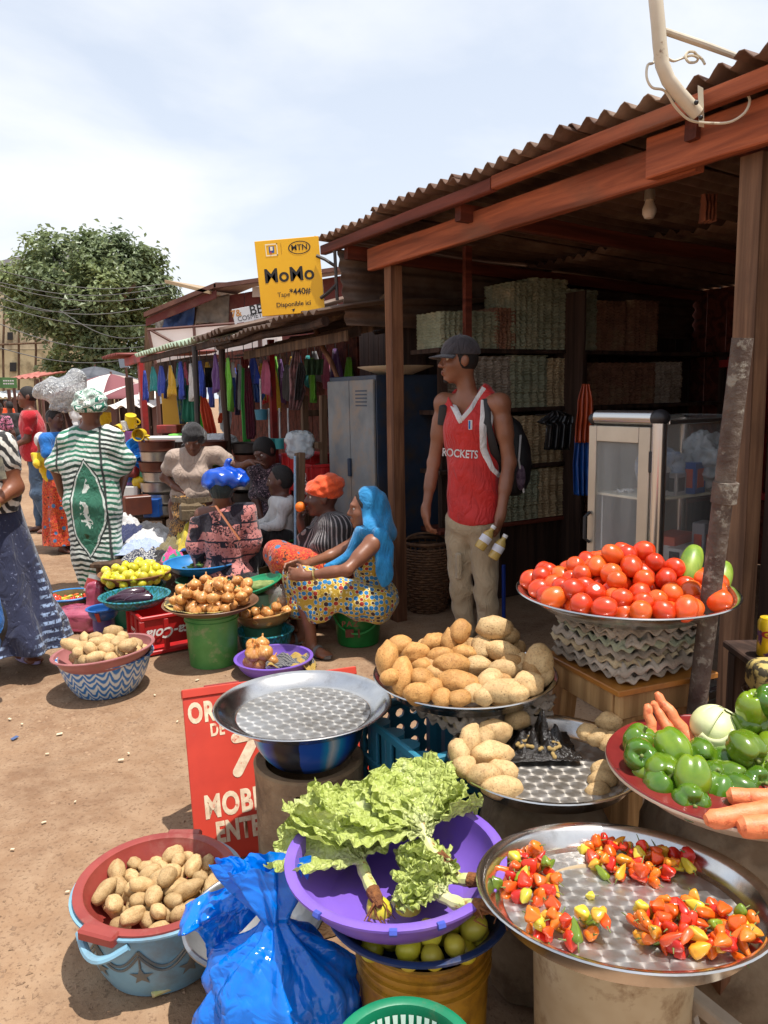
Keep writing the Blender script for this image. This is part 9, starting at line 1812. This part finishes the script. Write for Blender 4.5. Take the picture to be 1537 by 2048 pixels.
# ================================================================ household goods stall
YS=7.6
def G(px,py,Y=YS):return at(px,py,Y)
for lab,rows_,m,sd,Y in (('green net bag hanging at the left of the awning stall',[(770,372,384),(800,368,400),(835,366,408),(845,372,400)],mat('teal_net',S(50,130,104),.7),1,8.3),('lime green plastic apron hanging in the awning stall',[(775,392,400),(800,388,412),(850,398,418),(868,404,424)],mat('lime_plastic',S(84,190,40),.5),2,8.0),('orange-red apron hanging beside the lime one',[(785,402,408),(820,400,424),(860,408,434),(880,412,436)],mat('orange_red_cloth',S(206,70,34),.7),3,7.95),('blue ruffled cloth hanging under the awning',[(727,393,402),(750,388,408),(780,388,410)],mat('royal_blue_cloth',S(30,60,170),.7),4,8.4),('blue patterned apron hanging near the red post',[(756,366,372),(780,352,374),(820,358,376),(848,362,372)],mat('blue_print',S(40,80,150),.7,0,S(140,160,90),vs=20),5,8.6),('white bundle of cords hanging under the awning',[(725,440,450),(750,438,458),(790,442,460),(800,448,456)],M_whc,6,7.9),('bundle of grey socks hanging under the awning',[(728,428,436),(760,424,440),(770,428,438)],cloth('grey_sock',S(140,140,146),S(90,96,120)),7,8.1),('green plastic strip hanging beside the black pole',[(726,484,490),(800,482,494),(880,486,502),(892,490,504)],mat('grass_green',S(70,176,70),.5),8,7.3),('white strip hanging left of the green strip',[(730,478,484),(800,476,486),(820,478,486)],M_whc,9,7.35),('maroon cloth hanging beside the green strip',[(736,490,500),(800,490,508),(868,494,512),(878,496,508)],cloth('maroon_cloth',S(112,34,56),S(96,28,48)),10,7.2),('red cap hanging above the maroon cloth',[(714,484,494),(726,483,498),(736,486,496)],M_redp,11,7.2),('blue garment hanging right of the maroon cloth',[(750,505,515),(790,506,532),(805,510,524)],M_bu,12,7.3),('pink and black bra set hanging by the frame stool',[(696,588,598),(740,578,604),(780,580,612),(820,578,600)],cloth('pink_black',S(150,104,104),S(30,26,28),vs=14),13,6.1),('black garment hanging right of the pink one',[(725,598,606),(745,594,612),(800,590,600)],M_blkc,14,6.05),('blue and white plastic bag hanging left of the black pole',[(755,462,470),(790,458,474),(815,460,472)],M_bu,15,7.7),('yellow funnel-like cloth hanging near the white cords',[(782,446,462),(795,444,456),(808,448,454)],M_yelc,16,7.8),('dark green towel at the back of the awning stall',[(718,608,648),(750,610,646)],cloth('green_towel',S(60,90,60),S(50,76,50)),17,6.6),('orange sock hanging by the ropes',[(826,440,446),(838,436,446),(846,438,444)],M_orange,18,7.6),('dark cloth hanging between the ropes and blue cloth',[(735,410,425),(775,412,424)],M_blkc,19,8.2),('purple garment at the stall edge',[(740,474,482),(830,472,480)],cloth('purple_garment',S(80,60,100),S(66,48,84)),20,7.4)):
 hang('hanging_garment' if 'bag' not in lab else 'hanging_bag',lab,'goods',rows_,Y,m,.03,sd*1.3,14,16,.005)
# white cord loops
for i,(px,py,n_) in enumerate(((447,760,7),(452,830,6))):
 mb=MB()
 for k in range(n_):x=px+(k-n_/2)*3;mb.tube([G(x,py-35,7.75),G(x-3,py,7.7),G(x,py+28+k % 3*4,7.72),G(x+4,py+10,7.76),G(x+3,py-30,7.78)],.011,5)
 o=mb.build('rope_hank',M_whc);tag(o,['upper white rope hank hanging under the awning','lower white rope hank hanging beside the black pole'][i],'rope')
# counter with pots
ct_=thing('goods_counter','plank counter piled with household goods behind the woman in beige','counter',V((G(390,900).x,YS+.2,0)))
for i in range(4):MB().box((0,-.25+i*.2,.80),(1.9,.19,.03),None,.004).build('board',M_wood,ct_,smooth=False)
for x in (-.85,.85):
 for y in (-.25,.35):MB().box((x,y,.39),(.06,.06,.78),None,.004).build('leg',M_wood,ct_,smooth=False)
def simple(name,label,cat,px,py,Y,prof,m,group=None,n=20,rot=(0,0,0)):
 mb=MB();mb.lathe(prof,n);o=mb.build(name,m,None,angle=40);o.location=at(px,py,Y);o.rotation_euler=rot;return tag(o,label,cat,group)
potp=[(0,0),(.12,0),(.15,.02),(.16,.1),(.17,.105),(.15,.1),(.14,.02),(0,.01)];M_pal=mat('aluminium_pot',(.55,.53,.5),.35,.8,(.4,.36,.32),vs=6);M_pbr=mat('brown_pot_enamel',S(110,56,36),.4,0,S(84,42,30),vs=6)
for i,(px,py,m) in enumerate(((315,905,M_pbr),(318,925,M_pal),(316,945,M_pbr),(322,965,M_pal),(318,985,M_pal),(326,1008,M_pal),(330,1030,M_pal),(500,908,M_blk),(505,930,M_pbr),(502,955,M_blk),(500,980,M_pal),(498,1005,M_blk),(420,905,M_pbr))):
 simple('cooking_pot',['topmost brown pot in the stack left of the woman in beige','silver pot second from the top in the left stack','lower brown pot in the left stack','silver pot in the middle of the left stack','silver pot below the middle of the left stack','wide silver pot low in the left stack','silver pot at the foot of the left stack','topmost black pot beside the black pole','brown pot beside the black pole','black pot in the middle beside the pole','silver pot low beside the pole','black pot at the foot of the pole','brown pan behind the woman in beige'][i],'pot',px,py,6.9 if px<450 else 7.0,potp,m,'cooking pots stacked at the goods stall')
mugp=[(0,0),(.045,0),(.05,.1),(.052,.102),(.046,.1),(.042,.01),(0,.008)];M_ym=plastic('yellow_mug_plastic',S(222,190,34),S(200,164,24),dlo=.8,dhi=.95);M_lil=plastic('lilac_mug_plastic',S(150,90,160),S(130,74,140),dlo=.8,dhi=.95)
mp=thing('mug_pole','post hung with coloured plastic mugs left of the red post','post',V((*at(268,900,7.2).to_2d(),0)));MB().box((0,0,.85),(.06,.06,1.7),None,.005).build('timber',M_dark,mp,smooth=False)
for lab,px,py,m,rt,sc in (('large yellow plastic mug topmost on the mug post',262,830,M_ym,(3.5,.2,0),1.1),('yellow mug hanging lower on the mug post',272,872,M_ym,(3.3,-.3,0),1.25),('second yellow mug facing forward beside it',284,868,M_ym,(1.6,.2,0),1.1),('small yellow mug at the left of the mug post',240,855,M_ym,(1.8,.4,0),.8),('lilac mug on the mug post',258,862,M_lil,(3.3,.1,0),.9),('white enamel mug on the mug post',250,842,M_whc,(3.2,0,0),.8)):
 t=thing('plastic_mug',lab,'mug',at(px,py,7.05),0,'plastic mugs on the mug post');t.rotation_euler=rt;t.scale=(sc,)*3;mb=MB();mb.lathe(mugp,20);mb.build('cup',m,t,angle=40);mb=MB();mb.tube([(.048+.03*math.sin(math.pi*k/8),0,.02+.06*k/8) for k in range(9)],.007,6);mb.build('handle',m,t)
M_hat=mat('blue_hat_plastic',S(18,120,200),.4)
for i,(px,py) in enumerate(((275,900),(285,908),(290,918),(268,912))):simple('plastic_bowl',['topmost bright blue plastic bowl hanging under the mugs','second bright blue bowl hanging under the mugs','lowest bright blue bowl hanging under the mugs','leftmost bright blue bowl hanging under the mugs'][i],'bowl',px,py,7.0+.02*i,[(0,0),(.05,.0),(.09,.06),(.1,.062),(.085,.055),(.045,.008),(0,.008)],M_hat,'blue bowls under the mugs',20,(1.2+.2*i,.2*i,0))
def carton(label,px,py,Y,s,m,nm='goods_box',rz=0.0):o=MB().box((0,0,0),s,None,.006).build(nm,m,None,smooth=False);o.location=at(px,py,Y);o.rotation_euler=(0,0,rz);tag(o,label,'box')
carton('red toolbox lying on the goods counter',338,858,7.6,(.2,.14,.08),M_redp,'toolbox');carton('white tray of small goods on the counter',330,878,7.3,(.5,.3,.05),M_wbx);carton('green tray of small goods behind the woman in beige',375,872,7.5,(.3,.25,.05),mat('green_tray_plastic',S(110,190,70),.5));carton('yellow plastic box hanging on the red post',347,818,8.9,(.22,.12,.36),mat('amber_box',S(200,150,30),.5));carton('red and white carton on the ground left of the pots',285,1015,6.8,(.12,.12,.1),M_redp);carton('blue crate on the ground below the stacked pots',306,1015,6.7,(.14,.12,.16),M_bu);carton('white carton below the mug post',262,985,6.9,(.16,.12,.12),M_wbx);carton('brown drawer standing on the ground beside the pots',275,1010,6.6,(.22,.14,.16),M_pbr,'drawer',.5)
for i,(px,py,m) in enumerate(((265,945,M_redp),(290,950,mat('mint_plastic',S(110,200,160),.4)),(300,940,M_orange),(280,965,M_ym),(296,975,M_hat),(270,968,M_lil),(258,952,M_bu),(305,960,M_redp))):
 o=lumpy('toy',['red toy at the left of the toy pile','mint green toy in the toy pile','orange toy high in the toy pile','yellow toy in the middle of the toy pile','blue toy low in the toy pile','lilac toy in the toy pile','dark blue toy at the back of the toy pile','red toy at the right of the toy pile'][i],'toy',at(px,py,6.9+.05*(i % 3)),(.06,.05,.05),m,.5,7.,(20,14),seed=i*2.0,power=.7);o['group']='plastic toys under the mugs'
tb2=thing('goods_shelf','low shelf carrying plastic toys and cartons under the mugs','shelf',V((*at(282,980,7.0).to_2d(),0)))
for z in (.18,.42,.62):MB().box((0,0,z),(.5,.3,.02),None,.003).build('board',M_wood,tb2,smooth=False)
for x in (-.23,.23):
 for y in (-.12,.12):MB().box((x,y,.36),(.03,.03,.72),None,.003).build('leg',M_wood,tb2,smooth=False)
t,R,W,Hh,th=sign_board('water_poster','sky blue poster lettered Mada behind the red post',[(324,762),(364,756),(364,795),(326,800)],8.9,mat('sky_poster',S(90,150,190),.5,0,S(180,200,210),vs=4));lettering('lettering','Mada',.075,M_redp,t,on(-.1,-.35),R,off=.002)
# scrub brushes / plungers in turquoise and pink pots
for i,(px,m) in enumerate(((540,'turquoise'),(561,'turquoise'),(578,'pink'),(523,'blue'))):
 mm=mat(m+'_pot_plastic',{'turquoise':S(60,150,150),'pink':S(190,90,100),'blue':S(60,120,140)}[m],.45);t=thing('toilet_brush',['turquoise brush pot hanging left of the other turquoise one','turquoise brush pot next to the pink one','pink brush pot hanging by the white bundle','blue brush pot hanging highest in the row'][i],'brush',at(px,884 if i<3 else 826,6.9),0,'brush pots hanging in the awning stall');mb=MB();mb.lathe([(0,-.06),(.05,-.06),(.06,.03),(0,.035)],18);mb.build('pot',mm,t,angle=40);mb=MB();mb.tube([(0,0,.03),(.004,0,.30)],.008,6);mb.build('handle',M_whc,t)
lumpy('white_bundle','white plastic bundle with a blue patch on the timber counter','bundle',at(600,890,6.0),(.105,.08,.10),M_fog,.45,5.,(56,40),seed=11,power=.65)
# thin string lines that the hanging goods hang from
for i,(a,b_,Y) in enumerate((((350,722),(520,716),8.0),((470,712),(620,694),6.9))):mb=MB();mb.tube([at(*a,Y),at(*b_,Y)],.006,4);o=mb.build('hanging_line',M_wire);tag(o,['line under the awning carrying the aprons','line carrying the brush pots and bras'][i],'line')
# ================================================================ litter and pebbles
M_lit=mat('pale_litter',S(206,190,160),.8);rl=random.Random(3);spots=[(243,1522,.018),(30,1478,.025),(310,1392,.012),(150,1385,.01),(395,1362,.02),(45,1450,.012),(120,1470,.02),(355,1445,.01),(20,1440,.015),(95,1510,.012)]+[(rl.uniform(-20,700),1240+rl.random()**.7*560,rl.uniform(.006,.014)) for _ in range(18)]
for i,(px,py,s_) in enumerate(spots):
 p=gnd(px,py);mb=MB();mb.box((0,0,.004),(s_*1.3,s_*.7,.004),None,.001);o=mb.build('litter_scrap',mat('faded_blue_scrap',S(70,90,130),.8) if i==1 else M_lit,None,smooth=False);o.location=p+V((0,0,.002));o.rotation_euler=(.1,-.1,i*1.1);tag(o,['pale scrap alone on the dirt left of the red board','blue crumpled scrap on the dirt at the left'][i] if i<2 else 'pale scrap of litter on the trodden dirt','litter','scraps on the dirt')
vs=[];fs=[]
for k in range(1000):
 px,py=rl.uniform(-50,760),rl.uniform(1250,2060);p=gnd(px,py);s_=rl.choice((.003,.004,.005,.007,.010))*rl.uniform(.6,1.2);i0=len(vs);a=rl.random()*6
 for (x,y,z) in ((1,0,0),(-.3,.9,0),(-.8,-.5,0),(.1,0,.8)):vs.append((p.x+s_*(x*math.cos(a)-y*math.sin(a)),p.y+s_*(x*math.sin(a)+y*math.cos(a)),.012*fbm(p.x*1.3,p.y*1.3,3.1)+.008*fbm(p.x*4,p.y*4,1.7)-.004+s_*z*.8))
 fs += [(i0,i0+1,i0+3),(i0+1,i0+2,i0+3),(i0+2,i0,i0+3)]
for k in range(320):
 px,py=rl.gauss(150,110),rl.gauss(1445,45);p=gnd(px,py);s_=rl.uniform(.006,.017);i0=len(vs);a=rl.random()*6;zb_=.012*fbm(p.x*1.3,p.y*1.3,3.1)+.008*fbm(p.x*4,p.y*4,1.7)-.005
 for q in range(5):a2=a+q*1.2566;vs.append((p.x+s_*math.cos(a2)*rl.uniform(.6,1.2),p.y+s_*math.sin(a2)*rl.uniform(.6,1.2),zb_))
 vs.append((p.x,p.y,zb_+s_*rl.uniform(.3,.7)));fs += [(i0+q,i0+(q+1) % 5,i0+5) for q in range(5)]
mb=MB();mb.add(vs,fs);o=mb.build('gravel',mat('pebble',S(160,130,102),.9,0,S(128,102,80),vs=30),None,smooth=False);tag(o,'scattered grit and small pebbles on the dirt','gravel',None,'stuff')
leek=MB();leek.tube([gnd(305,2000)+V((0,0,.015)),gnd(350,1980)+V((0,0,.02)),gnd(400,1945)+V((0,.03,.02))],[.008,.014,.016],8);o=leek.build('leek_stump',M_stalk);tag(o,'withered lettuce stump lying at the foot of the blue tub','stump')
# ================================================================ deeper rows of goods in the awning stall
rg=random.Random(17);pal=[('cream',S(226,216,196)),('crimson',S(190,36,46)),('teal',S(40,150,150)),('mustard',S(222,176,50)),('royal blue',S(44,70,170)),('white',S(210,206,200)),('lime',S(110,180,50)),('pink',S(200,100,130)),('sky blue',S(90,150,200)),('grey',S(130,128,130)),('orange',S(214,104,40)),('purple',S(100,60,120))]
pm=[cloth('stall_'+k.replace(' ','_'),c) for k,c in pal]
k=0
for row,(n_,z0,z1,us) in enumerate(((.88,1.45,1.95,15),(.55,1.1,1.9,10),(.05,1.35,1.92,12),(-.28,1.5,1.93,9))):
 for i in range(us):
  u=-5.6+3.4*(i+.5)/us+rg.uniform(-.06,.06);ci=rg.randrange(len(pal));w=rg.uniform(.12,.26);h=rg.uniform(.25,.5);zt_=z1-rg.uniform(0,.1);t=thing('hanging_garment',pal[ci][0]+' garment hanging in the %s of the awning stall' % ['back wall row','inner row','middle row','front row'][row],'garment',sh(u,n_,zt_),0,'garments hung in rows in the awning stall');sd=rg.random()*40
  def fn(a,b,w=w,h=h,sd=sd,u=u,n_=n_,zt_=zt_,loc=t.location.copy()):
   ww=w*(.35+.75*min(1,b*2.2))*(1-.15*b*math.sin(sd));return sh(u+(a-.5)*ww,n_-.02*math.sin(a*11+sd+2*b)*(.3+b)-.02*fbm(a*3,b*3,sd),zt_-h*b+.02*math.sin(a*5+sd)*(b>.9))-loc
  mb=MB();mb.grid(fn,12,10);mb.build('cloth',pm[ci],t,angle=None,solid=.005)
  mb=MB();mb.tube([V((0,0,.0)),V((0,0,min(.12,2.02-zt_)))],.004,4);mb.build('hook',M_wire,t)
# piles on the counter
for i in range(14):
 px=300+i*20+rg.uniform(-6,6);ci=rg.randrange(len(pal));o=MB().box((0,0,.04),(rg.uniform(.08,.2),rg.uniform(.08,.15),rg.uniform(.05,.12)),None,.008).build('goods_box',pm[ci],None,smooth=False);p=at(px,880,7.85);o.location=V((p.x,7.6+rg.uniform(-.05,.3),.83));o.rotation_euler=(0,0,rg.uniform(-.5,.5));tag(o,pal[ci][0]+' packet in the pile on the goods counter','packet','packets on the goods counter')
lumpy('rope_coil_heap','tangled heap of white rope on the goods counter behind the woman in beige','rope',at(435,885,7.2),(.17,.12,.075),M_whc,.5,9.,(64,40),seed=4,power=.8)
# people deeper in the street, seen between the booths
far_person('distant woman in yellow top at the far booths',18.0,215,930,812,SK3,(.4,1,0),M_yelc,M_brown,True,None,.022)
far_person('distant man in white shirt near the far booths',20.0,160,915,808,SK3,(-.5,-.8,0),M_whc,M_jean,False,None,.022)
far_person('distant person in orange at the end of the street',24.0,20,895,806,SK3,(.5,-.8,0),M_orange,M_blkc,False,None,.025)
